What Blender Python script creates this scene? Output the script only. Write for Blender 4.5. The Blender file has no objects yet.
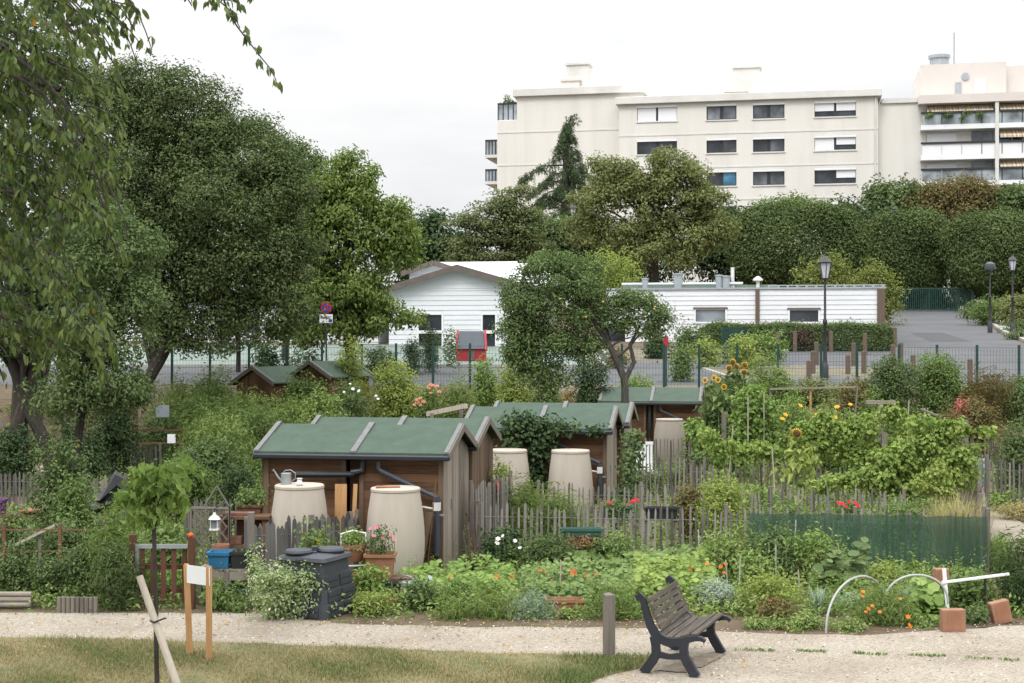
EXPOSURE = 0.25
import bpy, bmesh, math, random
import numpy as np
from math import sin, cos, radians, pi
from mathutils import Vector, Matrix

random.seed(7)
RNG = np.random.default_rng(11)
LEAFK = 1.75
SC = bpy.context.scene
COL = SC.collection
F = 1422.0
CZ = 3.95
W0 = 512.0
H0 = 341.5
TH = radians(10)          # the whole district is built on one grid, turned this much

# ------------------------------------------------------------------ terrain
def sm(t):
    t = min(1.0, max(0.0, t))
    return t * t * (3 - 2 * t)

def T(x, y):
    a = sm((x + 7) / 6.0)
    b = sm((x - 8) / 4.0)
    s = 46 + 1.5 * a - 5.5 * b
    e = 52 - 1.5 * a - 0.4 * b
    z = 2.15 * sm((y - s) / (e - s))
    if y > 50:
        z += (min(y, 115) - 50) * 0.068
    if y > 115:
        z += (min(y, 150) - 115) * 0.02
    return z

def P(px, py, Y):
    return Vector(((px - W0) / F * Y, Y, CZ + (H0 - py) / F * Y))

def X(px, Y):
    return (px - W0) / F * Y

def Zp(py, Y):
    return CZ + (H0 - py) / F * Y

def hit(px, py):
    y = 8.0
    while y < 180:
        if Zp(py, y) <= T(X(px, y), y):
            break
        y += 0.05
    return Vector((X(px, y), y, T(X(px, y), y)))

def on_plane(px, py, o, th):
    """where the sight line through a photo point meets the upright plane through o turned by th: (along, height)"""
    d = Vector(((px - W0) / F, 1.0, (H0 - py) / F))
    u = Vector((cos(th), -sin(th), 0)); n = Vector((sin(th), cos(th), 0))
    t = (o[0] * n.x + o[1] * n.y) / d.dot(n)
    p = d * t
    return (p.x - o[0]) * u.x + (p.y - o[1]) * u.y, CZ + p.z

# ------------------------------------------------------------------ objects
def tag(o, label=None, cat=None, group=None, kind=None):
    if label: o['label'] = label
    if cat: o['category'] = cat
    if group: o['group'] = group
    if kind: o['kind'] = kind
    return o

def root(name, label, cat, loc, rz=0.0, group=None):
    o = bpy.data.objects.new(name, None)
    COL.objects.link(o)
    o.empty_display_size = 0.2
    o.location = loc
    o.rotation_euler = (0, 0, rz)
    return tag(o, label, cat, group)

def link(name, me, mat=None, parent=None, loc=None, rz=0.0):
    o = bpy.data.objects.new(name, me)
    COL.objects.link(o)
    if mat is not None:
        for m in (mat if isinstance(mat, (list, tuple)) else [mat]):
            me.materials.append(m)
    if parent is not None: o.parent = parent
    if loc is not None: o.location = loc
    o.rotation_euler = (0, 0, rz)
    return o

def copy_tree(o, parent=None):
    c = o.copy()
    COL.objects.link(c)
    if parent is not None: c.parent = parent
    for ch in list(o.children):
        copy_tree(ch, c)
    return c

class MB:
    def __init__(s):
        s.v = []; s.f = []; s.m = []
    def add(s, vs, fs, mi=0):
        k = len(s.v)
        s.v += [tuple(p) for p in vs]
        for f in fs:
            s.f.append([i + k for i in f]); s.m.append(mi)
        return s
    def box(s, x0, x1, y0, y1, z0, z1, mi=0, M=None):
        vs = [Vector((x, y, z)) for z in (z0, z1) for y in (y0, y1) for x in (x0, x1)]
        if M is not None: vs = [M @ p for p in vs]
        return s.add(vs, [(0, 2, 3, 1), (4, 5, 7, 6), (0, 1, 5, 4), (2, 6, 7, 3), (0, 4, 6, 2), (1, 3, 7, 5)], mi)
    def beam(s, p0, p1, w, h, mi=0, up=(0, 0, 1)):
        """a straight bar of section w x h from p0 to p1"""
        p0 = Vector(p0); p1 = Vector(p1); d = (p1 - p0).normalized(); up = Vector(up)
        if abs(d.dot(up)) > .98: up = Vector((0, 1, 0))
        a = d.cross(up).normalized(); b = a.cross(d).normalized()
        vs = [p + a * (w / 2 * i) + b * (h / 2 * j) for p in (p0, p1) for j in (-1, 1) for i in (-1, 1)]
        return s.add(vs, [(0, 2, 3, 1), (4, 5, 7, 6), (0, 1, 5, 4), (2, 6, 7, 3), (0, 4, 6, 2), (1, 3, 7, 5)], mi)
    def path(s, pts, radii, n=8, mi=0, cap=True):
        pts = [Vector(p) for p in pts]
        if not isinstance(radii, (list, tuple)): radii = [radii] * len(pts)
        k = len(s.v); prev = None
        for i, p in enumerate(pts):
            d = (pts[min(i + 1, len(pts) - 1)] - pts[max(i - 1, 0)]).normalized()
            ref = prev if prev is not None else (Vector((1, 0, 0)) if abs(d.x) < .8 else Vector((0, 1, 0)))
            a = (ref - d * ref.dot(d)).normalized(); b = d.cross(a); prev = a
            for j in range(n):
                t = 2 * pi * j / n
                s.v.append(tuple(p + (a * cos(t) + b * sin(t)) * radii[i]))
        for i in range(len(pts) - 1):
            for j in range(n):
                j2 = (j + 1) % n
                s.f.append([k + i * n + j, k + i * n + j2, k + (i + 1) * n + j2, k + (i + 1) * n + j]); s.m.append(mi)
        if cap:
            s.f.append([k + j for j in range(n)][::-1]); s.m.append(mi)
            e = k + (len(pts) - 1) * n
            s.f.append([e + j for j in range(n)]); s.m.append(mi)
        return s
    def lathe(s, prof, n=20, mi=0, c=(0, 0, 0), M=None):
        k = len(s.v)
        for r, z in prof:
            for j in range(n):
                t = 2 * pi * j / n
                p = Vector((r * cos(t), r * sin(t), z))
                if M is not None: p = M @ p
                s.v.append((p.x + c[0], p.y + c[1], p.z + c[2]))
        for i in range(len(prof) - 1):
            for j in range(n):
                j2 = (j + 1) % n
                s.f.append([k + i * n + j, k + i * n + j2, k + (i + 1) * n + j2, k + (i + 1) * n + j]); s.m.append(mi)
        s.f.append([k + j for j in range(n)][::-1]); s.m.append(mi)
        e = k + (len(prof) - 1) * n
        s.f.append([e + j for j in range(n)]); s.m.append(mi)
        return s
    def prism(s, outline, fn0, fn1, mi=0):
        """outline of 2-D points mapped by fn0 and fn1 to the two faces of a slab"""
        n = len(outline)
        vs = [fn0(*p) for p in outline] + [fn1(*p) for p in outline]
        fs = [list(range(n))[::-1], [n + i for i in range(n)]]
        fs += [[i, (i + 1) % n, n + (i + 1) % n, n + i] for i in range(n)]
        return s.add(vs, fs, mi)
    def mesh(s, name):
        me = bpy.data.meshes.new(name)
        me.from_pydata(s.v, [], s.f)
        me.polygons.foreach_set('material_index', s.m)
        bm = bmesh.new(); bm.from_mesh(me)
        bmesh.ops.recalc_face_normals(bm, faces=bm.faces)
        bm.to_mesh(me); bm.free()
        return me
    def build(s, name, mat, parent=None, loc=None, rz=0.0, smooth=False, bevel=0.0, angle=35):
        me = s.mesh(name)
        if smooth:
            me.polygons.foreach_set('use_smooth', [True] * len(me.polygons))
            me.set_sharp_from_angle(angle=radians(angle))
        o = link(name, me, mat, parent, loc, rz)
        if bevel:
            b = o.modifiers.new('b', 'BEVEL'); b.width = bevel; b.segments = 2; b.limit_method = 'ANGLE'
        return o

def wall_mesh(u0, u1, z0, z1, holes, depth, mb=None, y=0.0, mi=0):
    """an upright wall front at y with real rectangular openings (u0,u1,z0,z1), reveals of the given depth"""
    mb = mb or MB()
    us = sorted({u0, u1, *[h[0] for h in holes], *[h[1] for h in holes]})
    zs = sorted({z0, z1, *[h[2] for h in holes], *[h[3] for h in holes]})
    us = [u for u in us if u0 <= u <= u1]; zs = [z for z in zs if z0 <= z <= z1]
    for i in range(len(us) - 1):
        for j in range(len(zs) - 1):
            cu = (us[i] + us[i + 1]) / 2; cz = (zs[j] + zs[j + 1]) / 2
            if any(h[0] < cu < h[1] and h[2] < cz < h[3] for h in holes): continue
            mb.add([(us[i], y, zs[j]), (us[i + 1], y, zs[j]), (us[i + 1], y, zs[j + 1]), (us[i], y, zs[j + 1])], [(0, 1, 2, 3)], mi)
    for a, b, c, d in holes:
        q = y + depth
        mb.add([(a, y, c), (b, y, c), (b, q, c), (a, q, c)], [(0, 1, 2, 3)], mi)
        mb.add([(a, y, d), (b, y, d), (b, q, d), (a, q, d)], [(0, 3, 2, 1)], mi)
        mb.add([(a, y, c), (a, q, c), (a, q, d), (a, y, d)], [(0, 1, 2, 3)], mi)
        mb.add([(b, y, c), (b, q, c), (b, q, d), (b, y, d)], [(0, 3, 2, 1)], mi)
    return mb

# ------------------------------------------------------------------ materials
def nodes(name):
    m = bpy.data.materials.new(name); m.use_nodes = True
    nt = m.node_tree
    for n in list(nt.nodes): nt.nodes.remove(n)
    out = nt.nodes.new('ShaderNodeOutputMaterial')
    return m, nt, out

def N(nt, t, **kw):
    n = nt.nodes.new(t)
    for k, v in kw.items():
        if k in n.inputs: n.inputs[k].default_value = v
        else: setattr(n, k, v)
    return n

def ramp(nt, src, stops):
    r = nt.nodes.new('ShaderNodeValToRGB')
    e = r.color_ramp.elements
    while len(e) < len(stops): e.new(0.5)
    for i, (p, c) in enumerate(stops):
        e[i].position = p; e[i].color = (c[0], c[1], c[2], 1)
    nt.links.new(src, r.inputs[0])
    return r.outputs[0]

def noise_mat(name, stops, scale=4, detail=6, rough=.85, bump=.2, bscale=40, stretch=None, island=0.0, spec=.3, metal=0.0, dist=.02, coord='Object'):
    m, nt, out = nodes(name)
    tc = N(nt, 'ShaderNodeTexCoord')
    src = tc.outputs[coord]
    if stretch:
        mp = N(nt, 'ShaderNodeMapping'); mp.inputs['Scale'].default_value = stretch
        nt.links.new(src, mp.inputs[0]); src = mp.outputs[0]
    n1 = N(nt, 'ShaderNodeTexNoise', Scale=scale, Detail=detail, Roughness=.62)
    nt.links.new(src, n1.inputs['Vector'])
    fac = n1.outputs['Fac']
    if island:
        g = N(nt, 'ShaderNodeNewGeometry')
        mu = N(nt, 'ShaderNodeMath', operation='MULTIPLY_ADD')
        mu.inputs[1].default_value = island; mu.inputs[2].default_value = -island / 2
        nt.links.new(g.outputs['Random Per Island'], mu.inputs[0])
        ad = N(nt, 'ShaderNodeMath', operation='ADD')
        nt.links.new(fac, ad.inputs[0]); nt.links.new(mu.outputs[0], ad.inputs[1])
        fac = ad.outputs[0]
    col = ramp(nt, fac, stops)
    b = N(nt, 'ShaderNodeBsdfPrincipled', Roughness=rough, Metallic=metal)
    b.inputs['Specular IOR Level'].default_value = spec
    nt.links.new(col, b.inputs['Base Color'])
    if bump:
        n2 = N(nt, 'ShaderNodeTexNoise', Scale=bscale, Detail=4)
        nt.links.new(src, n2.inputs['Vector'])
        bp = N(nt, 'ShaderNodeBump', Strength=bump, Distance=dist)
        nt.links.new(n2.outputs['Fac'], bp.inputs['Height'])
        nt.links.new(bp.outputs[0], b.inputs['Normal'])
    nt.links.new(b.outputs[0], out.inputs[0])
    return m

def plain(name, c, rough=.6, metal=0.0, var=.12, scale=3, bump=.05, spec=.4, bscale=60):
    lo = [x * (1 - var) for x in c]; hi = [min(1, x * (1 + var)) for x in c]
    return noise_mat(name, [(.3, lo), (.7, hi)], scale=scale, rough=rough, bump=bump, metal=metal, spec=spec, bscale=bscale, dist=.01)

def wood(name, c, rough=.85, axis='z', isl=.5, dark=.45):
    st = {'z': (14, 14, 1.2), 'x': (1.2, 14, 14), 'y': (14, 1.2, 14)}[axis]
    lo = [x * dark for x in c]; hi = [min(1, x * 1.3) for x in c]
    return noise_mat(name, [(.15, lo), (.5, c), (.85, hi)], scale=2.0, detail=8, rough=rough, bump=.35, bscale=6, stretch=st, island=isl, dist=.006, spec=.2)

def leafmat(name, cols, trans=.25, rough=.6, accent=None, spec=.12):
    """leaf colours spread by the per-leaf value v; the last few per cent may be turning leaves"""
    m, nt, out = nodes(name)
    at = N(nt, 'ShaderNodeAttribute', attribute_name='v')
    k = len(cols)
    cols = [[min(.6, x * LEAFK) for x in c] for c in cols]
    st = [(.08 + .84 * i / max(1, k - 1), c) for i, c in enumerate(cols)]
    if accent: st = [(p * .95, c) for p, c in st] + [(.985, cols[-1]), (.99, accent)]
    col = ramp(nt, at.outputs['Fac'], st)
    b = N(nt, 'ShaderNodeBsdfPrincipled', Roughness=rough)
    b.inputs['Specular IOR Level'].default_value = spec
    nt.links.new(col, b.inputs['Base Color'])
    tr = N(nt, 'ShaderNodeBsdfTranslucent')
    hs = N(nt, 'ShaderNodeHueSaturation', Saturation=1.1, Value=1.5)
    nt.links.new(col, hs.inputs['Color']); nt.links.new(hs.outputs[0], tr.inputs['Color'])
    mx = N(nt, 'ShaderNodeMixShader'); mx.inputs[0].default_value = trans
    nt.links.new(b.outputs[0], mx.inputs[1]); nt.links.new(tr.outputs[0], mx.inputs[2])
    nt.links.new(mx.outputs[0], out.inputs[0])
    return m

def glass(name, c=(.03, .035, .04), rough=.08):
    m, nt, out = nodes(name)
    b = N(nt, 'ShaderNodeBsdfPrincipled', Roughness=rough)
    tc = N(nt, 'ShaderNodeTexCoord'); n1 = N(nt, 'ShaderNodeTexNoise', Scale=.6, Detail=2)
    nt.links.new(tc.outputs['Object'], n1.inputs['Vector'])
    col = ramp(nt, n1.outputs['Fac'], [(.35, [x * .5 for x in c]), (.65, [x * 1.6 for x in c])])
    nt.links.new(col, b.inputs['Base Color'])
    b.inputs['Specular IOR Level'].default_value = .5
    nt.links.new(b.outputs[0], out.inputs[0])
    return m

# ------------------------------------------------------------------ leaves
def unit(a):
    return a / np.maximum(1e-9, np.linalg.norm(a, axis=-1, keepdims=True))

def soup(name, V, tris, v, mat, parent=None, loc=None, smooth=False):
    """n copies of a k-vertex leaf as one mesh; v is each leaf's colour value"""
    n, k, _ = V.shape
    t = np.asarray(tris, dtype=np.int32); q = len(t)
    me = bpy.data.meshes.new(name)
    me.vertices.add(n * k)
    me.vertices.foreach_set('co', np.ascontiguousarray(V, dtype=np.float32).ravel())
    idx = (t[None] + (np.arange(n, dtype=np.int32) * k)[:, None, None]).ravel()
    me.loops.add(n * q * 3); me.loops.foreach_set('vertex_index', idx.astype(np.int32))
    me.polygons.add(n * q)
    me.polygons.foreach_set('loop_start', np.arange(0, n * q * 3, 3, dtype=np.int32))
    at = me.attributes.new('v', 'FLOAT', 'FACE')
    at.data.foreach_set('value', np.repeat(np.clip(v, 0, 1), q).astype(np.float32))
    me.update(calc_edges=True)
    return link(name, me, mat, parent, loc)

def leaf_verts(Pn, D, Nn, L, Wd, fold=.22, droop=.25):
    D = unit(D); S = unit(np.cross(D, Nn)); Nn = np.cross(S, D)
    L = np.broadcast_to(np.asarray(L, float), (len(Pn),))[:, None]
    Wd = np.broadcast_to(np.asarray(Wd, float), (len(Pn),))[:, None]
    mid = Pn + D * L * .42
    tip = Pn + D * L - Nn * L * droop
    return np.stack([Pn, mid + S * Wd * .5 + Nn * Wd * fold, tip, mid - S * Wd * .5 + Nn * Wd * fold], 1)
LEAF = [(0, 1, 2), (0, 2, 3)]

def disc_verts(Pn, Nn, R, rng, cup=.18, k=6):
    n = len(Pn); A = unit(np.cross(Nn, rng.normal(size=(n, 3)))); B = np.cross(Nn, A)
    R = np.broadcast_to(np.asarray(R, float), (n,))[:, None]
    out = [Pn - Nn * R * cup]
    for i in range(k):
        t = 2 * pi * i / k
        rr = R * rng.uniform(.8, 1.1, (n, 1))
        out.append(Pn + (A * cos(t) + B * sin(t)) * rr)
    return np.stack(out, 1)
def disc_tris(k=6): return [(0, 1 + i, 1 + (i + 1) % k) for i in range(k)]

def clumps(blobs, n, rng, shell=.45):
    b = np.array(blobs, float)            # cx cy cz rx ry rz
    w = (b[:, 3] * b[:, 4] * b[:, 5]) ** (2 / 3)
    i = rng.choice(len(b), n, p=w / w.sum())
    d = unit(rng.normal(size=(n, 3)))
    r = (shell ** 3 + (1 - shell ** 3) * rng.random(n)) ** (1 / 3)
    return b[i, :3] + d * r[:, None] * b[i, 3:], d

def crown(name, blobs, ncl, per, cr, L, mat, parent=None, loc=None, wl=.5, shell=.45, seed=1, up=.5, out=.7, flat=.75, droop=.25, hang=0.0, lv=.45, zmin=None):
    rng = np.random.default_rng(seed)
    C, d = clumps(blobs, ncl, rng, shell)
    if zmin is not None:
        k = C[:, 2] > zmin; C, d = C[k], d[k]; ncl = len(C)
    cs = cr * rng.uniform(.6, 1.35, ncl)
    cv = rng.random(ncl)
    Cn = np.repeat(C, per, 0); dn = np.repeat(d, per, 0)
    n = len(Cn)
    g = rng.normal(size=(n, 3)); gn = np.linalg.norm(g, axis=1, keepdims=True); g = g / gn * np.minimum(gn, 1.75); g[:, 2] *= flat
    g = g * np.repeat(cs, per)[:, None] * .55
    Pn = Cn + g
    Nn = unit(dn * out * .6 + unit(g) * .55 + np.array([0, 0, up]) + rng.normal(size=(n, 3)) * .38)
    D = unit(np.cross(Nn, rng.normal(size=(n, 3))) + dn * .4 + np.array([0, 0, -hang]))
    Ls = L * rng.uniform(.65, 1.3, n)
    v = np.repeat(cv, per) * (1 - lv) * .9 + rng.random(n) * lv + .05
    # a few per cent of leaves may take the accent
    turn = rng.random(n) < .004
    v = np.clip(v, 0, .96); v[turn] = 1.0
    if zmin is not None: Pn[:, 2] = np.maximum(Pn[:, 2], zmin)
    return soup(name, leaf_verts(Pn, D, Nn, Ls, Ls * wl, droop=droop), LEAF, v, mat, parent, loc), C

def boxcrown(name, c, half, n, L, mat, parent=None, loc=None, seed=1, p=5.0, rough=.05, wl=.5):
    """leaves of a clipped, round-cornered block"""
    rng = np.random.default_rng(seed); h = np.array(half, float)
    w = 1 / h; f = rng.random(n)
    d = unit(rng.normal(size=(n, 3)))
    # spread evenly by face area: pick a face, then round the corners
    ar = np.array([h[1] * h[2], h[0] * h[2], h[0] * h[1]]); ax = rng.choice(3, n, p=ar / ar.sum())
    q = rng.uniform(-1, 1, (n, 3)); q[np.arange(n), ax] = np.sign(rng.normal(size=n))
    r = (np.abs(q) ** p).sum(1) ** (-1 / p); q = q * r[:, None]
    nr = unit(np.sign(q) * np.abs(q) ** (p - 1) / h)
    P0 = q * h
    wob = np.sin(P0[:, 0] * 1.7 / L * .12 + seed) * np.sin(P0[:, 2] * 2.1 / L * .12 + 1.3 * seed) * np.sin(P0[:, 1] * 1.3 / L * .12 + .7)
    dep = (wob * 1.3 + rng.normal(size=n) * .5 - .5 + (rng.random(n) < .05) * rng.uniform(.5, 2.2, n)) * L * 1.1
    P0 = P0 + nr * dep[:, None]
    Nn = unit(nr * .8 + np.array([0, 0, .45]) + rng.normal(size=(n, 3)) * .42)
    D = unit(np.cross(Nn, rng.normal(size=(n, 3))) + nr * .35 + np.array([0, 0, .25]))
    Ls = L * rng.uniform(.6, 1.3, n)
    v = np.clip(.5 + .28 * wob + rng.normal(size=n) * .2, 0, .96)
    return soup(name, leaf_verts(P0 + np.array(c), D, Nn, Ls, Ls * wl), LEAF, v, mat, parent, loc)

def blades(name, base, n, h, spread, w, mat, parent=None, loc=None, seed=1, arch=.5, vary=.35):
    """grass-like blades rising from base points (m,3)"""
    rng = np.random.default_rng(seed)
    b = np.asarray(base, float)[rng.integers(0, len(base), n)]
    a = rng.uniform(0, 2 * pi, n); hh = h * rng.uniform(1 - vary, 1 + vary * .5, n); sp = spread * rng.uniform(.2, 1, n)
    dx = np.stack([np.cos(a), np.sin(a), np.zeros(n)], 1); sx = np.stack([-np.sin(a), np.cos(a), np.zeros(n)], 1)
    up = np.array([0, 0, 1.0])
    m = b + dx * (sp * hh * .35)[:, None] + up * (hh * .6)[:, None]
    t = b + dx * (sp * hh)[:, None] + up * (hh * (1 - arch * sp * .6))[:, None]
    V = np.stack([b - sx * w / 2, b + sx * w / 2, m + sx * w * .4, m - sx * w * .4, t], 1)
    return soup(name, V, [(0, 1, 2), (0, 2, 3), (3, 2, 4)], rng.random(n) * .95, mat, parent, loc)
# ------------------------------------------------------------------ material set
m_soil = noise_mat('soil', [(.3, (.055, .04, .026)), (.55, (.12, .085, .052)), (.75, (.11, .115, .05))], scale=1.3, detail=9, bump=.6, bscale=14, dist=.05)
m_gravel = None
def gravel_mat():
    m, nt, out = nodes('gravel')
    tc = N(nt, 'ShaderNodeTexCoord')
    n1 = N(nt, 'ShaderNodeTexNoise', Scale=.55, Detail=7); nt.links.new(tc.outputs['Object'], n1.inputs['Vector'])
    base = ramp(nt, n1.outputs['Fac'], [(.3, (.235, .20, .16)), (.5, (.315, .278, .23)), (.72, (.365, .33, .285))])
    vo = N(nt, 'ShaderNodeTexVoronoi', Scale=38); nt.links.new(tc.outputs['Object'], vo.inputs['Vector'])
    st = ramp(nt, vo.outputs['Color'], [(.1, (.62, .6, .57)), (.45, (.88, .87, .84)), (.8, (1.1, 1.09, 1.05))])
    mu = N(nt, 'ShaderNodeMix', data_type='RGBA', blend_type='MULTIPLY'); mu.inputs[0].default_value = .8
    nt.links.new(base, mu.inputs[6]); nt.links.new(st, mu.inputs[7])
    b = N(nt, 'ShaderNodeBsdfPrincipled', Roughness=.95); b.inputs['Specular IOR Level'].default_value = .15
    nt.links.new(mu.outputs[2], b.inputs['Base Color'])
    bp = N(nt, 'ShaderNodeBump', Strength=.7, Distance=.02); nt.links.new(vo.outputs['Distance'], bp.inputs['Height'])
    nt.links.new(bp.outputs[0], b.inputs['Normal']); nt.links.new(b.outputs[0], out.inputs[0])
    return m
m_gravel = gravel_mat()
m_turf = noise_mat('turf', [(.32, (.20, .155, .09)), (.5, (.16, .15, .07)), (.66, (.085, .105, .038))], scale=.9, detail=9, bump=.6, bscale=40, dist=.03)
m_asphalt = noise_mat('asphalt', [(.3, (.07, .072, .076)), (.7, (.10, .102, .107))], scale=.35, detail=9, bump=.2, bscale=60)
m_kerb = plain('kerb_stone', (.33, .32, .30), .9, scale=2)
m_verge = noise_mat('dry_verge', [(.3, (.125, .105, .07)), (.55, (.155, .135, .09)), (.75, (.085, .09, .045))], scale=.8, detail=8, bump=.5, bscale=20)
m_court = plain('play_surface', (.16, .20, .175), .8, scale=.5)
m_render = noise_mat('cream_render', [(.25, (.565, .545, .50)), (.5, (.645, .625, .58)), (.75, (.685, .665, .62))], scale=1.0, detail=7, bump=.1, bscale=30, stretch=(.5, .5, .05))
m_render2 = noise_mat('pinkish_render', [(.3, (.56, .52, .485)), (.7, (.62, .58, .545))], scale=.3, detail=5, bump=.05)
m_coping = plain('pale_coping', (.59, .58, .55), .8, scale=.4)
m_white = plain('white_paint', (.72, .73, .74), .6, scale=.7, var=.05)
m_siding = noise_mat('white_cladding', [(.3, (.60, .62, .645)), (.7, (.68, .70, .72))], scale=.5, detail=4, bump=.05, stretch=(.4, 1, 2), rough=.6)
m_shutter = plain('white_shutter', (.72, .73, .75), .5, scale=.4, var=.04)
m_dark = plain('dark_frame', (.022, .024, .028), .45)
m_pane = glass('window_glass', (.030, .035, .042))
m_paneb = glass('pale_curtain_glass', (.16, .18, .20), .12)
m_paneq = glass('half_curtain_glass', (.085, .095, .11), .1)
m_paneblue = glass('blue_curtain_glass', (.06, .20, .32), .12)
m_rail = glass('balcony_glass', (.22, .25, .27), .15)
m_awn = noise_mat('awning_cloth', [(.48, (.40, .30, .18)), (.52, (.62, .56, .46))], scale=1.0, detail=0, bump=0, stretch=(6, 0, 0))
m_fascia = plain('brown_fascia', (.115, .095, .082), .7)
m_brownpost = wood('brown_post', (.125, .09, .07))
m_zinc = plain('zinc', (.36, .39, .42), .4, metal=.4)
m_roofgrey = noise_mat('grey_roof_sheet', [(.3, (.46, .48, .51)), (.7, (.62, .64, .67))], scale=.4, bump=.05, rough=.5)
m_roofgreen = plain('green_grey_membrane', (.17, .215, .175), .8, scale=.5)
m_felt = noise_mat('green_roof_felt', [(.25, (.047, .071, .053)), (.5, (.058, .086, .064)), (.75, (.07, .10, .076))], scale=3.5, detail=12, bump=.5, bscale=70, dist=.004, rough=.95)
m_flash = wood('weathered_grey_batten', (.15, .152, .152), axis='y')
m_cladx = wood('brown_shed_boards', (.125, .068, .038), axis='x', isl=.5, dark=.5)
m_cladz = wood('brown_upright_boards', (.125, .085, .056), axis='z', isl=.6, dark=.5)
m_cladg = wood('greyed_upright_boards', (.235, .20, .165), axis='z', isl=.6, dark=.5)
m_picket = wood('silvered_pickets', (.20, .183, .165), axis='z', isl=.75, dark=.4)
m_pdark = wood('dark_pickets', (.12, .11, .10), axis='z', isl=.6)
m_pgrey = wood('charcoal_grey_pickets', (.105, .10, .096), axis='z', isl=.7, dark=.45)
m_gwood = wood('grey_timber', (.16, .142, .12), axis='z', isl=.4)
m_gwoodx = wood('grey_timber_flat', (.23, .205, .17), axis='x', isl=.4)
m_brownx = wood('brown_timber_flat', (.12, .07, .042), axis='x')
m_rust = wood('red_brown_timber', (.085, .04, .026), axis='z')
m_honey = wood('fresh_larch', (.38, .22, .10), axis='z', dark=.7)
m_pale = wood('pale_peeled_pole', (.36, .32, .265), axis='z', dark=.35)
m_black = plain('black_plastic', (.016, .018, .021), .45)
m_gutter = plain('anthracite_gutter', (.014, .017, .024), .4)
m_pipe = plain('grey_pipe', (.045, .055, .07), .4)
m_bin = plain('charcoal_plastic', (.038, .043, .052), .55, var=.2)
m_tank = noise_mat('beige_tank', [(.22, (.30, .265, .21)), (.4, (.385, .34, .285)), (.72, (.425, .38, .325))], scale=2.2, detail=9, bump=.12, bscale=90, rough=.75, dist=.006, stretch=(2.2, 2.2, .35))
m_terra = noise_mat('terracotta', [(.3, (.22, .105, .06)), (.7, (.32, .155, .09))], scale=4, detail=6, bump=.1, rough=.85)
m_brick = noise_mat('terracotta_block', [(.3, (.23, .12, .075)), (.7, (.31, .17, .11))], scale=5, bump=.3)
m_oldbrick = noise_mat('old_brick', [(.3, (.11, .055, .04)), (.7, (.19, .10, .07))], scale=6, bump=.3)
m_iron = plain('dark_cast_iron', (.018, .02, .027), .5, var=.3)
m_slat = wood('weathered_bench_wood', (.095, .082, .068), axis='y', isl=.4, dark=.35)
m_lamp = plain('lamp_post_paint', (.028, .026, .030), .45)
m_lampgl = plain('frosted_lamp_glass', (.50, .53, .58), .3, spec=.5)
m_green = plain('green_fence_paint', (.008, .045, .034), .5)
m_wire = plain('green_wire', (.02, .06, .05), .6)
m_red = plain('red_paint', (.33, .02, .03), .5)
m_blue = plain('sign_blue', (.025, .05, .30), .5)
m_tub = plain('blue_tub', (.015, .12, .24), .45)
m_purple = plain('purple_tub', (.12, .03, .16), .5)
m_tealbox = plain('dark_green_box', (.03, .085, .065), .6)
m_galv = plain('galvanised', (.30, .33, .34), .42, metal=.5, var=.2)
m_whitemetal = plain('white_metal', (.62, .62, .60), .5)
m_paper = plain('white_card', (.84, .85, .87), .6, var=.03)
m_hoop = plain('pale_plastic_pipe', (.33, .34, .33), .5)
m_bark = noise_mat('bark', [(.3, (.022, .018, .014)), (.6, (.048, .041, .034)), (.8, (.075, .066, .056))], scale=6, detail=9, bump=.8, bscale=9, stretch=(3, 3, .6), dist=.03)
m_barkp = noise_mat('grey_bark', [(.3, (.035, .032, .028)), (.6, (.08, .073, .066)), (.8, (.13, .12, .11))], scale=6, detail=9, bump=.8, bscale=9, stretch=(3, 3, .6), dist=.03)
m_twig = plain('twig', (.08, .06, .042), .8)
m_stalk = plain('green_stalk', (.09, .14, .045), .7)
m_petred = plain('orange_red_petal', (.62, .085, .015), .6)
m_petorange = plain('orange_petal', (.60, .19, .02), .6)
m_petyel = plain('yellow_petal', (.60, .36, .02), .6)
m_petwhite = plain('white_petal', (.70, .68, .64), .6)
m_petpink = plain('pink_petal', (.55, .16, .22), .6)
m_petcrim = plain('crimson_petal', (.50, .012, .03), .6)
m_petsalmon = plain('salmon_petal', (.58, .23, .15), .6)
m_seed = plain('brown_seed_disc', (.10, .055, .02), .8)

def netmat():
    m, nt, out = nodes('shade_net')
    tc = N(nt, 'ShaderNodeTexCoord'); n1 = N(nt, 'ShaderNodeTexNoise', Scale=1.5, Detail=4)
    nt.links.new(tc.outputs['Object'], n1.inputs['Vector'])
    col = ramp(nt, n1.outputs['Fac'], [(.3, (.018, .058, .032)), (.7, (.028, .082, .047))])
    b = N(nt, 'ShaderNodeBsdfPrincipled', Roughness=.8); nt.links.new(col, b.inputs['Base Color'])
    tr = N(nt, 'ShaderNodeBsdfTransparent'); mx = N(nt, 'ShaderNodeMixShader'); mx.inputs[0].default_value = .7
    nt.links.new(tr.outputs[0], mx.inputs[1]); nt.links.new(b.outputs[0], mx.inputs[2]); nt.links.new(mx.outputs[0], out.inputs[0])
    return m
m_net = netmat()

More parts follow.
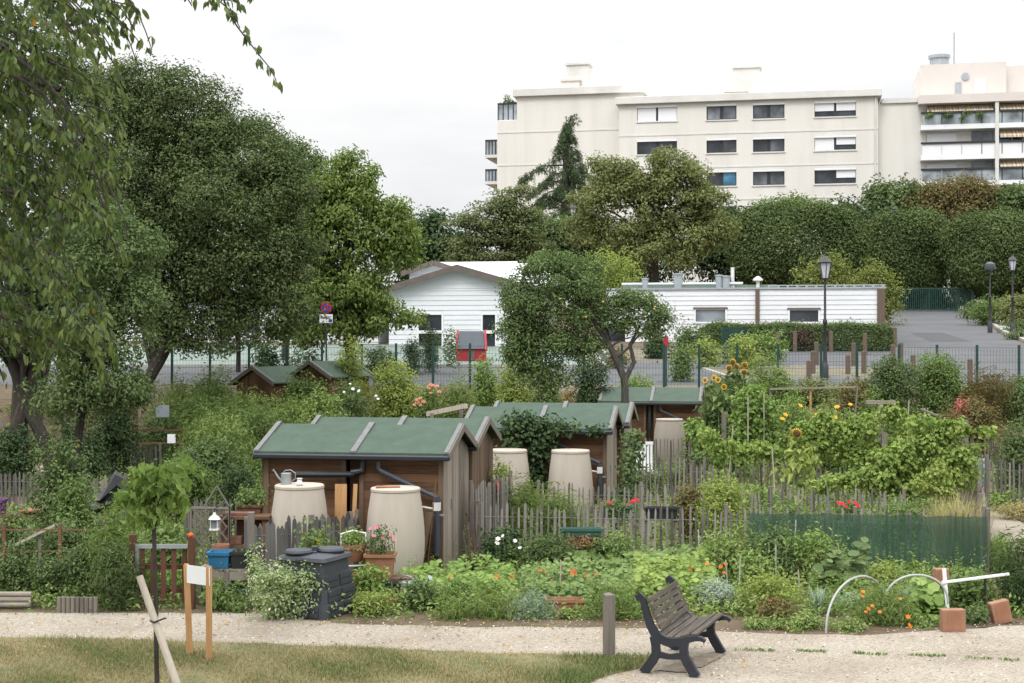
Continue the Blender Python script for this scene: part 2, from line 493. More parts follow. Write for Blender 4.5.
# leaf palettes
l_oak = leafmat('oak_leaf', [(.032, .046, .018), (.054, .074, .028), (.084, .108, .043)], trans=.18, accent=(.26, .16, .02))
l_ash = leafmat('ash_leaf', [(.05, .075, .02), (.082, .115, .03), (.12, .155, .044)], accent=(.26, .24, .04))
l_vine = leafmat('vine_leaf', [(.066, .102, .026), (.112, .158, .04), (.17, .205, .06)], trans=.3)
l_apple = leafmat('apple_leaf', [(.042, .065, .024), (.068, .098, .036), (.10, .13, .05)])
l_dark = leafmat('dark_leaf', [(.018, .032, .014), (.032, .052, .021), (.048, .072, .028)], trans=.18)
l_mid = leafmat('mid_leaf', [(.036, .056, .022), (.06, .086, .033), (.088, .118, .047)], accent=(.22, .2, .03))
l_fresh = leafmat('fresh_leaf', [(.048, .074, .024), (.076, .112, .036), (.11, .15, .052)], accent=(.28, .26, .04))
l_bright = leafmat('bright_leaf', [(.065, .10, .026), (.098, .148, .038), (.14, .195, .06)], trans=.3)
l_yel = leafmat('yellow_green_leaf', [(.095, .12, .032), (.14, .172, .046), (.19, .225, .07)], trans=.3)
l_cherry = leafmat('cherry_leaf', [(.024, .04, .015), (.042, .064, .02), (.066, .092, .028), (.09, .11, .034)], trans=.32, accent=(.30, .16, .02), rough=.5, spec=.2)
l_locust = leafmat('locust_leaf', [(.055, .068, .025), (.092, .108, .04), (.135, .145, .058)], accent=(.2, .13, .04))
l_pale = leafmat('pale_olive_leaf', [(.075, .09, .026), (.105, .125, .035), (.14, .155, .05)])
l_cedar = leafmat('cedar_needle', [(.045, .06, .026), (.075, .092, .038), (.108, .122, .05)])
l_blue = leafmat('blue_conifer', [(.035, .052, .028), (.056, .08, .04), (.084, .11, .055)])
l_box = leafmat('clipped_leaf', [(.034, .05, .018), (.052, .074, .026), (.076, .10, .036)], trans=.15)
l_red = leafmat('reddish_leaf', [(.06, .065, .026), (.09, .082, .033), (.115, .075, .034)], accent=(.25, .06, .03))
l_rust = leafmat('rusty_leaf', [(.085, .06, .03), (.14, .085, .045), (.17, .125, .06)])
l_silver = leafmat('silver_leaf', [(.15, .19, .14), (.21, .25, .20), (.27, .31, .25)])
l_grass = leafmat('grass_blade', [(.045, .07, .02), (.08, .095, .035), (.125, .115, .055), (.18, .15, .085)])
l_green = leafmat('green_blade', [(.06, .10, .025), (.10, .155, .038), (.15, .2, .06)])
l_grey = leafmat('grey_green_blade', [(.10, .145, .095), (.15, .195, .13), (.2, .24, .17)])
l_dry = leafmat('dry_blade', [(.13, .13, .055), (.20, .18, .085), (.28, .235, .12)])
l_varieg = leafmat('variegated_leaf', [(.08, .125, .04), (.16, .21, .09), (.36, .38, .24)])
l_weed = leafmat('weed_leaf', [(.05, .08, .022), (.085, .13, .035), (.13, .175, .055), (.16, .165, .07)])

# ------------------------------------------------------------------ camera, sky, light
cam = bpy.data.cameras.new('Camera'); cam.sensor_width = 36; cam.lens = F / 1024 * 36
cam.clip_end = 3000; cam.clip_start = .1
cam.shift_y = 0.0
co = bpy.data.objects.new('Camera', cam); COL.objects.link(co)
co.location = (0, 0, CZ); co.rotation_euler = (pi / 2, 0, 0)
SC.camera = co

SUN_EL, SUN_AZ = 52, 205    # azimuth measured clockwise from +Y
w = bpy.data.worlds.new('World'); SC.world = w; w.use_nodes = True
nt = w.node_tree
for n in list(nt.nodes): nt.nodes.remove(n)
wo = nt.nodes.new('ShaderNodeOutputWorld'); bg = nt.nodes.new('ShaderNodeBackground')
sky = N(nt, 'ShaderNodeTexSky', sky_type='NISHITA', sun_disc=False, sun_elevation=radians(SUN_EL), sun_rotation=radians(SUN_AZ))
sky.air_density = 1.0; sky.dust_density = 3.0
hs = N(nt, 'ShaderNodeHueSaturation', Saturation=.12, Value=1.0); nt.links.new(sky.outputs[0], hs.inputs['Color'])
tc = N(nt, 'ShaderNodeTexCoord')
mp = N(nt, 'ShaderNodeMapping'); mp.inputs['Scale'].default_value = (1, 1, 3.5)
nt.links.new(tc.outputs['Generated'], mp.inputs[0])
cl = N(nt, 'ShaderNodeTexNoise', Scale=2.6, Detail=7, Roughness=.55); nt.links.new(mp.outputs[0], cl.inputs['Vector'])
sx = N(nt, 'ShaderNodeSeparateXYZ'); nt.links.new(tc.outputs['Generated'], sx.inputs[0])
mr = N(nt, 'ShaderNodeMapRange'); mr.interpolation_type = 'SMOOTHSTEP'; mr.inputs[1].default_value = .12; mr.inputs[2].default_value = .95; mr.inputs[3].default_value = 5.68; mr.inputs[4].default_value = 21.0
nt.links.new(sx.outputs[2], mr.inputs[0])
cr_ = ramp(nt, cl.outputs['Fac'], [(.3, (.84, .86, .895)), (.48, (1.0, 1.005, 1.015)), (.68, (1.16, 1.16, 1.16))])
vm = N(nt, 'ShaderNodeVectorMath', operation='SCALE'); nt.links.new(cr_, vm.inputs[0]); nt.links.new(mr.outputs[0], vm.inputs['Scale'])
mxx = N(nt, 'ShaderNodeMix', data_type='RGBA'); mxx.inputs[0].default_value = .94
nt.links.new(hs.outputs[0], mxx.inputs[6]); nt.links.new(vm.outputs[0], mxx.inputs[7])
nt.links.new(mxx.outputs[2], bg.inputs[0]); bg.inputs[1].default_value = .14
nt.links.new(bg.outputs[0], wo.inputs[0])

sl = bpy.data.lights.new('Sun', 'SUN'); sl.energy = 1.3; sl.angle = radians(18); sl.color = (1, .98, .95)
so = bpy.data.objects.new('Sun', sl); COL.objects.link(so)
az, el = radians(SUN_AZ), radians(SUN_EL)
sd = Vector((sin(az) * cos(el), cos(az) * cos(el), sin(el)))
so.rotation_euler = sd.to_track_quat('Z', 'Y').to_euler()
so.location = (0, -10, 30)

SC.view_settings.view_transform = 'Standard'; SC.view_settings.look = 'None'; SC.view_settings.exposure = EXPOSURE
SC.view_settings.gamma = 1
SC.render.engine = 'CYCLES'
cy = SC.cycles
cy.max_bounces = 5; cy.diffuse_bounces = 3; cy.glossy_bounces = 2; cy.transmission_bounces = 3; cy.transparent_max_bounces = 6
cy.caustics_reflective = False; cy.caustics_refractive = False
cy.use_adaptive_sampling = True; cy.adaptive_threshold = .02
cy.use_denoising = True
try:
    cy.denoiser = 'OPENIMAGEDENOISE'; cy.denoising_input_passes = 'RGB_ALBEDO_NORMAL'; cy.denoising_prefilter = 'ACCURATE'
except Exception: pass

# ------------------------------------------------------------------ the setting
def grid_sheet(name, xs, ys, fz, mat, kind='structure'):
    V = [(x, y, fz(x, y)) for y in ys for x in xs]; n = len(xs)
    Fc = [(j * n + i, j * n + i + 1, (j + 1) * n + i + 1, (j + 1) * n + i) for j in range(len(ys) - 1) for i in range(n - 1)]
    me = bpy.data.meshes.new(name); me.from_pydata(V, [], Fc)
    me.polygons.foreach_set('use_smooth', [True] * len(Fc))
    return tag(link(name, me, mat), kind=kind)

def frange(a, b, s):
    return [a + i * s for i in range(int(round((b - a) / s)) + 1)]
xs = [-700, -300, -140, -80] + frange(-50, 50, .5) + [80, 140, 300, 700]
ys = [-30, -5, 5] + frange(10, 70, .5) + frange(75, 150, 5) + [200, 400, 1200]
grid_sheet('ground', xs, ys, T, m_soil)

def flat(name, pts, z, mat, kind='structure'):
    bm = bmesh.new()
    f = bm.faces.new([bm.verts.new((x, y, z)) for x, y in pts])
    bmesh.ops.triangulate(bm, faces=[f])
    me = bpy.data.meshes.new(name); bm.to_mesh(me); bm.free()
    o = tag(link(name, me, mat), kind=kind)
    if me.polygons[0].normal.z < 0: me.flip_normals()
    return o

def jag(pts, amp, step=.25, seed=3):
    r = random.Random(seed); out = []
    for (x0, y0), (x1, y1) in zip(pts, pts[1:]):
        n = max(1, int(math.hypot(x1 - x0, y1 - y0) / step))
        for i in range(n):
            t = i / n
            out.append((x0 + (x1 - x0) * t, y0 + (y1 - y0) * t + r.uniform(-amp, amp)))
    out.append(pts[-1]); return out
def g(px, py):
    p = hit(px, py); return (p.x, p.y)
back = [(-40, 21.6), g(0, 613), g(260, 614), g(340, 624), g(470, 628), g(600, 628), g(750, 634), g(860, 636), g(1000, 627), (14, 20.2), (40, 20.2)]
flat('gravel_path', [(-40, -4), (40, -4)] + jag(back, .05)[::-1], .005, m_gravel)
lawn_edge = [(-40, 19.6), g(0, 638), g(120, 640), g(250, 644), g(460, 653), g(600, 657), g(650, 658), g(646, 668), g(614, 674), g(588, 684), (.7, 14), (.4, -4)]
flat('lawn', [(-40, -4)] + jag(lawn_edge, .05)[:-1] + [(.4, -4)], .012, m_turf)
# gravel path that runs up the right side between the plots
flat('side_path', [g(985, 560), g(1040, 560), g(1042, 535), g(1000, 510), g(985, 494), g(962, 494), g(975, 512), g(992, 535)], .008, m_gravel)
# brown path behind the plots on the left
flat('back_path', [(-22, 43.2), (-9.2, 43.2), (-10, 45), (-22, 45.6)], .006, m_gravel)

def draped(name, rows, dz, mat, n=10, kind='structure'):
    """rows: (y, x_left, x_right) laid on the terrain"""
    V = []; Fc = []
    for y, a, b in rows:
        for i in range(n + 1):
            x = a + (b - a) * i / n; V.append((x, y, T(x, y) + dz))
    for j in range(len(rows) - 1):
        for i in range(n):
            k = j * (n + 1) + i; Fc.append((k, k + 1, k + n + 2, k + n + 1))
    me = bpy.data.meshes.new(name); me.from_pydata(V, [], Fc)
    return tag(link(name, me, mat), kind=kind)

draped('verge', [(50.6, -30, 45), (53, -30, 45)], .006, m_verge)
draped('road', [(52.6, -30, 60), (60.2, -30, 60), (60.3, 4, 60), (69.2, 4, 60), (69.3, X(893, 69.3), 60), (72, X(893, 72), X(1030, 72)), (84, X(890, 84), X(998, 84)), (115, X(886, 115), X(970, 115)), (122, X(886, 122), X(975, 122))], .012, m_asphalt)
draped('play_surface', [(60.5, -30, 3.6), (74, -30, 3.6)], .006, m_court)
def kerb(name, pts, w=.18, h=.13):
    mb = MB()
    for (x0, y0), (x1, y1) in zip(pts, pts[1:]):
        n = max(1, int(math.hypot(x1 - x0, y1 - y0) / 2))
        for i in range(n):
            a = Vector((x0 + (x1 - x0) * i / n, y0 + (y1 - y0) * i / n, 0)); b = Vector((x0 + (x1 - x0) * (i + .97) / n, y0 + (y1 - y0) * (i + .97) / n, 0))
            a.z = T(a.x, a.y) + h / 2 - .02; b.z = T(b.x, b.y) + h / 2 - .02
            mb.beam(a, b, w, h + .05)
    return tag(mb.build(name, m_kerb), kind='structure')
kerb('road_kerb', [(-30, 60.25), (3.9, 60.25), (3.9, 69.2)])
kerb('driveway_kerb', [(X(1046, 70), 70), (X(1003, 84), 84), (X(972, 115), 115)], .22, .16)
draped('pavement', [(72, X(1034, 72), X(1062, 72)), (84, X(1004, 84), X(1030, 84)), (115, X(973.5, 115), X(985, 115))], .1, m_kerb)
# islands of dry grass between the parking bays
def island(name, pts):
    V = [(x, y, T(x, y) + .1) for x, y in pts] + [(x, y, T(x, y) - .05) for x, y in pts]; n = len(pts)
    me = bpy.data.meshes.new(name)
    me.from_pydata(V, [], [list(range(n))] + [[i, (i + 1) % n, n + (i + 1) % n, n + i] for i in range(n)])
    tag(link(name, me, m_verge), kind='structure')
    kerb('island_kerb', pts + [pts[0]], .15, .14)
draped('road_patch', [(53.0, 18.0, 21.5), (54.6, 17.8, 21.4)], .017, plain('fresh_asphalt', (.055, .056, .06), .9))
draped('road_patch', [(76, 22.4, 24.6), (84, 23.5, 25.4)], .017, bpy.data.materials['fresh_asphalt'])
island('parking_island', [(8.4, 54.6), (X(905, 55.5), 55.2), (X(915, 58), 58), (X(800, 59.5), 59.6), (7.9, 58.6)])
island('planted_island', [(4.4, 62.6), (X(752, 62), 62.4), (X(788, 68.8), 68.9), (4.4, 68.9)])

# shade under the bench, painted as a jagged patch of darker soil
flat('bench_shade_patch', jag([g(656, 671), g(674, 664), g(692, 658), g(715, 653), g(724, 656), g(716, 662), g(702, 669), g(682, 674), g(656, 671)], .05, .06)[:-1], .016, noise_mat('bench_shade_soil', [(.3, (.15, .115, .08)), (.7, (.26, .225, .185))], scale=5, detail=9, bump=.4, bscale=30))
# ------------------------------------------------------------------ apartment building
AO = (X(700, 138), 138.0)
ATH = radians(11.5)
def ap(px, py): return on_plane(px, py, AO, ATH)
ABZ = T(*AO)
apt = root('apartment_building', 'tall cream apartment block with flat roof rising behind the trees', 'apartment building', (AO[0], AO[1], ABZ), -ATH)
def au(px): return ap(px, 150)[0]
def az_(px, py): return ap(px, py)[1] - ABZ
# left taller wing, middle, recessed link and balcony wing on the right
uL0, uL1, uM0, uM1, uR0, uR1 = au(513), au(640), au(619), au(878), au(922), au(1060)
zL = az_(560, 92); zM = az_(740, 101); zR = az_(900, 101)
wl = MB()
wl.box(uL0, uL1, 2.0, 16, az_(530, 117), zL); wl.box(au(493), uL1 - .01, 2.002, 16, -1, az_(530, 117))
hi = wl.build('left_wing_wall', m_render, apt)
cop = MB(); cop.box(uL0 - .35, uL1 + .3, 1.6, 16.3, zL, zL + .75); cop.build('parapet', m_coping, apt, bevel=.04)
rows4 = [(105, 121), (139, 154), (171, 187), (205, 221)]
cols = [(637, 677), (706.5, 736.5), (753, 784.5), (814.5, 856)]
holes = []; kinds = []
WINK = {(0, 0): 'ss', (0, 1): 'dd', (1, 0): 'pq', (1, 1): 'dq', (1, 2): 'db', (1, 3): 'pq', (2, 0): 'qp', (2, 1): 'dq', (2, 2): 'qq', (2, 3): 'dd', (3, 0): 'hh', (3, 1): 'sh', (3, 2): 'dh', (3, 3): 'hh'}
dslope = {0: 0, 1: -1.5, 2: -2.7, 3: -4.7}
for ci, (a, b) in enumerate(cols):
    for ri, (t, bt) in enumerate(rows4):
        k = 1 - .12 * ri
        holes.append((au(a), au(b), az_((a + b) / 2, bt + dslope[ci] * k), az_((a + b) / 2, t + dslope[ci] * k)))
        kinds.append(WINK.get((ci, ri), 'dd'))
wm = wall_mesh(uM0, uM1, -1, zM, holes, .35)
wm.add([(uM0, 0, -1), (uM0, 0, zM), (uM0, 15, zM), (uM0, 15, -1)], [(0, 1, 2, 3)])
wm.add([(uM1, 0, -1), (uM1, 15, -1), (uM1, 15, zM), (uM1, 0, zM)], [(0, 1, 2, 3)])
wm.build('middle_wing_wall', m_render, apt)
bands = MB()
for pyb in (134, 167.5, 200):
    bands.box(uM0, uM1, -.035, 0, az_(700, pyb) - .06, az_(700, pyb) + .06)
    bands.box(au(493) + .01, uM0 - .01, 1.965, 2.0, az_(560, pyb - 6) - .06, az_(560, pyb - 6) + .06)
bands.build('floor_band', m_coping, apt)
cop = MB(); cop.box(uM0 - .3, uM1 + .35, -.45, 15.4, zM, zM + .7); cop.build('parapet', m_coping, apt, bevel=.04)
wl = MB(); wl.box(uM1 + .02, uR0 + .5, 1.2, 15, -1, zR); wl.build('link_wall', m_render, apt)
cop = MB(); cop.box(uM1 + .36, uR0 + .5, 1.0, 15.2, zR, zR + .45); cop.build('parapet', m_coping, apt)
mb = MB(); mb.path([(uM1 - .25, -.1, 0), (uM1 - .25, -.1, zM)], .07, 8); mb.build('downpipe', m_coping, apt)
for (a, b, c, d), k in zip(holes, kinds):
    fr = MB(); y = .2; t = .09; m = (a + b) / 2
    for x0, x1, z0, z1 in ((a, b, c, c + t), (a, b, d - t, d), (a, a + t, c + t, d - t), (b - t, b, c + t, d - t), (m - .16, m + .16, c + t, d - t)):
        fr.box(x0, x1, y, y + .1, z0, z1)
    f = fr.build('window', m_dark, apt)
    for (x0, x1), kk in zip(((a + t, m - .16), (m + .16, b - t)), k):
        pm = {'d': m_pane, 'p': m_paneb, 'q': m_paneq, 'b': m_paneblue}.get(kk, m_pane)
        MB().box(x0 - .02, x1 + .02, y + .04, y + .07, c + t - .02, d - t + .02).build('pane', pm, f)
        if kk in 'sh':
            zz = c + .02 if kk == 's' else c + (d - c) * .36
            MB().box(x0 - .05, x1 + .05, y - .06, y - .01, zz, d - .02).build('roller_shutter', m_shutter, f)
    MB().box(a - .1, b + .1, -.08, .2, c - .14, c - .02).build('sill', m_coping, f)
    MB().box(a, b, -.05, .18, d - .24, d - .02).build('blind_box', m_white, f)
# chimney stacks
def stack(px0, px1, pyt, yb, z0, name='chimney', mat=m_coping):
    mb = MB(); zt = ap((px0 + px1) / 2, pyt)[1] - ABZ
    zt += (zt + ABZ - CZ) * yb / 138
    k = 1 + yb / 138
    a, b = au(px0) * k, au(px1) * k
    mb.box(a, b, yb, yb + 2, z0, zt - .2); mb.box(a - .15, b + .15, yb - .15, yb + 2.15, zt - .2, zt)
    return mb.build(name, mat, apt)
stack(564, 586, 63, 4, zL + .6); stack(559, 577, 79, 3.5, zL + .6, 'roof_vent', m_render2); stack(731, 757, 66, 4, zM + .5); stack(724, 745, 90, 2, zM + .5, 'roof_vent', m_render2)
stack(757, 768, 91, 2.2, zM + .5, 'roof_vent', m_render2)
# left end balconies
for i, (a, b, c, d) in enumerate([(492, 513.5, 100, 116), (479.5, 493.5, 137, 151), (479.5, 493.5, 167, 178)]):
    sb = MB(); z1 = az_(500, d); z0 = az_(500, c)
    u0, u1 = au(a), au(b)
    sb.box(u0, u1, 2.6, 8, z1 - (.9 if i == 0 else .3), z1)
    s = sb.build('balcony', m_coping, apt)
    rl = MB(); rl.box(u0 + .05, u0 + .1, 2.7, 8, z1, z0); rl.box(u0 + .1, u1, 2.66, 2.72, z1, z0); rl.build('railing_glass', m_rail, s)
    tr = MB(); tr.box(u0, u1, 2.6, 2.78, z0, z0 + .14)
    for q in range(5):
        uu = u0 + .06 + (u1 - u0 - .1) * q / 4; tr.box(uu - .05, uu + .05, 2.62, 2.655, z1, z0)
    tr.build('handrail', m_dark, s)
    if i == 0:
        o, _ = crown('balcony_plant', [(u0 + 1.2, 3.4, z0 + .3, .8, .4, .7)], 8, 30, .4, .25, l_mid, s, seed=5)
# balcony wing on the right
zt = az_(960, 100)
wl = MB(); wl.box(uR0, uR1, 1.3, 16, -1, zt - .3); bw = wl.build('balcony_wing_wall', m_render, apt)
flo = [az_(960, 124), az_(960, 154.5), az_(960, 181), az_(960, 208)]
sl_ = MB(); sl_.box(uR0 - .3, uR1, -.2, 16.2, zt - .25, zt + .55); sl_.build('parapet', m_render2, apt)
upost = au(997)
mb = MB(); mb.box(upost - .16, upost + .16, -.1, .2, -1, zt - .25); mb.box(uR1 - .2, uR1, 0, .3, -1, zt - .25); mb.build('balcony_post', m_coping, apt)
for i, z in enumerate(flo):
    s = MB().box(uR0 - .1, uR1, 0.0, 1.3, z - .45, z).build('balcony', m_white, apt)
    top = flo[i - 1] - .45 if i else zt - .25
    zr = z + 1.15
    pans = MB()
    u = uR0
    while u < uR1 - .5:
        pans.box(u + .04, min(u + 1.75, uR1), .06, .10, z + .02, zr - .1); u += 1.8
    pans.build('railing_glass', m_rail if i != 1 else m_white, s)
    MB().box(uR0 - .1, uR1, -.06, .12, zr - .1, zr + .08).build('handrail', m_dark, s)
    # recessed glazing: broad white shutter, dark bay, doors behind the second bay
    MB().box(au(928), au(958), 1.2, 1.29, z + .05, top - .25).build('roller_shutter', m_shutter, s)
    MB().box(au(973), au(995), 1.2, 1.29, z + .05, top - .1).build('glass_door', m_paneb if i else m_pane, s)
    fr = MB().box(au(999), au(1013), 1.2, 1.29, z + .05, top - .1).build('glass_door', m_pane, s)
    MB().box(au(1001), au(1011), 1.15, 1.19, z + .6, top - .9).build('curtain', m_paneblue if i else m_pane, fr)
    MB().box(au(1015), au(1024), 1.2, 1.29, z + .05, top - .1).build('side_window', m_dark, s)
    if i == 0 or i == 3:
        MB().add([(uR0 + .5, .05, top - .75), (upost - .3, .05, top - .75), (upost - .3, 1.1, top - .1), (uR0 + .5, 1.1, top - .1), (uR0 + .5, .05, top - .95), (upost - .3, .05, top - .95)], [(0, 1, 2, 3), (4, 5, 1, 0)]).build('awning', m_awn, s)
    if i in (0, 1, 2):
        MB().add([(upost + .3, .05, top - .7), (uR1 - .3, .05, top - .7), (uR1 - .3, 1.1, top - .1), (upost + .3, 1.1, top - .1), (upost + .3, .05, top - .9), (uR1 - .3, .05, top - .9)], [(0, 1, 2, 3), (4, 5, 1, 0)]).build('awning', m_awn, s)
    if i == 0:
        for q in range(4):
            crown('balcony_plant', [(uR0 + .8 + q * 1.5, -.15, z + .85, .45, .2, .3)], 5, 30, .25, .2, l_mid if q % 2 else l_fresh, s, seed=q)
# pink penthouse with stack, door and pipe on the roof
kp = 1 + 3 / 138
pu0, pu1, pu2 = au(918.5) * kp, au(1004) * kp, au(1030) * kp
pz = (az_(960, 63.5) + ABZ - CZ) * kp + CZ - ABZ
ph = MB(); ph.box(pu0, pu1, 3, 12, zt + .5, pz); ph.box(pu1 + .02, pu2 + 3, 4.2, 12, zt + .5, pz - .2); pe = ph.build('penthouse', m_render2, apt)
MB().box(au(953) * kp, au(959) * kp, 2.9, 2.995, az_(956, 90), az_(956, 77)).build('penthouse_window', m_zinc, pe)
MB().box(au(972) * kp, au(983) * kp, 2.93, 2.995, az_(978, 92), az_(978, 73)).build('roof_door', m_white, pe)
MB().lathe([(.9, 0), (.9, .9), (1.05, .9), (1.05, 1.2), (.3, 1.35)], 12, c=(au(939) * kp, 5, pz)).build('roof_cowl', m_zinc, pe)
MB().path([(au(954) * kp, 5, pz), (au(954) * kp, 5, pz + 3.4)], .06, 6).build('aerial', m_zinc, pe)
MB().lathe([(.35, 0), (.35, .12), (.1, .12)], 12, M=Matrix.Rotation(pi / 2, 4, 'X'), c=(au(963) * kp, 2.98, az_(963, 71))).build('round_vent', m_zinc, pe)

# ------------------------------------------------------------------ low white school buildings
STH = radians(10)
def clad(mb, u0, u1, z0, z1, holes, y=0.0, pitch=.25, lap=.03, mi=0):
    """horizontal overlapping boards, cut out round the openings"""
    z = z0
    while z < z1 - .01:
        zb = min(z + pitch, z1)
        cuts = sorted([(h[0], h[1]) for h in holes if h[2] < zb - .02 and h[3] > z + .02])
        u = u0; segs = []
        for a, b in cuts:
            if a > u: segs.append((u, a))
            u = max(u, b)
        if u < u1: segs.append((u, u1))
        for a, b in segs:
            mb.add([(a, y - lap, z), (b, y - lap, z), (b, y - .004, zb), (a, y - .004, zb), (a, y + .01, z), (b, y + .01, z)], [(0, 1, 2, 3), (4, 5, 1, 0)], mi)
        z = zb
    return mb
def school_window(par, a, b, c, d, split=None, pane=m_pane, frame=m_white, blind=None, t=.09):
    fr = MB()
    for x0, x1, z0, z1 in ((a, b, c, c + t), (a, b, d - t, d), (a, a + t, c + t, d - t), (b - t, b, c + t, d - t)):
        fr.box(x0, x1, -.05, .12, z0, z1)
    if split: fr.box(a + t, b - t, -.04, .1, split - .08, split + .08)
    f = fr.build('window', frame, par)
    MB().box(a + t, b - t, .05, .08, c + t, d - t).build('pane', pane, f)
    if blind: MB().box(a - .04, b + .04, -.09, -.052, d - .05, d + .035).build('blind_box', m_fascia, f)
    return f
# flat-roofed wing on the right
SO = (X(885, 74), 74.0); sz0 = T(*SO) - .4
def sp(px, py): u, z = on_plane(px, py, SO, STH); return u, z - sz0
sch = root('flat_roofed_school', 'long low white clad building with a flat roof, two windows and roof ducts', 'building', (SO[0], SO[1], sz0), -STH)
ztop = sp(800, 289)[1]; uA = sp(606, 300)[0]
hl = [(sp(694, 0)[0], sp(727, 0)[0], sp(710, 323.5)[1], sp(710, 308)[1]), (sp(788, 0)[0], sp(820, 0)[0], sp(804, 323.5)[1], sp(804, 308.5)[1]), (sp(604, 0)[0], sp(627, 0)[0], sp(615, 346)[1], sp(615, 322)[1])]
wall_mesh(uA, 0, 0, ztop, hl, .15).build('wall', m_siding, sch)
clad(MB(), uA, 0, 0, ztop, hl).build('cladding', m_siding, sch)
MB().box(uA, 0, .4, 11, 0, ztop - .15).build('building_body', m_roofgreen, sch)
MB().box(uA - .05, .06, -.08, .4, ztop, ztop + .1).build('roof_edge', m_zinc, sch)
for px in (757.5, 881):
    u = sp(px, 300)[0]; wd = .11 if px < 800 else .2
    MB().box(u - wd, u + wd, -.1, .0, 0, ztop - .02).build('corner_board', m_brownpost, sch)
school_window(sch, *hl[0], pane=m_paneb, blind=True); school_window(sch, *hl[1], pane=m_pane, blind=True); school_window(sch, *hl[2], pane=m_pane)
# rooftop plant
zr = ztop + .02
MB().box(uA + .5, -5.5, 4.5, 11, ztop - .2, ztop + .42).build('raised_roof', m_roofgreen, sch)
dk = MB(); dk.path([(uA + .5, 3.6, zr + .42), (sp(742, 280)[0], 3.6, zr + .42)], .1, 10); dk.build('roof_duct', m_zinc, sch, smooth=True)
for px, hgt, r in ((683, .95, .26), (724, .85, .2), (731, .8, .22), (650, .7, .18)):
    u = sp(px, 285)[0] * 1.045
    MB().lathe([(r, 0), (r, hgt), (r * 1.2, hgt), (r * 1.2, hgt + .07), (.03, hgt + .09)], 14, c=(u, 3.6, zr)).build('roof_vent', m_zinc, sch, smooth=True)
u = sp(737.5, 275)[0] * 1.045; MB().path([(u, 4, zr), (u, 4, zr + 1.35)], .1, 10).build('flue', m_whitemetal, sch, smooth=True)
u = sp(763, 275)[0] * 1.045; MB().lathe([(.1, 0), (.1, .55), (.28, .6), (.28, .68), (.05, .85)], 12, c=(u, 4, zr)).build('roof_cowl', m_whitemetal, sch, smooth=True)
rl = MB()
for q in range(13): rl.box(sp(768, 0)[0] + q * .5, sp(768, 0)[0] + q * .5 + .12, 2.0, 2.1, zr, zr + .22)
rl.box(sp(768, 0)[0], sp(768, 0)[0] + 6.2, 2.02, 2.08, zr + .22, zr + .28); rl.build('roof_kerb_rail', m_zinc, sch)
# gabled hall
GO = (X(458, 73), 73.0); gz0 = T(*GO) - .4
def gp(px, py): u, z = on_plane(px, py, GO, STH); return u, z - gz0
hall = root('gabled_school_hall', 'white clad gabled hall with brown fascia and dark windows', 'building', (GO[0], GO[1], gz0), -STH)
uL, zLe = gp(389, 289); uRr, zRe = gp(531, 288); uP, zPk = gp(459, 267.5)
hh = [(gp(417, 0)[0], gp(443.5, 0)[0], gp(430, 349)[1], gp(430, 313)[1]), (gp(481, 0)[0], gp(497, 0)[0], gp(489, 349)[1], gp(489, 313)[1])]
ze = min(zLe, zRe)
wb = wall_mesh(uL, uRr, 0, ze, hh, .15); wb.add([(uL, 0, ze), (uRr, 0, ze), (uP, 0, zPk)], [(0, 1, 2)])
wb.box(uL, uRr, .4, 9, 0, ze - .02); wb.build('wall', m_siding, hall)
cb = clad(MB(), uL, uRr, 0, ze, hh)
z = ze
while z < zPk - .1:
    f0 = (z - ze) / (zPk - ze); f1 = min(1, (z + .25 - ze) / (zPk - ze))
    a0, b0 = uL + (uP - uL) * f0, uRr + (uP - uRr) * f0; a1, b1 = uL + (uP - uL) * f1, uRr + (uP - uRr) * f1
    cb.add([(a0, -.03, z), (b0, -.03, z), (b1, -.004, min(z + .25, zPk)), (a1, -.004, min(z + .25, zPk)), (a0, .01, z), (b0, .01, z)], [(0, 1, 2, 3), (4, 5, 1, 0)])
    z += .25
cb.build('cladding', m_siding, hall)
def gable_roof(par, uL, ze, uP, zP, uR, zr, y0, y1, mat, fas=.32, oh=.5):
    r = MB()
    sl = (zP - ze) / (uP - uL); sr = (zP - zr) / (uR - uP)
    L = (uL - oh, ze - oh * sl); Rr = (uR + oh, zr - oh * sr); Pk = (uP, zP)
    for A, B in ((L, Pk), (Pk, Rr)):
        r.add([(A[0], y0, A[1]), (B[0], y0, B[1]), (B[0], y1, B[1]), (A[0], y1, A[1]), (A[0], y0, A[1] + .1), (B[0], y0, B[1] + .1), (B[0], y1, B[1] + .1), (A[0], y1, A[1] + .1)],
              [(0, 1, 2, 3), (4, 7, 6, 5), (0, 4, 5, 1), (1, 5, 6, 2), (2, 6, 7, 3), (3, 7, 4, 0)])
    o = r.build('roof', mat, par)
    b = MB()
    for A, B in ((L, Pk), (Pk, Rr)):
        b.add([(A[0], y0 - .08, A[1] - fas + .13), (B[0], y0 - .08, B[1] - fas + .13), (B[0], y0 - .08, B[1] + .13), (A[0], y0 - .08, A[1] + .13),
               (A[0], y0 - .01, A[1] - fas + .13), (B[0], y0 - .01, B[1] - fas + .13), (B[0], y0 - .01, B[1] + .13), (A[0], y0 - .01, A[1] + .13)],
              [(0, 1, 2, 3), (4, 7, 6, 5), (0, 4, 5, 1), (1, 5, 6, 2), (2, 6, 7, 3), (3, 7, 4, 0)])
    b.build('fascia', m_fascia, o)
    return o
gable_roof(hall, uL, ze, uP, zPk, uRr, ze, -.45, 9.2, m_roofgrey)
for h in hh: school_window(hall, *h, split=gp(430, 332)[1])
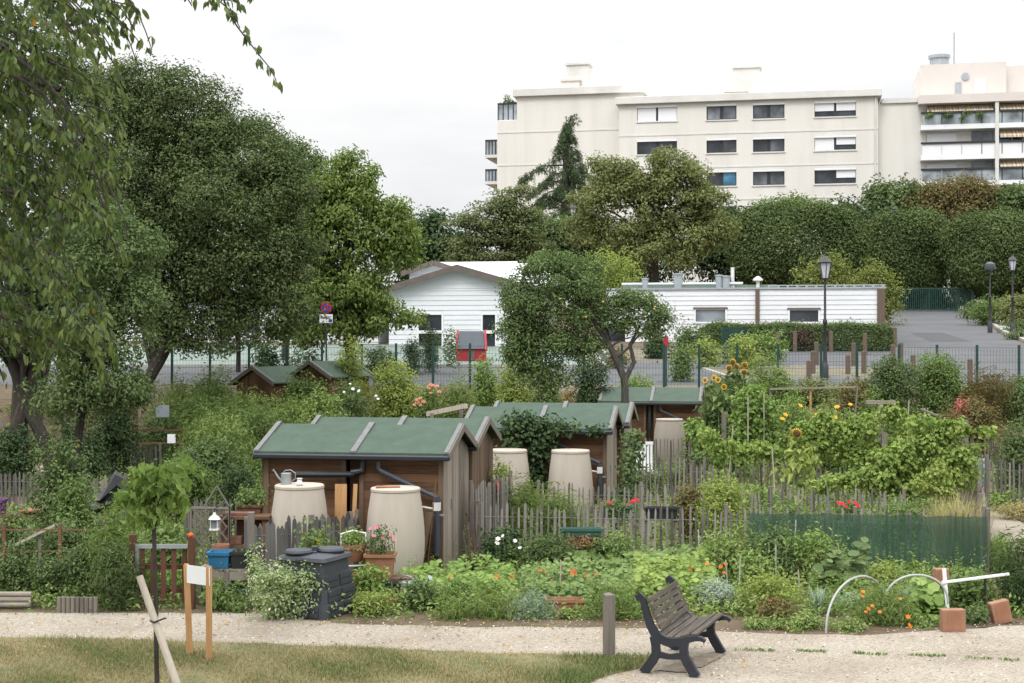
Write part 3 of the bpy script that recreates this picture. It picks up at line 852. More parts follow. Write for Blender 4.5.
# cross roof behind the gable, sloping towards the camera
k = 1 + 6 / 73
u0, u1 = gp(455, 264)[0] * k, gp(531, 264)[0] * k - .3
zt_ = (gp(490, 263.5)[1] + gz0 - CZ) * k + CZ - gz0
cr = MB(); cr.add([(u0, 2.2, zt_ - 1.5), (u1 + 1.2, 2.2, zt_ - 1.5), (u1, 6, zt_), (u0, 6, zt_), (u1 + 1.2, 9, zt_ - 1.5), (u0, 9, zt_ - 1.5)], [(0, 1, 2, 3), (3, 2, 4, 5), (1, 4, 2), (0, 3, 5)])
cr.build('cross_roof', m_roofgrey, hall)
# second smaller gable set back on the left
k2 = 1 + 9 / 73
def g2(px, py):
    u, z = gp(px, py); return u * k2, (z + gz0 - CZ) * k2 + CZ - gz0
ann = root('school_annex', 'small white annex with a pale roof just left of the gabled hall', 'building', (GO[0], GO[1], gz0), -STH)
a0, za = g2(377, 274); a1, zb = g2(421, 270.5); ap_, zp_ = g2(403, 264.5); a2, zc = g2(452, 263)
mb = MB(); mb.add([(a0, 9, 0), (a1, 9, 0), (a1, 9, zb), (ap_, 9, zp_), (a0, 9, za)], [(0, 1, 2, 3, 4)]); mb.add([(a0, 9.01, 0), (a0, 9.01, za), (a0, 14, za), (a0, 14, 0)], [(0, 1, 2, 3)]); mb.add([(a1, 9, 0), (a2 + 2, 9, 0), (a2 + 2, 9, zb), (a1, 9, zb)], [(0, 1, 2, 3)])
clad(mb, a0, a1, 0, za - .05, [], y=9.0)
mb.build('wall', m_siding, ann)
mb = MB(); mb.add([(a1, 8.6, zb + .02), (a2 + 2, 8.6, zb + .02), (a2 + 1.2, 13, zc + .3), (ap_, 13, zc + .3), (ap_, 8.6, zp_ + .12), (a0 - .4, 8.6, za + .05), (a0 - .4, 13, za + .05)], [(0, 1, 2, 3), (3, 4, 0), (4, 3, 6, 5)])
mb.build('roof', m_roofgrey, ann)
mb = MB(); mb.beam((a0 - .4, 8.55, za), (ap_, 8.55, zp_ + .06), .12, .3); mb.beam((ap_, 8.55, zp_ + .06), (a1 + .2, 8.55, zb), .12, .3); mb.build('fascia', m_fascia, ann)
# long low wing glimpsed under the trees on the left
LO = (X(385, 74), 74.5); lz0 = T(*LO) - .4
lw = root('low_school_wing', 'low white school wing seen between the tree trunks left of the hall', 'building', (LO[0], LO[1], lz0), -STH)
hw = [(-22 + 4.2 * i, -22 + 4.2 * i + 2.6, .9, 2.2) for i in range(5)]
wall_mesh(-24, -.4, 0, 3.0, hw, .15).build('wall', m_siding, lw)
clad(MB(), -24, -.4, 0, 3.0, hw).build('cladding', m_siding, lw)
MB().box(-24, -.4, .3, 9, 0, 2.95).build('building_body', m_siding, lw)
MB().box(-24.3, -.38, -.4, 9.3, 3.0, 3.25).build('roof', m_fascia, lw)
for h in hw: school_window(lw, *h)

# driveway gate
ga, gb = hit(886, 311.5), hit(972, 311.5)
gt = root('sliding_gate', 'dark green barred gate closing the top of the driveway', 'gate', ga)
L = (gb - ga).length; dz = gb.z - ga.z
mb = MB()
for i in range(int(L / .16)): mb.box(.12 + i * .16,  .185 + i * .16, -.02, .02, .18, 1.78)
mb.build('bar_panel', m_green, gt)
mb = MB()
for z in (.14, 1.8): mb.box(.1, L - .1, -.04, .04, z - .05, z + .05)
mb.box(L * .5 - .05, L * .5 + .05, -.045, .045, .19, 1.75); mb.build('gate_frame', m_green, gt)
for u in (0, L): MB().box(u - .12, u + .12, -.12, .12, -.2, 2.1).build('gate_post', m_green, gt)
# ------------------------------------------------------------------ van behind the gate
vp = hit(930, 309.5); vp = Vector((X(931, 121), 121, T(X(931, 121), 121)))
van = root('parked_van', 'white van parked behind the green driveway gate', 'van', vp, -.15)
mb = MB()
prof = [(-1.9, .35), (1.7, .35), (1.8, .8), (1.55, 1.05), (1.0, 1.95), (.7, 2.1), (-1.75, 2.1), (-1.92, 1.8)]
mb.prism(prof, lambda x, z: (x, -.85, z), lambda x, z: (x, .85, z)); mb.build('body', m_white, van, bevel=.06)
MB().prism([(-1.2, 1.2), (.6, 1.2), (.5, 1.75), (-1.2, 1.75)], lambda x, z: (x, -.87, z), lambda x, z: (x, -.84, z)).build('side_window', m_pane, van)
for x in (-1.2, 1.1):
    for y in (-.85, .85):
        MB().lathe([(.33, -.1), (.33, .1)], 16, M=Matrix.Rotation(pi / 2, 4, 'X'), c=(x, y, .33)).build('wheel', m_black, van)

# ------------------------------------------------------------------ garden sheds
def shed(label, loc, w=3.2, d=2.1, joint=True, gable=m_cladg, front=m_cladx, rz=-TH, he=2.03, hr=2.40, left_closed=True):
    """local x runs left from the front right corner (negative), y into the depth"""
    r = root('garden_shed', label, 'garden shed', loc, rz, 'garden sheds on the allotments')
    # front boards
    mb = MB()
    for x0, x1 in (((-w, -w / 2 - .12), (-w / 2 + .12, 0)) if joint else ((-w, 0),)):
        z = .05
        while z < he - .05:
            mb.box(x0, x1, 0, .04, z, min(z + .142, he - .03)); z += .148
        mb.box(x0 + .001, x1 - .001, .03, .06, .02, he - .04)
    mb.build('front_wall', front, r)
    if joint:
        MB().box(-w / 2 - .119, -w / 2 + .119, .22, .26, 0, he - .04).build('recess_panel', m_cladx, r)
    for x0 in ((-w, -w / 2 - .2, -w / 2 + .12, -.08) if joint else (-w, -.08)):
        MB().box(x0, x0 + .08, -.02, -.002, 0, he - .03).build('corner_post', m_cladz, r)
    # gable ends of upright boards
    for sx, mt in ((0, gable), (-w, m_cladz)):
        mb = MB(); n = 13; bw = d / n
        for i in range(n):
            y0 = i * bw; ym = y0 + bw / 2
            zt = he + (hr - he) * (1 - abs(ym - d / 2) / (d / 2)) - .06
            jx = random.uniform(0, .008)
            mb.box(sx - .03 + jx, sx + .01 + jx, y0 + .004, y0 + bw - .004, random.uniform(.02, .05), zt)
        mb.box(sx - .045, sx - .031, .0, d, .03, he - .1)
        g_ = mb.build('gable_wall', mt, r)
        if sx == 0:
            hd = MB(); hd.box(.02, .045, d * .28, d * .28 + .04, 1.02, 1.2); hd.path([(.03, d * .72, .5), (.05, d * .72, .5)], .03, 6); hd.build('door_handle', m_galv, g_)
    MB().box(-w, 0, d - .05, d - .01, .03, he - .05).build('back_wall', m_cladx, r)
    # roof
    oh = .13; fo = .16; k = (hr - he) / (d / 2)
    def slope(y0, z0, y1, z1, mb, x0, x1, t=.035):
        mb.add([(x0, y0, z0), (x1, y0, z0), (x1, y1, z1), (x0, y1, z1), (x0, y0, z0 + t), (x1, y0, z0 + t), (x1, y1, z1 + t), (x0, y1, z1 + t)],
               [(0, 3, 2, 1), (4, 5, 6, 7), (0, 1, 5, 4), (1, 2, 6, 5), (2, 3, 7, 6), (3, 0, 4, 7)])
    mb = MB()
    yf, zf = -fo, he - k * fo + .02; yb, zb = d + fo, he - k * fo + .02
    slope(yf, zf, d / 2, hr + .02, mb, -w - oh, oh); slope(d / 2, hr + .02, yb, zb, mb, -w - oh, oh)
    # felt laps
    ym = d * .3; slope(yf + .001, zf + .036, ym, zf + .036 + (ym - yf) * k, mb, -w - oh + .003, oh - .003, .012)
    rf = mb.build('roof', m_felt, r)
    for x in ([-w - oh, -w / 2, oh - .075] if joint else [-w - oh, oh - .075]):
        mb = MB(); ww = .075 if x != -w / 2 else .10
        slope(yf - .01, zf + .045, d / 2, hr + .067, mb, x, x + ww, .03)
        slope(d / 2, hr + .067, yb + .01, zb + .045, mb, x, x + ww, .03)
        mb.build('roof_batten', m_flash, rf)
    for x in (oh + .002, -w - oh - .027):
        mb = MB()
        for y0, z0, y1, z1 in ((yf, zf, d / 2, hr + .02), (d / 2, hr + .02, yb, zb)):
            mb.add([(x, y0, z0 - .07), (x, y1, z1 - .07), (x, y1, z1 + .06), (x, y0, z0 + .06), (x + .025, y0, z0 - .07), (x + .025, y1, z1 - .07), (x + .025, y1, z1 + .06), (x + .025, y0, z0 + .06)],
                   [(0, 1, 2, 3), (4, 7, 6, 5), (0, 4, 5, 1), (1, 5, 6, 2), (2, 6, 7, 3), (3, 7, 4, 0)])
        mb.build('bargeboard', m_gwood, rf)
    mb = MB(); mb.box(-w - oh, oh + .03, yf - .10, yf + .005, zf - .075, zf + .012); mb.build('gutter', m_gutter, r, bevel=.02)
    return r
def downpipe(r, x0, x1, he=1.93, zend=.3, y=-.16):
    mb = MB()
    mb.path([(x0, y, he - .02), (x0, y + .02, he - .16), (x0 + .04, y + .02, he - .2), (x1 - .05, y + .02, he - .62), (x1, y + .02, he - .66)], .042, 10)
    mb.path([(x1, y + .02, he - .62), (x1, y + .02, zend)], .056, 10)
    o = mb.build('downpipe', m_pipe, r, smooth=True)
    mb = MB(); mb.box(x1 - .055, x1 + .055, y - .045, y + .085, he - .86, he - .72); mb.path([(x1 - .05, y, he - .83), (x1 - .38, y - .1, he - .77)], .018, 8); mb.build('diverter', m_whitemetal, o)
    mb = MB(); mb.box(x1 - .06, x1 + .13, y + .0, y + .04, .98, 1.01); mb.build('pipe_clip', m_galv, o)
cth, sth = cos(TH), sin(TH)
def loc_on(o, x, y, z=0): return (o[0] + x * cth + y * sth, o[1] - x * sth + y * cth, z)
def gpt(px, Y): return (X(px, Y), Y, T(X(px, Y), Y))
A0 = gpt(443, 24.35)
sh1 = shed('front double shed with two beige water butts and a greyed gable', A0, w=3.2)
downpipe(sh1, -1.1, -.075)
mb = MB(); mb.path([(-2.55, -.3, 1.66), (-1.55, -.12, 1.66)], .055, 10); mb.path([(-1.42, -.02, 1.95), (-1.42, -.05, 1.72), (-1.6, -.12, 1.68)], .07, 10); mb.build('downpipe', m_black, sh1, smooth=True)
sh2 = shed('double shed tucked behind the front one with a brown gable', loc_on(A0, .02, 2.32), w=3.2, gable=m_cladz)
B0 = gpt(606.5, 31.2)
sh3 = shed('middle double shed with ivy over its left half', B0, w=3.1, gable=m_cladg)
downpipe(sh3, -1.2, -.13)
sh4 = shed('double shed tucked behind the middle one past the ivy', loc_on(B0, .15, 2.3), w=3.1, gable=m_cladg)
C0 = gpt(697, 45.3)
sh5 = shed('far shed behind the forked trunk of the apple tree', (C0[0], C0[1], 0), w=3.0, gable=m_cladz)
downpipe(sh5, -1.15, -.13)
mb = MB(); mb.path([(-1.5, -.02, 1.9), (-1.5, -.1, 1.2), (-1.5, -.1, .9)], .05, 8); mb.build('downpipe', m_black, sh5)
shl = shed('small shed at the far left with its dark gable turned to the path', gpt(237, 47.6), w=2.2, d=1.5, joint=False, rz=radians(-120), gable=m_cladx, he=2.25, hr=2.68, front=m_cladx)
shr = shed('small shed under a climber beside its twin at the far left', gpt(294, 48.2), w=2.2, d=1.5, joint=False, rz=radians(-120), gable=m_cladx, he=2.15, hr=2.58, front=m_cladx)

# ------------------------------------------------------------------ water butts
def tank(label, px, Y, pyt, R=.47, lidstuff=True):
    x = X(px, Y); z0 = T(x, Y); h = Zp(pyt, Y) - z0
    r = root('water_butt', label, 'water butt', (x, Y, z0), 0, 'beige water butts beside the sheds')
    R *= 1.03; pr = [(R * .80, .0), (R * .85, .02), (R * .92, h * .12), (R * .985, h * .28), (R, h * .42), (R * .985, h * .56), (R * .94, h * .72), (R * .875, h * .86), (R * .83, h * .955)]
    MB().lathe(pr, 36).build('barrel', m_tank, r, smooth=True)
    MB().lathe([(R * .835, h * .957), (R * .85, h * .962), (R * .85, h * .985), (R * .82, h * .995), (R * .3, h)], 36).build('lid', m_tank, r, smooth=True)
    return r, x, Y, z0 + h
T1 = tank('beige water butt with a metal watering can on its lid', 299.5, 23.7, 484)
T2 = tank('beige water butt with a terracotta tile on its lid', 395.5, 23.7, 487, .475)
T3 = tank('beige water butt half hidden behind the front sheds', 508, 30.4, 449, .47)
T4 = tank('beige water butt in front of the ivy covered shed', 570.5, 30.4, 449.5, .47)
T5 = tank('beige water butt at the farthest shed', 669.5, 44.7, 418.5, .49)
# tile on the second butt
o = MB().box(-.2, .2, -.08, .08, 0, .025).build('roof_tile', m_terra, loc=(T2[1] - .12, T2[2] - .08, T2[3] + .001), rz=.1, bevel=.006)
tag(o, 'flat terracotta tile lying on a water butt lid', 'tile')
def can(label, x, y, z, mat, s=1.0, rz=0.0):
    r = root('watering_can', label, 'watering can', (x, y, z), rz)
    MB().lathe([(.1 * s, 0), (.1 * s, .005), (.095 * s, .2 * s), (.085 * s, .205 * s)], 18).build('can_body', mat, r, smooth=True)
    mb = MB(); mb.path([(-.08 * s, 0, .05 * s), (-.16 * s, 0, .14 * s), (-.22 * s, 0, .24 * s)], [.022 * s, .017 * s, .012 * s], 8); mb.lathe([(.012 * s, 0), (.035 * s, .04 * s)], 10, M=Matrix.Rotation(radians(-50), 4, 'Y'), c=(-.22 * s, 0, .235 * s)); mb.build('spout', mat, r, smooth=True)
    mb = MB(); mb.path([(.09 * s, 0, .04 * s), (.17 * s, 0, .1 * s), (.17 * s, 0, .2 * s), (.08 * s, 0, .26 * s), (-.02 * s, 0, .25 * s), (-.06 * s, 0, .2 * s)], .009 * s, 6); mb.build('handle', mat, r, smooth=True)
    return r
can('small galvanised watering can standing on a water butt', X(285, 23.7) + .02, 23.7, T1[3], m_galv, .9)
can('tall galvanised watering can on the ground before the planter', X(410, 21.6), 21.6, 0, m_galv, 1.5, 2.6)
o = MB().lathe([(.04, 0), (.06, .03), (.035, .09), (.05, .12)], 12).build('tin_jug', m_whitemetal, loc=(X(300, 23.5), 23.45, T1[3]), smooth=True)
tag(o, 'tiny white tin jug beside the watering can', 'jug')

# ------------------------------------------------------------------ bench
bn = Vector((X(697, 16.8), 16.8, 0)); bf = Vector((X(727, 17.95), 17.95, 0))
ax = (bf - bn).normalized(); Lb = 1.36
rzb = math.atan2(ax.y, ax.x) - pi / 2
bench = root('park_bench', 'weathered slatted bench on dark iron ends beside the gravel path', 'bench', (bn.x - .30, bn.y + .02, .005), rzb + .06)
# side profile in (x forward, z): derived for a 0.64 m wide base
def ribbon(pts, w):
    """offset a centre line into a closed outline; w per point"""
    Lp, Rp = [], []
    for i, (x, z) in enumerate(pts):
        a = pts[max(0, i - 1)]; b = pts[min(len(pts) - 1, i + 1)]
        dx, dz = b[0] - a[0], b[1] - a[1]; l = math.hypot(dx, dz)
        nx, nz = -dz / l, dx / l; ww = w[i] if isinstance(w, (list, tuple)) else w
        Lp.append((x + nx * ww / 2, z + nz * ww / 2)); Rp.append((x - nx * ww / 2, z - nz * ww / 2))
    return Lp, Rp
def ribbon_mesh(mb, pts, w, y0, y1):
    Lp, Rp = ribbon(pts, w); n = len(pts)
    vs = [(x, y, z) for y in (y0, y1) for x, z in Lp + Rp]
    fs = []
    for i in range(n - 1):
        fs.append((i, i + 1, n + i + 1, n + i)); fs.append((2 * n + i, 3 * n + i, 3 * n + i + 1, 2 * n + i + 1))
        fs.append((i, 2 * n + i, 2 * n + i + 1, i + 1)); fs.append((n + i, n + i + 1, 3 * n + i + 1, 3 * n + i))
    fs.append((0, n, 3 * n, 2 * n)); e = n - 1; fs.append((e, 2 * n + e, 3 * n + e, n + e))
    mb.add(vs, fs)
spine = [(-.40, .86), (-.415, .90), (-.385, .925), (-.355, .895), (-.33, .80), (-.295, .68), (-.255, .565), (-.20, .475), (-.12, .415), (-.03, .385), (.08, .395), (.19, .43), (.29, .455), (.36, .455), (.41, .43)]
sw = [.04, .05, .055, .065, .075, .08, .09, .105, .11, .105, .09, .075, .06, .05, .04]
for y0 in (0.0, Lb):
    mb = MB(); t = .03
    ribbon_mesh(mb, spine, sw, y0 - t, y0 + t)
    ribbon_mesh(mb, [(-.20, .44), (-.19, .33), (-.185, .24), (-.23, .15), (-.29, .07), (-.335, .0)], [.12, .095, .105, .11, .105, .12], y0 - t - .003, y0 + t + .003)
    ribbon_mesh(mb, [(.15, .41), (.15, .31), (.155, .24), (.205, .15), (.255, .07), (.295, .0)], [.12, .095, .105, .11, .105, .12], y0 - t - .004, y0 + t + .004)
    ribbon_mesh(mb, [(-.185, .235), (-.03, .215), (.14, .235)], [.075, .06, .075], y0 - t + .003, y0 + t - .003)
    mb.build('iron_end', m_iron, bench)
def slat(c, ang, w, name):
    mb = MB()
    M = Matrix.Translation((c[0], 0, c[1])) @ Matrix.Rotation(-ang, 4, 'Y')
    mb.box(-w / 2, w / 2, .005, Lb - .005, -.014, .014, M=M)
    return mb.build(name, m_slat, bench, bevel=.004)
for i in range(5):
    t = i / 4
    x = -.315 + .125 * t + .015 * t * t; z = .845 - .30 * t
    a = math.atan2(-.30, .115 + .03 * t)
    slat((x + .032, z + .012), a, .066, 'back_slat')
for x, z, a in ((-.135, .463, radians(-30)), (-.04, .437, radians(-6)), (.06, .44, radians(6)), (.165, .475, radians(14)), (.275, .495, radians(8))):
    slat((x, z), a, .082, 'seat_slat')
# post beside the bench
p = hit(609, 659); pm = MB()
pm.box(-.06, .06, -.06, .06, -.1, .80); pm.add([(-.06, -.06, .80), (.06, -.06, .80), (.06, .06, .80), (-.06, .06, .80), (0, 0, .83)], [(0, 1, 4), (1, 2, 4), (2, 3, 4), (3, 0, 4)])
o = pm.build('wooden_post', m_gwood, loc=p, rz=.3); tag(o, 'square grey wooden post standing in the lawn edge by the bench', 'post')

# ------------------------------------------------------------------ two-post notice, leaning stake
n1, n2 = hit(190, 657), hit(209, 661)
sg = root('notice_board', 'blank white card nailed between two peeled larch posts', 'sign', n1)
d = n2 - n1
for q, hh_, dx in ((Vector((0, 0, 0)), 1.16, -.045), (d, 1.17, 0.0)):
    mb = MB(); mb.path([(q.x, q.y, -.1), (q.x + dx * .5, q.y, hh_ * .5), (q.x + dx, q.y, hh_ - .02), (q.x + dx, q.y, hh_)], [.041, .040, .038, .030], 12); mb.build('post', m_honey, sg, smooth=True)
a = Vector((-.03, -.045, 0)); b = d + Vector((.02, -.045, 0)); mb = MB()
mb.add([(a.x, a.y, .93), (b.x, b.y, .93), (b.x, b.y - .004, 1.155), (a.x, a.y - .004, 1.155), (a.x, a.y + .006, .93), (b.x, b.y + .006, .93), (b.x, b.y + .002, 1.155), (a.x, a.y + .002, 1.155)],
       [(0, 1, 2, 3), (4, 7, 6, 5), (0, 4, 5, 1), (1, 5, 6, 2), (2, 6, 7, 3), (3, 7, 4, 0)])
mb.build('card', m_paper, sg)
s0 = Vector((X(181, 15.82), 15.82, 0)); s1 = P(139.5, 576, 16.08)
stk = root('leaning_stake', 'pale peeled stake leaning against the young tree in the lawn', 'stake', s0)
rel = s1 - s0
MB().path([(-rel.x * .06, 0, -rel.z * .06), rel * .3, rel * .62, rel], [.046, .045, .043, .040], 12).build('pole', m_pale, stk, smooth=True)
q = rel * .62; mb = MB(); mb.path([q + Vector((-.05, -.02, .01)), q + Vector((.0, -.055, .0)), q + Vector((.09, -.03, .03)), q + Vector((.11, .03, .03))], .011, 6); mb.build('tree_tie', m_black, stk)

# ------------------------------------------------------------------ picket fences
def pickets(label, pts, h, sp=.105, wd=.045, mat=m_picket, irr=.06, posts=True, lean=.03, wires=(.25, .8), group='split chestnut picket fences between the plots', seed=1, flat_top=False, name='picket_fence'):
    """pts on the ground; one fence with its pickets, binding wires and posts"""
    r_ = random.Random(seed)
    p0 = Vector(pts[0]); r = root(name, label, 'fence', p0, 0, group)
    mb = MB(); wr = MB()
    for A, B in zip(pts, pts[1:]):
        A = Vector(A); B = Vector(B); L_ = (B - A).length; u = (B - A) / L_; nn = Vector((-u.y, u.x, 0)).normalized()
        k = int(L_ / sp)
        for i in range(k + 1):
            c = A + u * (i * sp + r_.uniform(-.015, .015)) - p0
            hh = h * (1 + r_.uniform(-irr, irr)); lw = r_.uniform(-lean, lean); w = wd * r_.uniform(.75, 1.2)
            off = nn * r_.uniform(-.006, .006); tilt = nn * r_.uniform(-.02, .02)
            un = Vector((u.x, u.y, 0)).normalized()
            def q(s_, z, side): return c + off + un * (s_ + lw * z / h) + tilt * z + nn * (side * .009) + Vector((0, 0, z))
            if flat_top: prof = [(-w / 2, 0), (w / 2, 0), (w / 2, hh), (-w / 2, hh)]
            else: prof = [(-w / 2, 0), (w / 2, 0), (w * .42, hh - .06), (w * .08, hh), (-w * .12, hh), (-w * .45, hh - .05)]
            mb.prism(prof, lambda x, z: q(x, z, -1), lambda x, z: q(x, z, 1))
        for wz in wires:
            for s_ in (-1, 1):
                a_ = A - p0 + Vector((0, 0, h * wz)) + nn * .013 * s_; b_ = B - p0 + Vector((0, 0, h * wz)) + nn * .013 * s_
                wr.beam(a_, b_, .004, .004)
    mb.build('picket_panel', mat, r); wr.build('binding_wire', m_galv, r)
    if posts:
        tot = [Vector(p) - p0 for p in pts]
        for A, B in zip(tot, tot[1:]):
            L_ = (B - A).length; k = max(1, int(L_ / 1.9))
            nn = Vector((-(B - A).y, (B - A).x, 0)).normalized()
            for i in range(k + 1):
                c = A + (B - A) * (i / k) + nn * .05
                pm = MB(); pm.path([(c.x, c.y, c.z - .1), (c.x + r_.uniform(-.02, .02), c.y, c.z + h * 1.07)], [.042, .036], 8); pm.build('post', m_gwood, r)
    return r
def gl(px, Y, dz=0): q = gpt(px, Y); return (q[0], q[1], q[2] + dz)
F1 = pickets('grey picket fence behind the flower beds, draped with green net at right', [gl(478, 25.5), gl(988, 24.3)], 1.02, seed=3)
# shade net on its right half
a = Vector(gl(747, 24.78)) ; b = Vector(gl(986, 24.2)); mb = MB(); n = 40; p0 = Vector(gl(478, 25.5))
vs = []; 
rr = random.Random(4)
for i in range(n + 1):
    c = a + (b - a) * i / n - p0; s_ = -.035 + rr.uniform(-.012, .012)
    for z in (0.02, .35, .7, .97 + rr.uniform(-.02, .02)): vs.append((c.x, c.y + s_ + rr.uniform(-.008, .008), z))
mb.add(vs, [(i * 4 + j, i * 4 + 4 + j, i * 4 + 5 + j, i * 4 + 1 + j) for i in range(n) for j in range(3)])
mb.build('shade_net', m_net, F1)
pickets('weathered picket row just behind the netted fence with tilted tops', [gl(640, 28.6), gl(905, 27.8)], 1.0, seed=5, irr=.12, lean=.08)
pickets('picket row in front of the ivy shed water butt', [gl(538, 29.4), gl(642, 29.0)], 1.0, seed=6)
pickets('picket row behind the red geraniums, before the far shed', [gl(560, 34.6), gl(705, 35.4)], 1.0, seed=8, irr=.1)
pickets('picket row half buried in the grape vine', [gl(692, 34.4), gl(880, 33.5)], 1.0, seed=9)
pickets('short picket row at the foot of the far shed', [gl(616, 43.6), gl(705, 43.2)], 1.0, seed=10)
pickets('distant brown picket row under the bank of shrubs on the right', [gl(858, 43.2), gl(1060, 42.0)], 1.05, seed=11, mat=m_pdark)
pickets('picket row leading away beside the right hand path', [gl(988, 24.4), gl(978, 30.5), gl(967, 35.0)], 1.05, seed=12)
pickets('picket side fence right of the path with a blue cloth', [gl(955, 37), gl(985, 33.5), gl(1040, 32.5)], 1.2, seed=13)
pickets('jagged grey picket screen behind the compost bin', [gl(247, 22.6), gl(312, 22.9), gl(352, 23.3)], 1.08, sp=.062, wd=.08, seed=14, irr=.09, mat=m_pgrey)
pickets('picket return between the two front water butts', [gl(352, 23.35), gl(360, 23.9)], 1.05, sp=.08, wd=.07, seed=15, mat=m_pgrey)
pickets('dark picket panel behind the trellis and bricks', [gl(186, 26.6), gl(256, 26.2)], 1.0, sp=.085, wd=.06, mat=m_pdark, seed=16)
pickets('old grey pickets behind the black sack', [gl(84, 30.2), gl(126, 30.4)], 1.05, sp=.09, wd=.06, seed=17)
pickets('dark pickets at the far left before the brown ground', [gl(-30, 33), gl(62, 32.6)], .9, sp=.09, wd=.06, mat=m_pdark, seed=18)
pickets('pickets right of the front sheds beside the pot of sticks', [gl(474, 25.6), gl(512, 27.6)], 1.35, sp=.09, wd=.06, seed=19)
pickets('picket fence along the back path under the dark oak', [gl(62, 42.0), gl(160, 42.0)], .9, sp=.1, wd=.06, mat=m_pdark, seed=20)

# ------------------------------------------------------------------ little front gate and frames on the left
ga = Vector(gl(133, 21.2)); gb = Vector(gl(192, 21.0))
gt = root('garden_gate', 'low red brown slatted gate with a grey top rail', 'gate', ga)
L_ = (gb - ga); 
for q, hh in ((Vector((0, 0, 0)), 1.07), (L_, 1.06)):
    MB().box(q.x - .045, q.x + .045, q.y - .045, q.y + .045, -.1, hh).build('gate_post', m_rust, gt)
mb = MB()
for i in range(5):
    c = L_ * ((i + .9) / 5.6); mb.box(c.x - .035, c.x + .035, c.y - .012, c.y + .012, .08, .88)
mb.box(.05, L_.x - .05, .015, .04, .2, .27); mb.box(.05, L_.x - .05, .015, .04, .55, .62)
mb.build('slat_panel', m_rust, gt)
mb = MB(); mb.beam((.05, -.02, .90), (L_.x - .05, L_.y - .02, .93), .05, .06); mb.beam((.075, -.03, .05), (.075, -.03, .87), .05, .045, up=(0, 1, 0)); mb.build('top_rail', m_galv, gt)
o = MB().lathe([(.012, 0), (.034, .012), (.042, .034), (.032, .06), (.006, .068)], 14).build('red_bauble', m_petred, loc=(gb.x - .02, gb.y, 1.06), smooth=True); tag(o, 'orange red ball sitting on the gate post', 'ball')

# potting shelf of grey pallet boards with tubs
sf = Vector(gl(198, 21.4)); sz = .42
shf = root('potting_bench', 'grey pallet wood bench holding the blue and black tubs', 'bench', sf)
wS = X(256, 21.4) - sf.x
mb = MB()
for i in range(4): mb.box(0, wS, i * .12, i * .12 + .1, .50, .53)
mb.build('bench_top', m_gwoodx, shf)
mb = MB(); mb.box(0, wS, -.03, -.005, .36, .49); mb.box(0, wS, -.03, -.005, .02, .13); mb.build('front_rail', m_gwoodx, shf)
for u in (.0, wS * .5 - .03, wS - .06): MB().box(u, u + .06, -.056, -.032, 0, .5).build('leg', m_gwood, shf); MB().box(u, u + .06, .42, .46, 0, .49).build('leg', m_gwood, shf)
def tub(name, label, cat, px0, px1, Y, z, h, mat, taper=.9, d=.3):
    a_, b_ = X(px0, Y), X(px1, Y); w = b_ - a_
    r = root(name, label, cat, ((a_ + b_) / 2, Y, z))
    t = .012
    mb = MB(); k = taper
    o_ = [(-w / 2, -d / 2), (w / 2, -d / 2), (w / 2, d / 2), (-w / 2, d / 2)]
    def ring(s_, zz, ins=0): return [(x * s_ - math.copysign(ins, x), y * s_ - math.copysign(ins, y), zz) for x, y in o_]
    vs = ring(k, 0) + ring(1, h) + ring(1, h, t) + ring(k, h * .72, t)
    fs = [(0, 3, 2, 1)]
    for l in range(3):
        for i in range(4): fs.append((l * 4 + i, l * 4 + (i + 1) % 4, l * 4 + 4 + (i + 1) % 4, l * 4 + 4 + i))
    fs.append((12, 13, 14, 15))
    mb.add(vs, fs); mb.build('tub_body', mat, r)
    rm = MB(); e = .02
    for x0, x1, y0, y1 in ((-w / 2 - e, w / 2 + e, -d / 2 - e, -d / 2 - .002), (-w / 2 - e, w / 2 + e, d / 2 + .002, d / 2 + e), (-w / 2 - e, -w / 2 - .002, -d / 2 - .002, d / 2 + .002), (w / 2 + .002, w / 2 + e, -d / 2 - .002, d / 2 + .002)):
        rm.box(x0, x1, y0, y1, h - .045, h + .002)
    rm.build('rim', mat, r)
    return r
tub('plant_tub', 'bright blue plastic tub on the pallet bench', 'tub', 210, 231, 21.55, .535, .24, m_tub, d=.34)
tub('plant_tub', 'black plastic tub with spiky green leaves on the pallet bench', 'tub', 233, 255, 21.55, .535, .25, m_black, d=.34)
tub('plant_tub', 'green crate stored under the pallet bench', 'crate', 232, 248, 21.62, .02, .2, m_tealbox, d=.3)
def pot(label, x, y, z, r0, h, mat=m_terra, name='flower_pot', group=None):
    R = root(name, label, 'flower pot', (x, y, z), 0, group)
    MB().lathe([(r0 * .68, 0), (r0 * .7, .005), (r0 * .94, h * .8), (r0 * .9, h * .8), (r0 * .5, h * .78)], 22).build('pot_body', mat, R, smooth=True)
    MB().lathe([(r0 * .95, h * .78), (r0, h * .79), (r0 * 1.02, h), (r0 * .92, h), (r0 * .90, h * .9)], 22).build('rim', mat, R, smooth=True)
    return R
pot('small terracotta pot set behind the blue tub', X(220, 21.8), 21.85, .535, .13, .3)
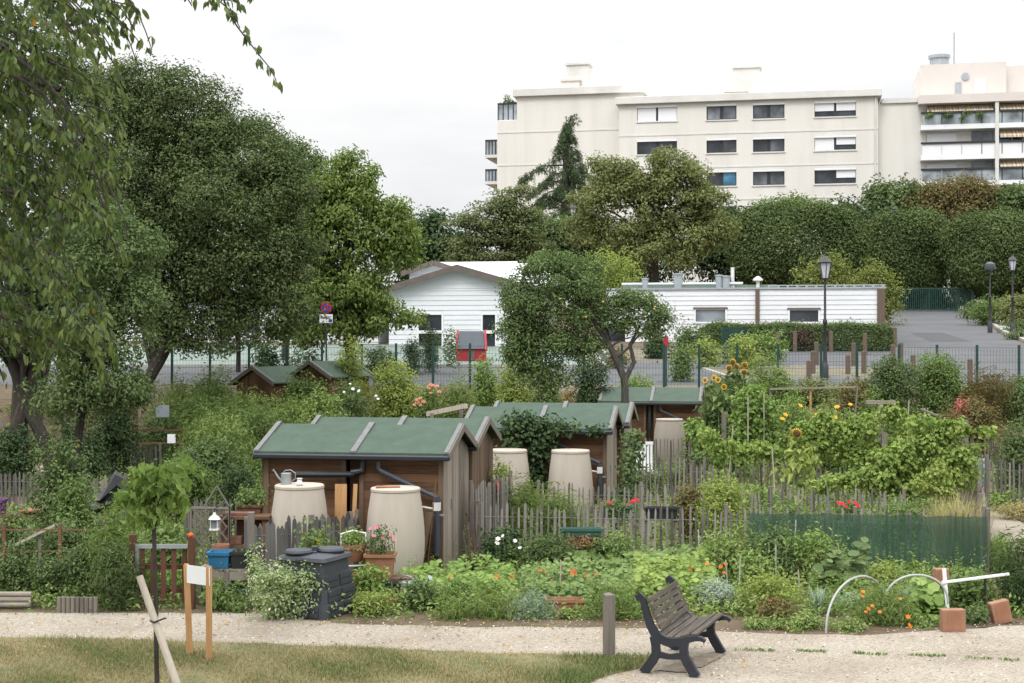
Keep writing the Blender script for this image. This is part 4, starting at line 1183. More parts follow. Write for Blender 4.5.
# wooden upright and brick shelf
o = MB().box(-.05, .05, -.05, .05, -.1, 1.32).build('wooden_upright', m_gwood, loc=gl(251, 21.9), rz=.1); tag(o, 'tall grey square post at the right end of the pallet bench', 'post')
bs = Vector(gl(246, 23.6)); br = root('brick_shelf', 'rough wooden stand piled with red brown flat bricks', 'stand', bs)
mb = MB()
for x in (-.38, .3): mb.box(x, x + .07, -.15, -.08, 0, 1.02); mb.box(x, x + .07, .12, .19, 0, 1.02)
mb.build('frame', m_brownx, br)
for z in (.55, 1.02): MB().box(-.42, .42, -.2, .24, z, z + .05).build('shelf_board', m_brownx, br)
def brick(label, x, y, z, w, h, d=.22, rz=0): o = MB().box(-w / 2, w / 2, -d / 2, d / 2, 0, h).build('flat_brick', m_oldbrick, loc=(x, y, z), rz=rz, bevel=.008); tag(o, label, 'brick'); return o
brick('red brown slab lying on the upper board of the rough stand', bs.x - .12, bs.y, 1.072, .5, .05)
brick('thicker brick at the left of the lower board of the stand', bs.x - .2, bs.y - .05, .602, .3, .13)
brick('thin tile leaning low on the right of the rough stand', bs.x + .18, bs.y - .02, .602, .26, .06, rz=.3)
# white lantern hanging, with its hook post
lp = P(214.5, 530, 22.6); ln = root('garden_lantern', 'small white hanging lantern in front of dark pickets', 'lantern', lp)
mb = MB(); mb.box(-.07, .07, -.07, .07, 0, .025)
for x in (-.06, .05):
    for y in (-.06, .05): mb.box(x, x + .012, y, y + .012, .025, .17)
mb.lathe([(.1, .17), (.06, .22), (.03, .235), (.02, .28)], 8); mb.build('lantern_frame', m_whitemetal, ln)
MB().box(-.045, .045, -.045, .045, .026, .168).build('glass', m_paneb, ln)
mb = MB(); mb.path([(0, 0, .28), (0, 0, .34), (.15, .05, .42), (.22, .08, .36), (.22, .08, -lp.z)], .01, 6); mb.build('hook_rod', m_black, ln)
# lattice trellis
tp = Vector(gl(192, 23.4)); tr = root('lattice_trellis', 'grey diamond lattice trellis leaning by the dark pickets', 'trellis', tp, -.12)
mb = MB(); W_, H_ = .62, 1.2
for i in range(-6, 7):
    for sgn in (1, -1):
        # diagonal strip clipped to the panel
        c = i * .17; pts_ = []
        for t in np.linspace(-2, 2, 161):
            x = c + t; z = H_ / 2 + sgn * t * 1.2
            if 0 <= x <= W_ and .05 <= z <= H_: pts_.append((x, z))
        if len(pts_) > 3: mb.beam((pts_[0][0], .008 * sgn, pts_[0][1]), (pts_[-1][0], .008 * sgn, pts_[-1][1]), .014, .022)
mb.build('lattice_panel', m_gwood, tr)
mb = MB(); mb.box(-.03, .0, -.02, .02, 0, H_ + .02); mb.box(W_, W_ + .03, -.02, .02, 0, H_ + .02); mb.box(0, W_, -.02, .02, H_, H_ + .03)
mb.beam((.2, 0, H_ + .03), (.42, 0, H_ + .38), .025, .02); mb.beam((.64, 0, H_ + .03), (.42, 0, H_ + .38), .025, .02); mb.build('frame', m_gwood, tr)

# compost bin
cb = Vector((X(315, 20.75), 20.75, 0)); cbn = root('compost_bin', 'charcoal plastic ribbed compost bin with a hinged lid', 'compost bin', cb, radians(-24))
mb = MB(); lev = [(0, .55), (.2, .53), (.205, .50), (.4, .485), (.405, .455), (.6, .44), (.605, .42), (.78, .405)]
def sqr(s_, z, c=.12):
    q = s_ - c * s_; return [(-q, -s_, z), (q, -s_, z), (s_, -q, z), (s_, q, z), (q, s_, z), (-q, s_, z), (-s_, q, z), (-s_, -q, z)]
vs = []; fs = []
for z, s_ in lev: vs += sqr(s_ * .9, z)
for l in range(len(lev) - 1):
    for i in range(8): fs.append((l * 8 + i, l * 8 + (i + 1) % 8, l * 8 + 8 + (i + 1) % 8, l * 8 + 8 + i))
e = (len(lev) - 1) * 8; fs.append(tuple(e + i for i in range(8)))
mb.add(vs, fs)
for side in range(4):
    M = Matrix.Rotation(side * pi / 2, 4, 'Z')
    for x in (-.19, .19):
        for z0_, z1_, s_ in ((.03, .095, .497), (.115, .18, .49), (.23, .29, .455), (.31, .38, .448), (.43, .5, .415), (.52, .58, .408)):
            mb.box(x - .17, x + .17, -s_ - .008, -s_ + .05, z0_, z1_, M=M)
mb.build('bin_body', m_bin, cbn)
mb = MB(); mb.add(sqr(.40, .785) + sqr(.42, .80) + sqr(.40, .85) + sqr(.25, .875), [tuple(range(8))[::-1]] + [(l * 8 + i, l * 8 + (i + 1) % 8, l * 8 + 8 + (i + 1) % 8, l * 8 + 8 + i) for l in range(3) for i in range(8)] + [tuple(24 + i for i in range(8))])
ld = mb.build('lid', m_bin, cbn)
mb = MB()
for q in (-.2, .2): mb.lathe([(.2, .876), (.21, .90), (.19, .93), (.12, .94), (.06, .925)], 18, c=(q * .8, q * .9, 0))
mb.lathe([(.05, .9), (.05, .96), (.02, .97)], 10); mb.box(-.06, .06, -.44, -.38, .80, .83); mb.build('lid_handle', m_bin, ld)
MB().box(-.2, .2, -.555, -.497, .02, .3).build('hatch', m_bin, cbn, bevel=.01)

# bistro stand with pots, planter box, stones
bx = Vector(gl(355, 22.0)); bc = root('plant_stand', 'white metal chair frame carrying a hanging pot of herbs', 'plant stand', bx, .25)
mb = MB(); r_ = .014
for x in (-.2, .2):
    mb.path([(x, .15, 0), (x, .12, .5), (x * .95, .18, .95)], r_, 8); mb.path([(x, -.2, 0), (x, -.15, .48), (x, -.1, .52), (x, .12, .52)], r_, 8)
mb.path([(-.2, .18, .95), (0, .2, 1.0), (.2, .18, .95)], r_, 8); mb.path([(-.2, -.13, .5), (.2, -.13, .5)], r_, 8); mb.path([(-.2, .12, .7), (.2, .12, .7)], r_, 8)
mb.build('chair_frame', m_whitemetal, bc, smooth=True)
pot('terracotta pot of herbs propped up in the white frame', bx.x - .02, bx.y - .02, .56, .2, .26)
pot('plain terracotta pot on the ground under the white frame', bx.x + .02, bx.y - .05, 0, .2, .38)
tub('stone_trough', 'grey plastic trough turned over beneath the rose pot', 'trough', 369, 398, 21.9, 0, .3, m_bin, taper=.88, d=.4)
o = MB().box(-.45, .45, -.2, .2, 0, .03).build('plank_shelf', m_brownx, loc=(X(385, 21.9), 21.9, .302)); tag(o, 'short brown plank laid over the grey trough', 'plank')
tub('square_planter', 'square terracotta planter with pale pink roses in front of a water butt', 'planter', 366, 395, 21.9, .334, .36, m_terra, taper=.8, d=.4)
tub('clay_trough', 'low terracotta trough among nasturtiums in the front bed', 'trough', 546, 583, 20.75, 0, .2, m_terra, taper=.95, d=.22)
tub('clay_trough', 'small terracotta trough near the grey trough', 'trough', 372, 397, 21.2, 0, .12, m_terra, taper=.9, d=.25)
tub('window_box', 'weathered green window box on a stand in front of the pickets', 'window box', 561, 602, 24.4, .62, .13, m_tealbox, taper=.92, d=.18)
o = MB(); 
for x in (-.3, .26): o.box(x, x + .04, -.05, .05, 0, .618)
o.box(-.36, .36, -.06, .06, .58, .617)
o = o.build('box_stand', m_gwood, loc=(X(581.5, 24.4), 24.4, 0)); tag(o, 'grey timber stand under the green window box', 'stand')
tub('window_box', 'dark green window box of red geraniums behind the pickets', 'window box', 603, 632, 26.6, .72, .16, m_tealbox, d=.2)
tub('window_box', 'long dark trough hung behind the pickets', 'window box', 645, 677, 26.9, .6, .22, m_black, d=.2)
for pxa, Ya, zt_ in ((617.5, 26.6, .718), (661, 26.9, .598)):
    o = MB().box(-.3, -.25, -.05, .05, 0, zt_ - .03).box(.25, .3, -.05, .05, 0, zt_ - .03).box(-.34, .34, -.08, .08, zt_ - .028, zt_ - .001).build('box_stand', m_gwood, loc=(X(pxa, Ya), Ya, 0))
    tag(o, 'timber stand carrying the red geraniums' if pxa < 640 else 'timber stand carrying the long dark trough', 'stand')
# boards leaning on the shed
def leaner(label, px0, pyb, px1, pyt, Y, w, t, mat, name='leaning_board', lean=.12):
    a_ = Vector((X(px0, Y), Y, max(0, Zp(pyb, Y)))); b_ = P(px1, pyt, Y + lean)
    mb = MB(); mb.beam(Vector((0, 0, 0)), b_ - a_, w, t, up=(0, 1, 0)); o = mb.build(name, mat, loc=a_); tag(o, label, 'board'); return o
leaner('broad fresh yellow board standing between the two front water butts', 340, 566, 341, 484, 24.0, .2, .03, m_honey)
leaner('narrow yellow board leaning against the front shed boards', 352, 566, 355.5, 484, 24.0, .07, .03, m_honey)
leaner('dark red brown board leaning between a water butt and the downpipe', 419, 570, 429, 512, 23.9, .12, .03, m_cladz)
leaner('thin bamboo pole leaning on the corner of the front shed', 427, 572, 436, 480, 23.95, .016, .016, m_brownx, 'bamboo_pole')
leaner('thin stick leaning on the brown gable beside the pickets', 477, 574, 466, 513, 25.0, .03, .03, m_rust, 'bamboo_pole')
# pot of sticks
pt = gl(472, 23.4); pot('dark pot holding cut sticks beside the gable', pt[0], pt[1], pt[2], .2, .32, m_black)
for i in range(6):
    a_ = i * 1.05; o = MB().path([(0, 0, 0), (cos(a_) * .12 + .02, sin(a_) * .1, .55 + .08 * (i % 3))], [.018, .014], 6).build('stick', m_twig, loc=(pt[0] + cos(a_) * .05, pt[1] + sin(a_) * .05, .26)); tag(o, 'bare cut stick standing in the dark pot by the gable', 'stick', 'sticks in the dark pot')
# log edgings
lg = Vector(gl(-6, 21.0)); le = root('log_edging', 'stack of half round logs edging the bed at the far left', 'edging', lg)
for i in range(3): MB().path([(0, i * .02, .06 + i * .075), (X(31, 21) - lg.x, i * .02, .06 + i * .075)], .04, 10).build('log', m_gwoodx, le, smooth=True)
lg = Vector(gl(57, 20.7)); le = root('log_roll', 'low roll of upright half logs edging the hedge bed', 'edging', lg)
mb = MB(); n = 9
for i in range(n): mb.path([((X(98, 20.7) - lg.x) * (i + .5) / n, 0, -.02), ((X(98, 20.7) - lg.x) * (i + .5) / n, 0, .23)], .034, 10)
mb.build('half_logs', m_gwood, le, smooth=False)
# espalier posts and rails on the left
er = Vector(gl(-10, 21.9)); es = root('espalier_frame', 'thin posts and wires holding the leafy hedge at the far left', 'trellis', er)
mb = MB()
for px in (-8, 4, 60, 118): x = X(px, 21.9) - er.x; mb.box(x - .025, x + .025, -.025, .025, 0, 1.15)
mb.build('post', m_brownx, es); mb = MB()
for z in (.35, .72, 1.05): mb.beam((0, 0, z), (X(128, 21.9) - er.x, 0, z), .02, .02)
mb.build('rail', m_brownx, es)
# leaning white batten, black sack, purple tubs, table on the left plots
o = MB().beam((0, 0, 0), P(54, 525.5, 22.4) - P(15, 545, 22.4), .04, .04).build('pale_batten', m_pale, loc=P(15, 545, 22.4)); tag(o, 'pale batten slanting over the climbers at far left', 'batten')
o = MB().beam((0, 0, -.78), (0, 0, .19), .05, .05).build('batten_post', m_gwood, loc=P(40, 545, 22.46)); tag(o, 'short post under the slanting pale batten', 'post')
bk = gl(104, 29.6); mb = MB()
mb.lathe([(.3, 0), (.38, .12), (.33, .3), (.42, .42), (.28, .52), (.12, .60), (.03, .62)], 7); rk = random.Random(6); mb.v = [(x * rk.uniform(.75, 1.25) + z * .25, y * rk.uniform(.75, 1.2), z * (1 + .5 * sin(x * 9)) if z > .05 else z) for x, y, z in mb.v]; o = mb.build('black_sack', m_black, loc=(bk[0], bk[1], .42)); tag(o, 'slumped black plastic sack on a crate by old pickets', 'sack')
o = tub('wood_crate', 'dark wooden crate under the black sack', 'crate', 92, 117, 29.6, 0, .42, m_pdark, taper=.98, d=.5)
tub('plant_tub', 'purple planter half hidden behind the rosemary bush', 'tub', 94, 108, 25.2, .55, .22, m_purple)
tub('plant_tub', 'purple planter at the far left edge beside a small table', 'tub', -6, 4, 26.2, .78, .26, m_purple)
ft = gl(3, 26.2); o = MB().box(-.3, .75, -.2, .2, .72, .775).box(-.26, -.2, -.15, -.1, 0, .718).box(.64, .7, -.15, -.1, 0, .718).box(.64, .7, .1, .15, 0, .718).build('garden_table', m_brownx, loc=ft); tag(o, 'small brown garden table at the far left edge', 'table')
o = MB().lathe([(.12, 0), (.2, .06), (.19, .08), (.1, .05)], 14).build('clay_saucer', m_terra, loc=(ft[0] + .5, ft[1], .777), smooth=True); tag(o, 'shallow clay bowl on the small garden table', 'bowl')
ft = gl(101, 25.2); o = MB().box(-.2, .2, -.15, .15, 0, .545).build('plinth_block', m_pdark, loc=ft); tag(o, 'dark timber block under the purple planter', 'block')
# pale props at the tree trunks
o = MB().beam((0, 0, 0), P(24, 452, 38) - P(-6, 414, 38), .09, .09).build('pale_prop', m_gwood, loc=P(-6, 414, 38)); tag(o, 'pale timber prop slanting at the far left trunks', 'prop')
o = MB().beam((0, 0, 0), (0, 0, 1.5), .1, .1).build('prop_post', m_gwood, loc=gl(26, 38.2)); tag(o, 'upright grey post where the pale prop ends', 'post')

# ------------------------------------------------------------------ hoops, T-frame and clay blocks at the right front
def hoop(label, px0, py0, pxm, pym, px1, py1, Y0, Y1, r=.016):
    a_ = P(px0, py0, Y0); b_ = P(px1, py1, Y1); m_ = P(pxm, pym, (Y0 + Y1) / 2)
    a_.z = max(a_.z, -.02); b_.z = max(b_.z, 0)
    pts_ = []
    for i in range(25):
        t = i / 24; an = pi * t; c = (a_ + b_) / 2; s_ = (b_ - a_) / 2
        zb = a_.z + (b_.z - a_.z) * t
        q = c - s_ * cos(an); q.z = zb + (m_.z - (a_.z + b_.z) / 2) * sin(an) ** .85
        pts_.append(q - a_)
    o = MB().path(pts_, r, 8).build('tunnel_hoop', m_hoop, loc=a_, smooth=True); tag(o, label, 'hoop', 'pale cloche hoops'); return o
hoop('larger pale cloche hoop standing nearest the gravel', 826, 637, 862, 577, 886, 615, 19.25, 20.4)
hoop('second pale cloche hoop arching behind the marigolds', 884, 606, 916, 575, 948, 604, 19.95, 20.05)
tb = Vector(gpt(948, 20.35)); tf = root('tee_frame', 'white painted batten nailed across an upright in the end bed', 'frame', tb)
MB().beam((0, 0, 0), P(944, 569, tb.y) - tb, .05, .035, up=(0, 1, 0)).build('upright', m_white, tf)
MB().beam(P(941, 582, tb.y) - tb + Vector((0, -.04, 0)), P(1008, 573.5, tb.y + .35) - tb + Vector((0, -.04, 0)), .025, .035).build('crossbar', m_white, tf)
MB().beam(Vector((X(985, tb.y + .3) - tb.x, .3, 0)), P(985, 576.5, tb.y + .3) - tb, .03, .03, up=(0, 1, 0)).build('support_rod', m_black, tf)
def block(label, px0, px1, pyt, Y, z0=0, tilt=0):
    w = X(px1, Y) - X(px0, Y); h = Zp(pyt, Y) - z0; mb = MB()
    M = Matrix.Rotation(tilt, 4, 'Y')
    mb.box(-w / 2, w / 2, -.1, .04, 0, h, M=M)
    o = mb.build('clay_block', m_brick, loc=((X(px0, Y) + X(px1, Y)) / 2, Y, z0), rz=.08, bevel=.012)
    o2 = MB().box(-w * .3, w * .3, -.104, -.101, h * .12, h * .88, M=M).build('hollow_face', m_terra, o); tag(o, label, 'clay block', 'orange hollow clay blocks'); return o
block('upright orange clay block below the white upright', 940, 963.5, 608.5, 19.4)
bz = Zp(583, 20.6); MB().box(-.025, .025, -.025, .025, -bz, 0).build('support_post', m_gwood, block('orange clay block stuck up behind the crossbar', 933, 947, 568, 20.6, bz))
block('tilted orange clay block at the right end of the bed', 992, 1011, 600, 20.0, 0, -.22)
# garden canes in the tomato bed
rr = random.Random(8)
for i, (px, Y, pt_) in enumerate([(700, 23.6, 530), (715, 23.9, 533), (728, 22.5, 560), (739, 21.9, 558), (773, 24.0, 548), (787, 23.2, 540), (793, 23.9, 520), (800, 22.2, 570), (560, 21.8, 560), (776, 22.6, 545), (842, 22.8, 560)]):
    b_ = Vector(gl(px, Y)); t_ = P(px + rr.uniform(-3, 3), pt_, Y)
    o = MB().path([(0, 0, 0), t_ - b_], [.014, .011], 6).build('garden_cane', m_pale if i % 3 else m_hoop, loc=b_); tag(o, 'thin pale cane standing in the vegetable bed', 'cane', 'canes in the vegetable beds')
# ------------------------------------------------------------------ green wire fence along the road
def wire_fence(label, pts, h=1.62, posts=None):
    p0 = Vector((pts[0][0], pts[0][1], T(*pts[0]))); r = root('wire_fence', label, 'fence', p0)
    mb = MB()
    for (x0, y0), (x1, y1) in zip(pts, pts[1:]):
        L_ = math.hypot(x1 - x0, y1 - y0); n = int(L_ / .11)
        for i in range(n):
            t = i / n; x = x0 + (x1 - x0) * t; y = y0 + (y1 - y0) * t; z = T(x, y) - p0.z
            mb.box(x - p0.x - .003, x - p0.x + .003, y - p0.y - .0035, y - p0.y + .0035, z + .03, z + h - .04)
        n = max(1, int(L_ / 1.2))
        for i in range(n):
            a = Vector((x0 + (x1 - x0) * i / n, y0 + (y1 - y0) * i / n, 0)); b = Vector((x0 + (x1 - x0) * (i + 1) / n, y0 + (y1 - y0) * (i + 1) / n, 0))
            a.z = T(a.x, a.y) - p0.z; b.z = T(b.x, b.y) - p0.z; a.x -= p0.x; a.y -= p0.y; b.x -= p0.x; b.y -= p0.y
            for z in (.06, .3, .55, .8, 1.05, 1.3, h - .06):
                mb.beam(a + Vector((0, -.006, z)), b + Vector((0, -.006, z)), .007, .009)
    mb.build('mesh_panel', m_wire, r)
    for x, y in posts:
        z = T(x, y) - p0.z; MB().box(x - p0.x - .04, x - p0.x + .04, y - p0.y - .035, y - p0.y + .035, z - .1, z + h + .04).build('post', m_green, r)
    return r
def fy(px): return 51.6 - 1.4 * (px - 150) / 900.0
fps = [(X(px, fy(px)), fy(px)) for px in (150, 1060)]
pp = [172, 210, 249, 287, 322, 362, 396, 433, 470, 508, 546, 584, 622, 664, 699, 737, 778, 821, 857, 899, 937, 977, 1019]
wire_fence('green wire mesh fence with square posts along the road', fps, posts=[(X(px, fy(px)), fy(px)) for px in pp])

# wooden bollards
BOL = [(795, 352), (831, 352), (865, 354.5), (816.5, 365), (813, 376), (853.5, 366), (864, 376), (809, 383), (778, 353.5), (893, 368.5), (901, 366), (913, 381), (970, 386), (848, 376.5), (895, 347)]
blab = ['brown post standing at the left of three before the clipped hedge', 'brown post in the middle of three before the clipped hedge', 'brown post at the right of three before the clipped hedge',
        'rear one of two brown posts close together left of the lamp', 'front one of two brown posts close together left of the lamp', 'tall brown post on the island right of the lamp',
        'brown post with a second stub at the island kerb right of the lamp', 'short brown post nearest the fence just left of the lamp base', 'brown post at the hedge end beside the bay kerb',
        'brown post left of a pair at the driveway corner', 'taller brown post right of a pair at the driveway corner', 'brown post alone in front of the driveway corner behind the mesh',
        'brown post by the mesh fence at the far right road edge', 'low brown post just right of the lamp foot', 'small brown post at the end of the clipped hedge']
for (px, py), lb in zip(BOL, blab):
    b = hit(px, py); h = 1.0 if px not in (848, 809) else .85
    o = MB().path([(0, 0, -.1), (0, 0, h - .03), (0, 0, h)], [.105, .10, .075], 10).build('wooden_bollard', m_brownpost, loc=b)
    tag(o, lb, 'bollard', 'wooden bollards round the parking bays')

# lamp posts
def lamp(label, px, Y, pyt, lantern=True, group='street lamps'):
    z0 = T(X(px, Y), Y); H = Zp(pyt, Y) - z0; s = min(1.1, H / 4.9)
    r = root('street_lamp', label, 'street lamp', (X(px, Y), Y, z0), 0, group)
    e = H - .95 * s if lantern else H - .5
    MB().lathe([(.14, -.05), (.14, .55), (.11, .6), (.085, .75), (.075, 1.2), (.065, e * .55), (.09, e * .56), (.09, e * .58), (.05, e * .6), (.042, e)], 16).build('post', m_lamp, r, smooth=True)
    if lantern:
        w0, w1, h = .13 * s, .25 * s, .58 * s
        fr = MB()
        for i in range(6):
            a = pi / 3 * i + pi / 6; fr.beam((cos(a) * w0, sin(a) * w0, e), (cos(a) * w1, sin(a) * w1, e + h), .025 * s, .025 * s)
        fr.lathe([(w0 * 1.15, e - .06 * s), (w0 * 1.2, e)], 6); fr.lathe([(w1 * 1.15, e + h), (w1 * 1.18, e + h + .03 * s), (w1 * .5, e + h + .2 * s), (w1 * .2, e + h + .27 * s), (w1 * .12, e + h + .37 * s)], 12)
        f = fr.build('lantern_frame', m_lamp, r)
        MB().lathe([(w0 * .95, e + .003), (w1 * .95, e + h - .003)], 6, M=Matrix.Rotation(pi / 6, 4, 'Z')).build('lantern_glass', m_lampgl, f)
    else:
        MB().lathe([(.05, e), (.3, e + .05), (.32, e + .22), (.27, e + .4), (.1, e + .5)], 16).build('lamp_head', m_pipe, r, smooth=True)
    return r
lamp('dark lantern topped lamp post on the island among the posts', 825, 54.6, 253.5)
lamp('lantern lamp post at the driveway pavement near the right edge', 1012.5, 82, 254.5)
lamp('lamp post with a dull round head beside the driveway', 990, 84, 262, lantern=False)
lamp('distant lantern showing against the locust tree and conifer', 573, 108, 203)
lamp('distant lantern rising over the clipped tree tops', 895, 119, 205)
lamp('small distant lantern low before the clipped trees', 926, 116.5, 266)

# no stopping sign
sy = 51.9; sp_ = (X(326.3, sy), sy, T(X(326.3, sy), sy)); ns = root('road_sign', 'round red and blue no stopping sign with a white plate below', 'road sign', sp_)
H = Zp(302, sy) - sp_[2]
MB().path([(0, 0, -.1), (0, 0, H - .02)], .03, 8).build('pole', m_lamp, ns)
zc = Zp(307.8, sy) - sp_[2]; R = .205
RX = Matrix.Rotation(pi / 2, 4, 'X')
MB().lathe([(R, 0), (R, .012)], 32, M=RX, c=(0, -.035, zc)).build('disc_rim', m_red, ns)
MB().lathe([(R * .78, 0), (R * .78, .006)], 32, M=RX, c=(0, -.048, zc)).build('disc_face', m_blue, ns)
mb = MB()
for a in (pi / 4, -pi / 4):
    mb.box(-R * .78, R * .78, -.004, .0, -.028, .028, M=Matrix.Translation((0, -.056 - (.002 if a > 0 else 0), zc)) @ Matrix.Rotation(a, 4, 'Y'))
mb.build('cross_bars', m_red, ns)
zp = Zp(318.5, sy) - sp_[2]
p_ = MB().box(-.24, .24, -.05, -.04, zp - .16, zp + .155).build('text_plate', m_white, ns)
mb = MB()
for i, (z, w) in enumerate(((zp + .06, .19), (zp + .0, .2))):
    x = -w
    r_ = random.Random(i)
    while x < w - .03:
        b = r_.uniform(.02, .045); mb.box(x, x + b, -.053, -.0505, z - .016, z + .016); x += b + r_.uniform(.008, .02)
mb.build('printed_line', m_pipe, p_); MB().box(.1, .22, -.053, -.0505, zp - .135, zp - .025).build('tow_symbol', m_blue, p_)

# play house, green louvred gate leaf
py_ = 63.5; ph = root('playhouse', 'small red playhouse with a dark grey roof in the school yard', 'playhouse', (X(471, py_), py_, T(X(471, py_), py_)))
w = (X(486, py_) - X(456, py_)); hh = Zp(331, py_) - ph.location.z; hw_ = hh * .45
MB().box(-w / 2 + .08, w / 2 - .08, 0, 1.0, 0, hw_).build('wall', m_red, ph)
MB().box(-.12, .16, -.02, -.002, .05, hw_ - .1).build('door', m_fascia, ph)
mb = MB(); mb.add([(-w / 2 + .06, -.1, hw_ - .05), (w / 2 - .06, -.1, hw_ - .05), (w / 2 - .12, .5, hh), (-w / 2 + .12, .5, hh), (-w / 2 + .06, 1.1, hw_ - .05), (w / 2 - .06, 1.1, hw_ - .05)], [(0, 1, 2, 3), (3, 2, 5, 4)]); mb.build('roof', m_pipe, ph)
mb = MB()
for s in (-1, 1):
    mb.beam((s * (w / 2), -.12, hw_ - .12), (s * (w / 2 - .06), .5, hh + .03), .09, .1); mb.beam((s * (w / 2), 1.12, hw_ - .12), (s * (w / 2 - .06), .5, hh + .03), .09, .1)
    mb.box(s * (w / 2 - .04) - .05, s * (w / 2 - .04) + .05, -.03, .05, 0, hw_)
mb.build('red_trim', m_red, ph)
qy = 61.8; q = root('louvred_gate', 'dark green louvred gate leaf standing open by the car park shrubs', 'gate', (X(722, qy), qy, T(X(722, qy), qy)), radians(25))
mb = MB(); w = 1.25; h = Zp(326, qy) - q.location.z
for i in range(11): mb.box(.06, w - .06, -.02, .02, .1 + i * (h - .15) / 11, .1 + i * (h - .15) / 11 + .12)
mb.build('louvre_panel', m_green, q); mb = MB(); mb.box(0, .06, -.04, .04, 0, h); mb.box(w - .06, w, -.04, .04, 0, h); mb.build('gate_frame', m_green, q)
by = 52.2; rmk = (X(666, by), by, T(X(666, by), by)); o = MB().box(-.04, .04, -.03, .03, 0, 1.5).build('marker_post', m_pipe, loc=rmk); MB().box(-.08, .08, -.05, .05, 1.5, 1.85).build('red_top', m_red, o); tag(o, 'grey marker post with a red top behind the fence left of the gate leaf', 'marker post')

# frames and poles in the middle plots
ty = 38.5; t0 = gpt(880, ty); tf = root('vine_post', 'grey post with a cross beam rising above the grape vine', 'post', t0)
MB().box(-.07, .07, -.07, .07, -.1, Zp(404, ty) - t0[2]).build('upright', m_gwood, tf); MB().box(-.38, .42, -.06, .06, Zp(404, ty) - t0[2], Zp(400.5, ty) - t0[2]).build('cross_beam', m_gwoodx, tf)
for px, Y, pt_, lb in ((884, 33.2, 433, 'thick grey vine post in the middle of the grape vine'), (965, 32.2, 420, 'grey vine post at the right end of the grape vine'), (724, 39.5, 412, 'grey post at the left of the bean wigwam')):
    b = gpt(px, Y); o = MB().box(-.06, .06, -.06, .06, -.1, Zp(pt_, Y) - b[2]).build('vine_stake', m_gwood, loc=b); tag(o, lb, 'post')
by = 40.5; b0 = gpt(770, by); fr = root('bean_trellis', 'pale pole frame with a long level bar over the beans', 'frame', b0)
top = Zp(389, by) - b0[2]
MB().beam((0, 0, top), (X(858, by) - b0[0], 0, top + .06), .05, .05).build('top_bar', m_gwoodx, fr)
MB().beam((X(811, by) - b0[0], .06, 0), (X(811, by) - b0[0], .06, top), .05, .05).build('upright', m_honey, fr)
MB().beam((X(850, by) - b0[0], -.06, 0.3), (X(857, by) - b0[0], -.06, top + .1), .04, .04).build('upright', m_gwood, fr)
MB().beam((.02, .06, 0), (.02, .06, top), .045, .045).build('upright', m_gwood, fr)
for px, Y, pt_, pxt in ((764, 39.2, 392, 764), (748, 39.0, 395, 748), (728, 37.6, 425, 733), (776, 33, 447, 772), (905, 39, 400, 909), (923, 40, 408, 925)):
    b = Vector(gpt(px, Y)); o = MB().path([(0, 0, 0), P(pxt, pt_, Y) - b], [.02, .015], 6).build('bean_pole', m_pale, loc=b); tag(o, 'thin pale pole standing in the bean and vine plots', 'pole', 'poles in the bean and vine plots')
o = MB().beam((0, 0, 0), P(938, 416, 38.5) - P(921, 409, 39), .05, .05).build('pale_batten', m_gwood, loc=P(921, 409, 39)); tag(o, 'pale batten slanting above the right end of the vine', 'batten')
o = MB().beam((0, 0, 0), P(466, 406, 35) - P(428, 414, 36), .12, .12).build('pale_beam', m_pale, loc=P(428, 414, 36)); tag(o, 'pale beam lying across plots behind the green roofs', 'beam')
for px in (432, 461):
    o = MB().box(-.05, .05, -.05, .05, 0, Zp(412 if px < 450 else 408, 35.6) - .03).build('beam_post', m_gwood, loc=(X(px, 35.6), 35.6, 0)); tag(o, ('left' if px < 450 else 'right') + ' post under the pale beam behind the green roofs', 'post')
# white slatted chair in the middle plots
cb_ = Vector(gpt(648, 38.2)); ch = root('garden_chair', 'white slatted garden chair behind the picket rows', 'chair', cb_, .35)
mb = MB()
for i in range(5): mb.box(-.22 + i * .1, -.16 + i * .1, .22, .245, .48, 1.15)
mb.build('backrest', m_white, ch); MB().box(-.25, .25, -.25, .2, .43, .47).build('seat', m_white, ch)
MB().box(-.26, .26, .215, .25, 1.16, 1.24).build('top_rail', m_white, ch)
for x in (-.24, .2):
    MB().box(x, x + .04, -.24, -.2, 0, .428).build('leg', m_white, ch); MB().box(x, x + .04, .246, .286, 0, 1.16).build('leg', m_white, ch)
# cloth on the fence at right
o = MB().add([(0, 0, .75), (.42, -.12, .8), (.5, -.1, .2), (.05, .02, .1), (0, .02, .75), (.42, -.1, .8), (.5, -.08, .2), (.05, .04, .1)], [(0, 1, 2, 3), (4, 7, 6, 5), (0, 4, 5, 1), (1, 5, 6, 2), (2, 6, 7, 3), (3, 7, 4, 0)]).build('blue_cloth', noise_mat('checked_cloth', [(.46, (.08, .22, .26)), (.54, (.45, .5, .5))], scale=9, detail=1, bump=0), loc=gl(969, 35.5, .25)); tag(o, 'pale blue checked cloth hung at the end of the vine', 'cloth')
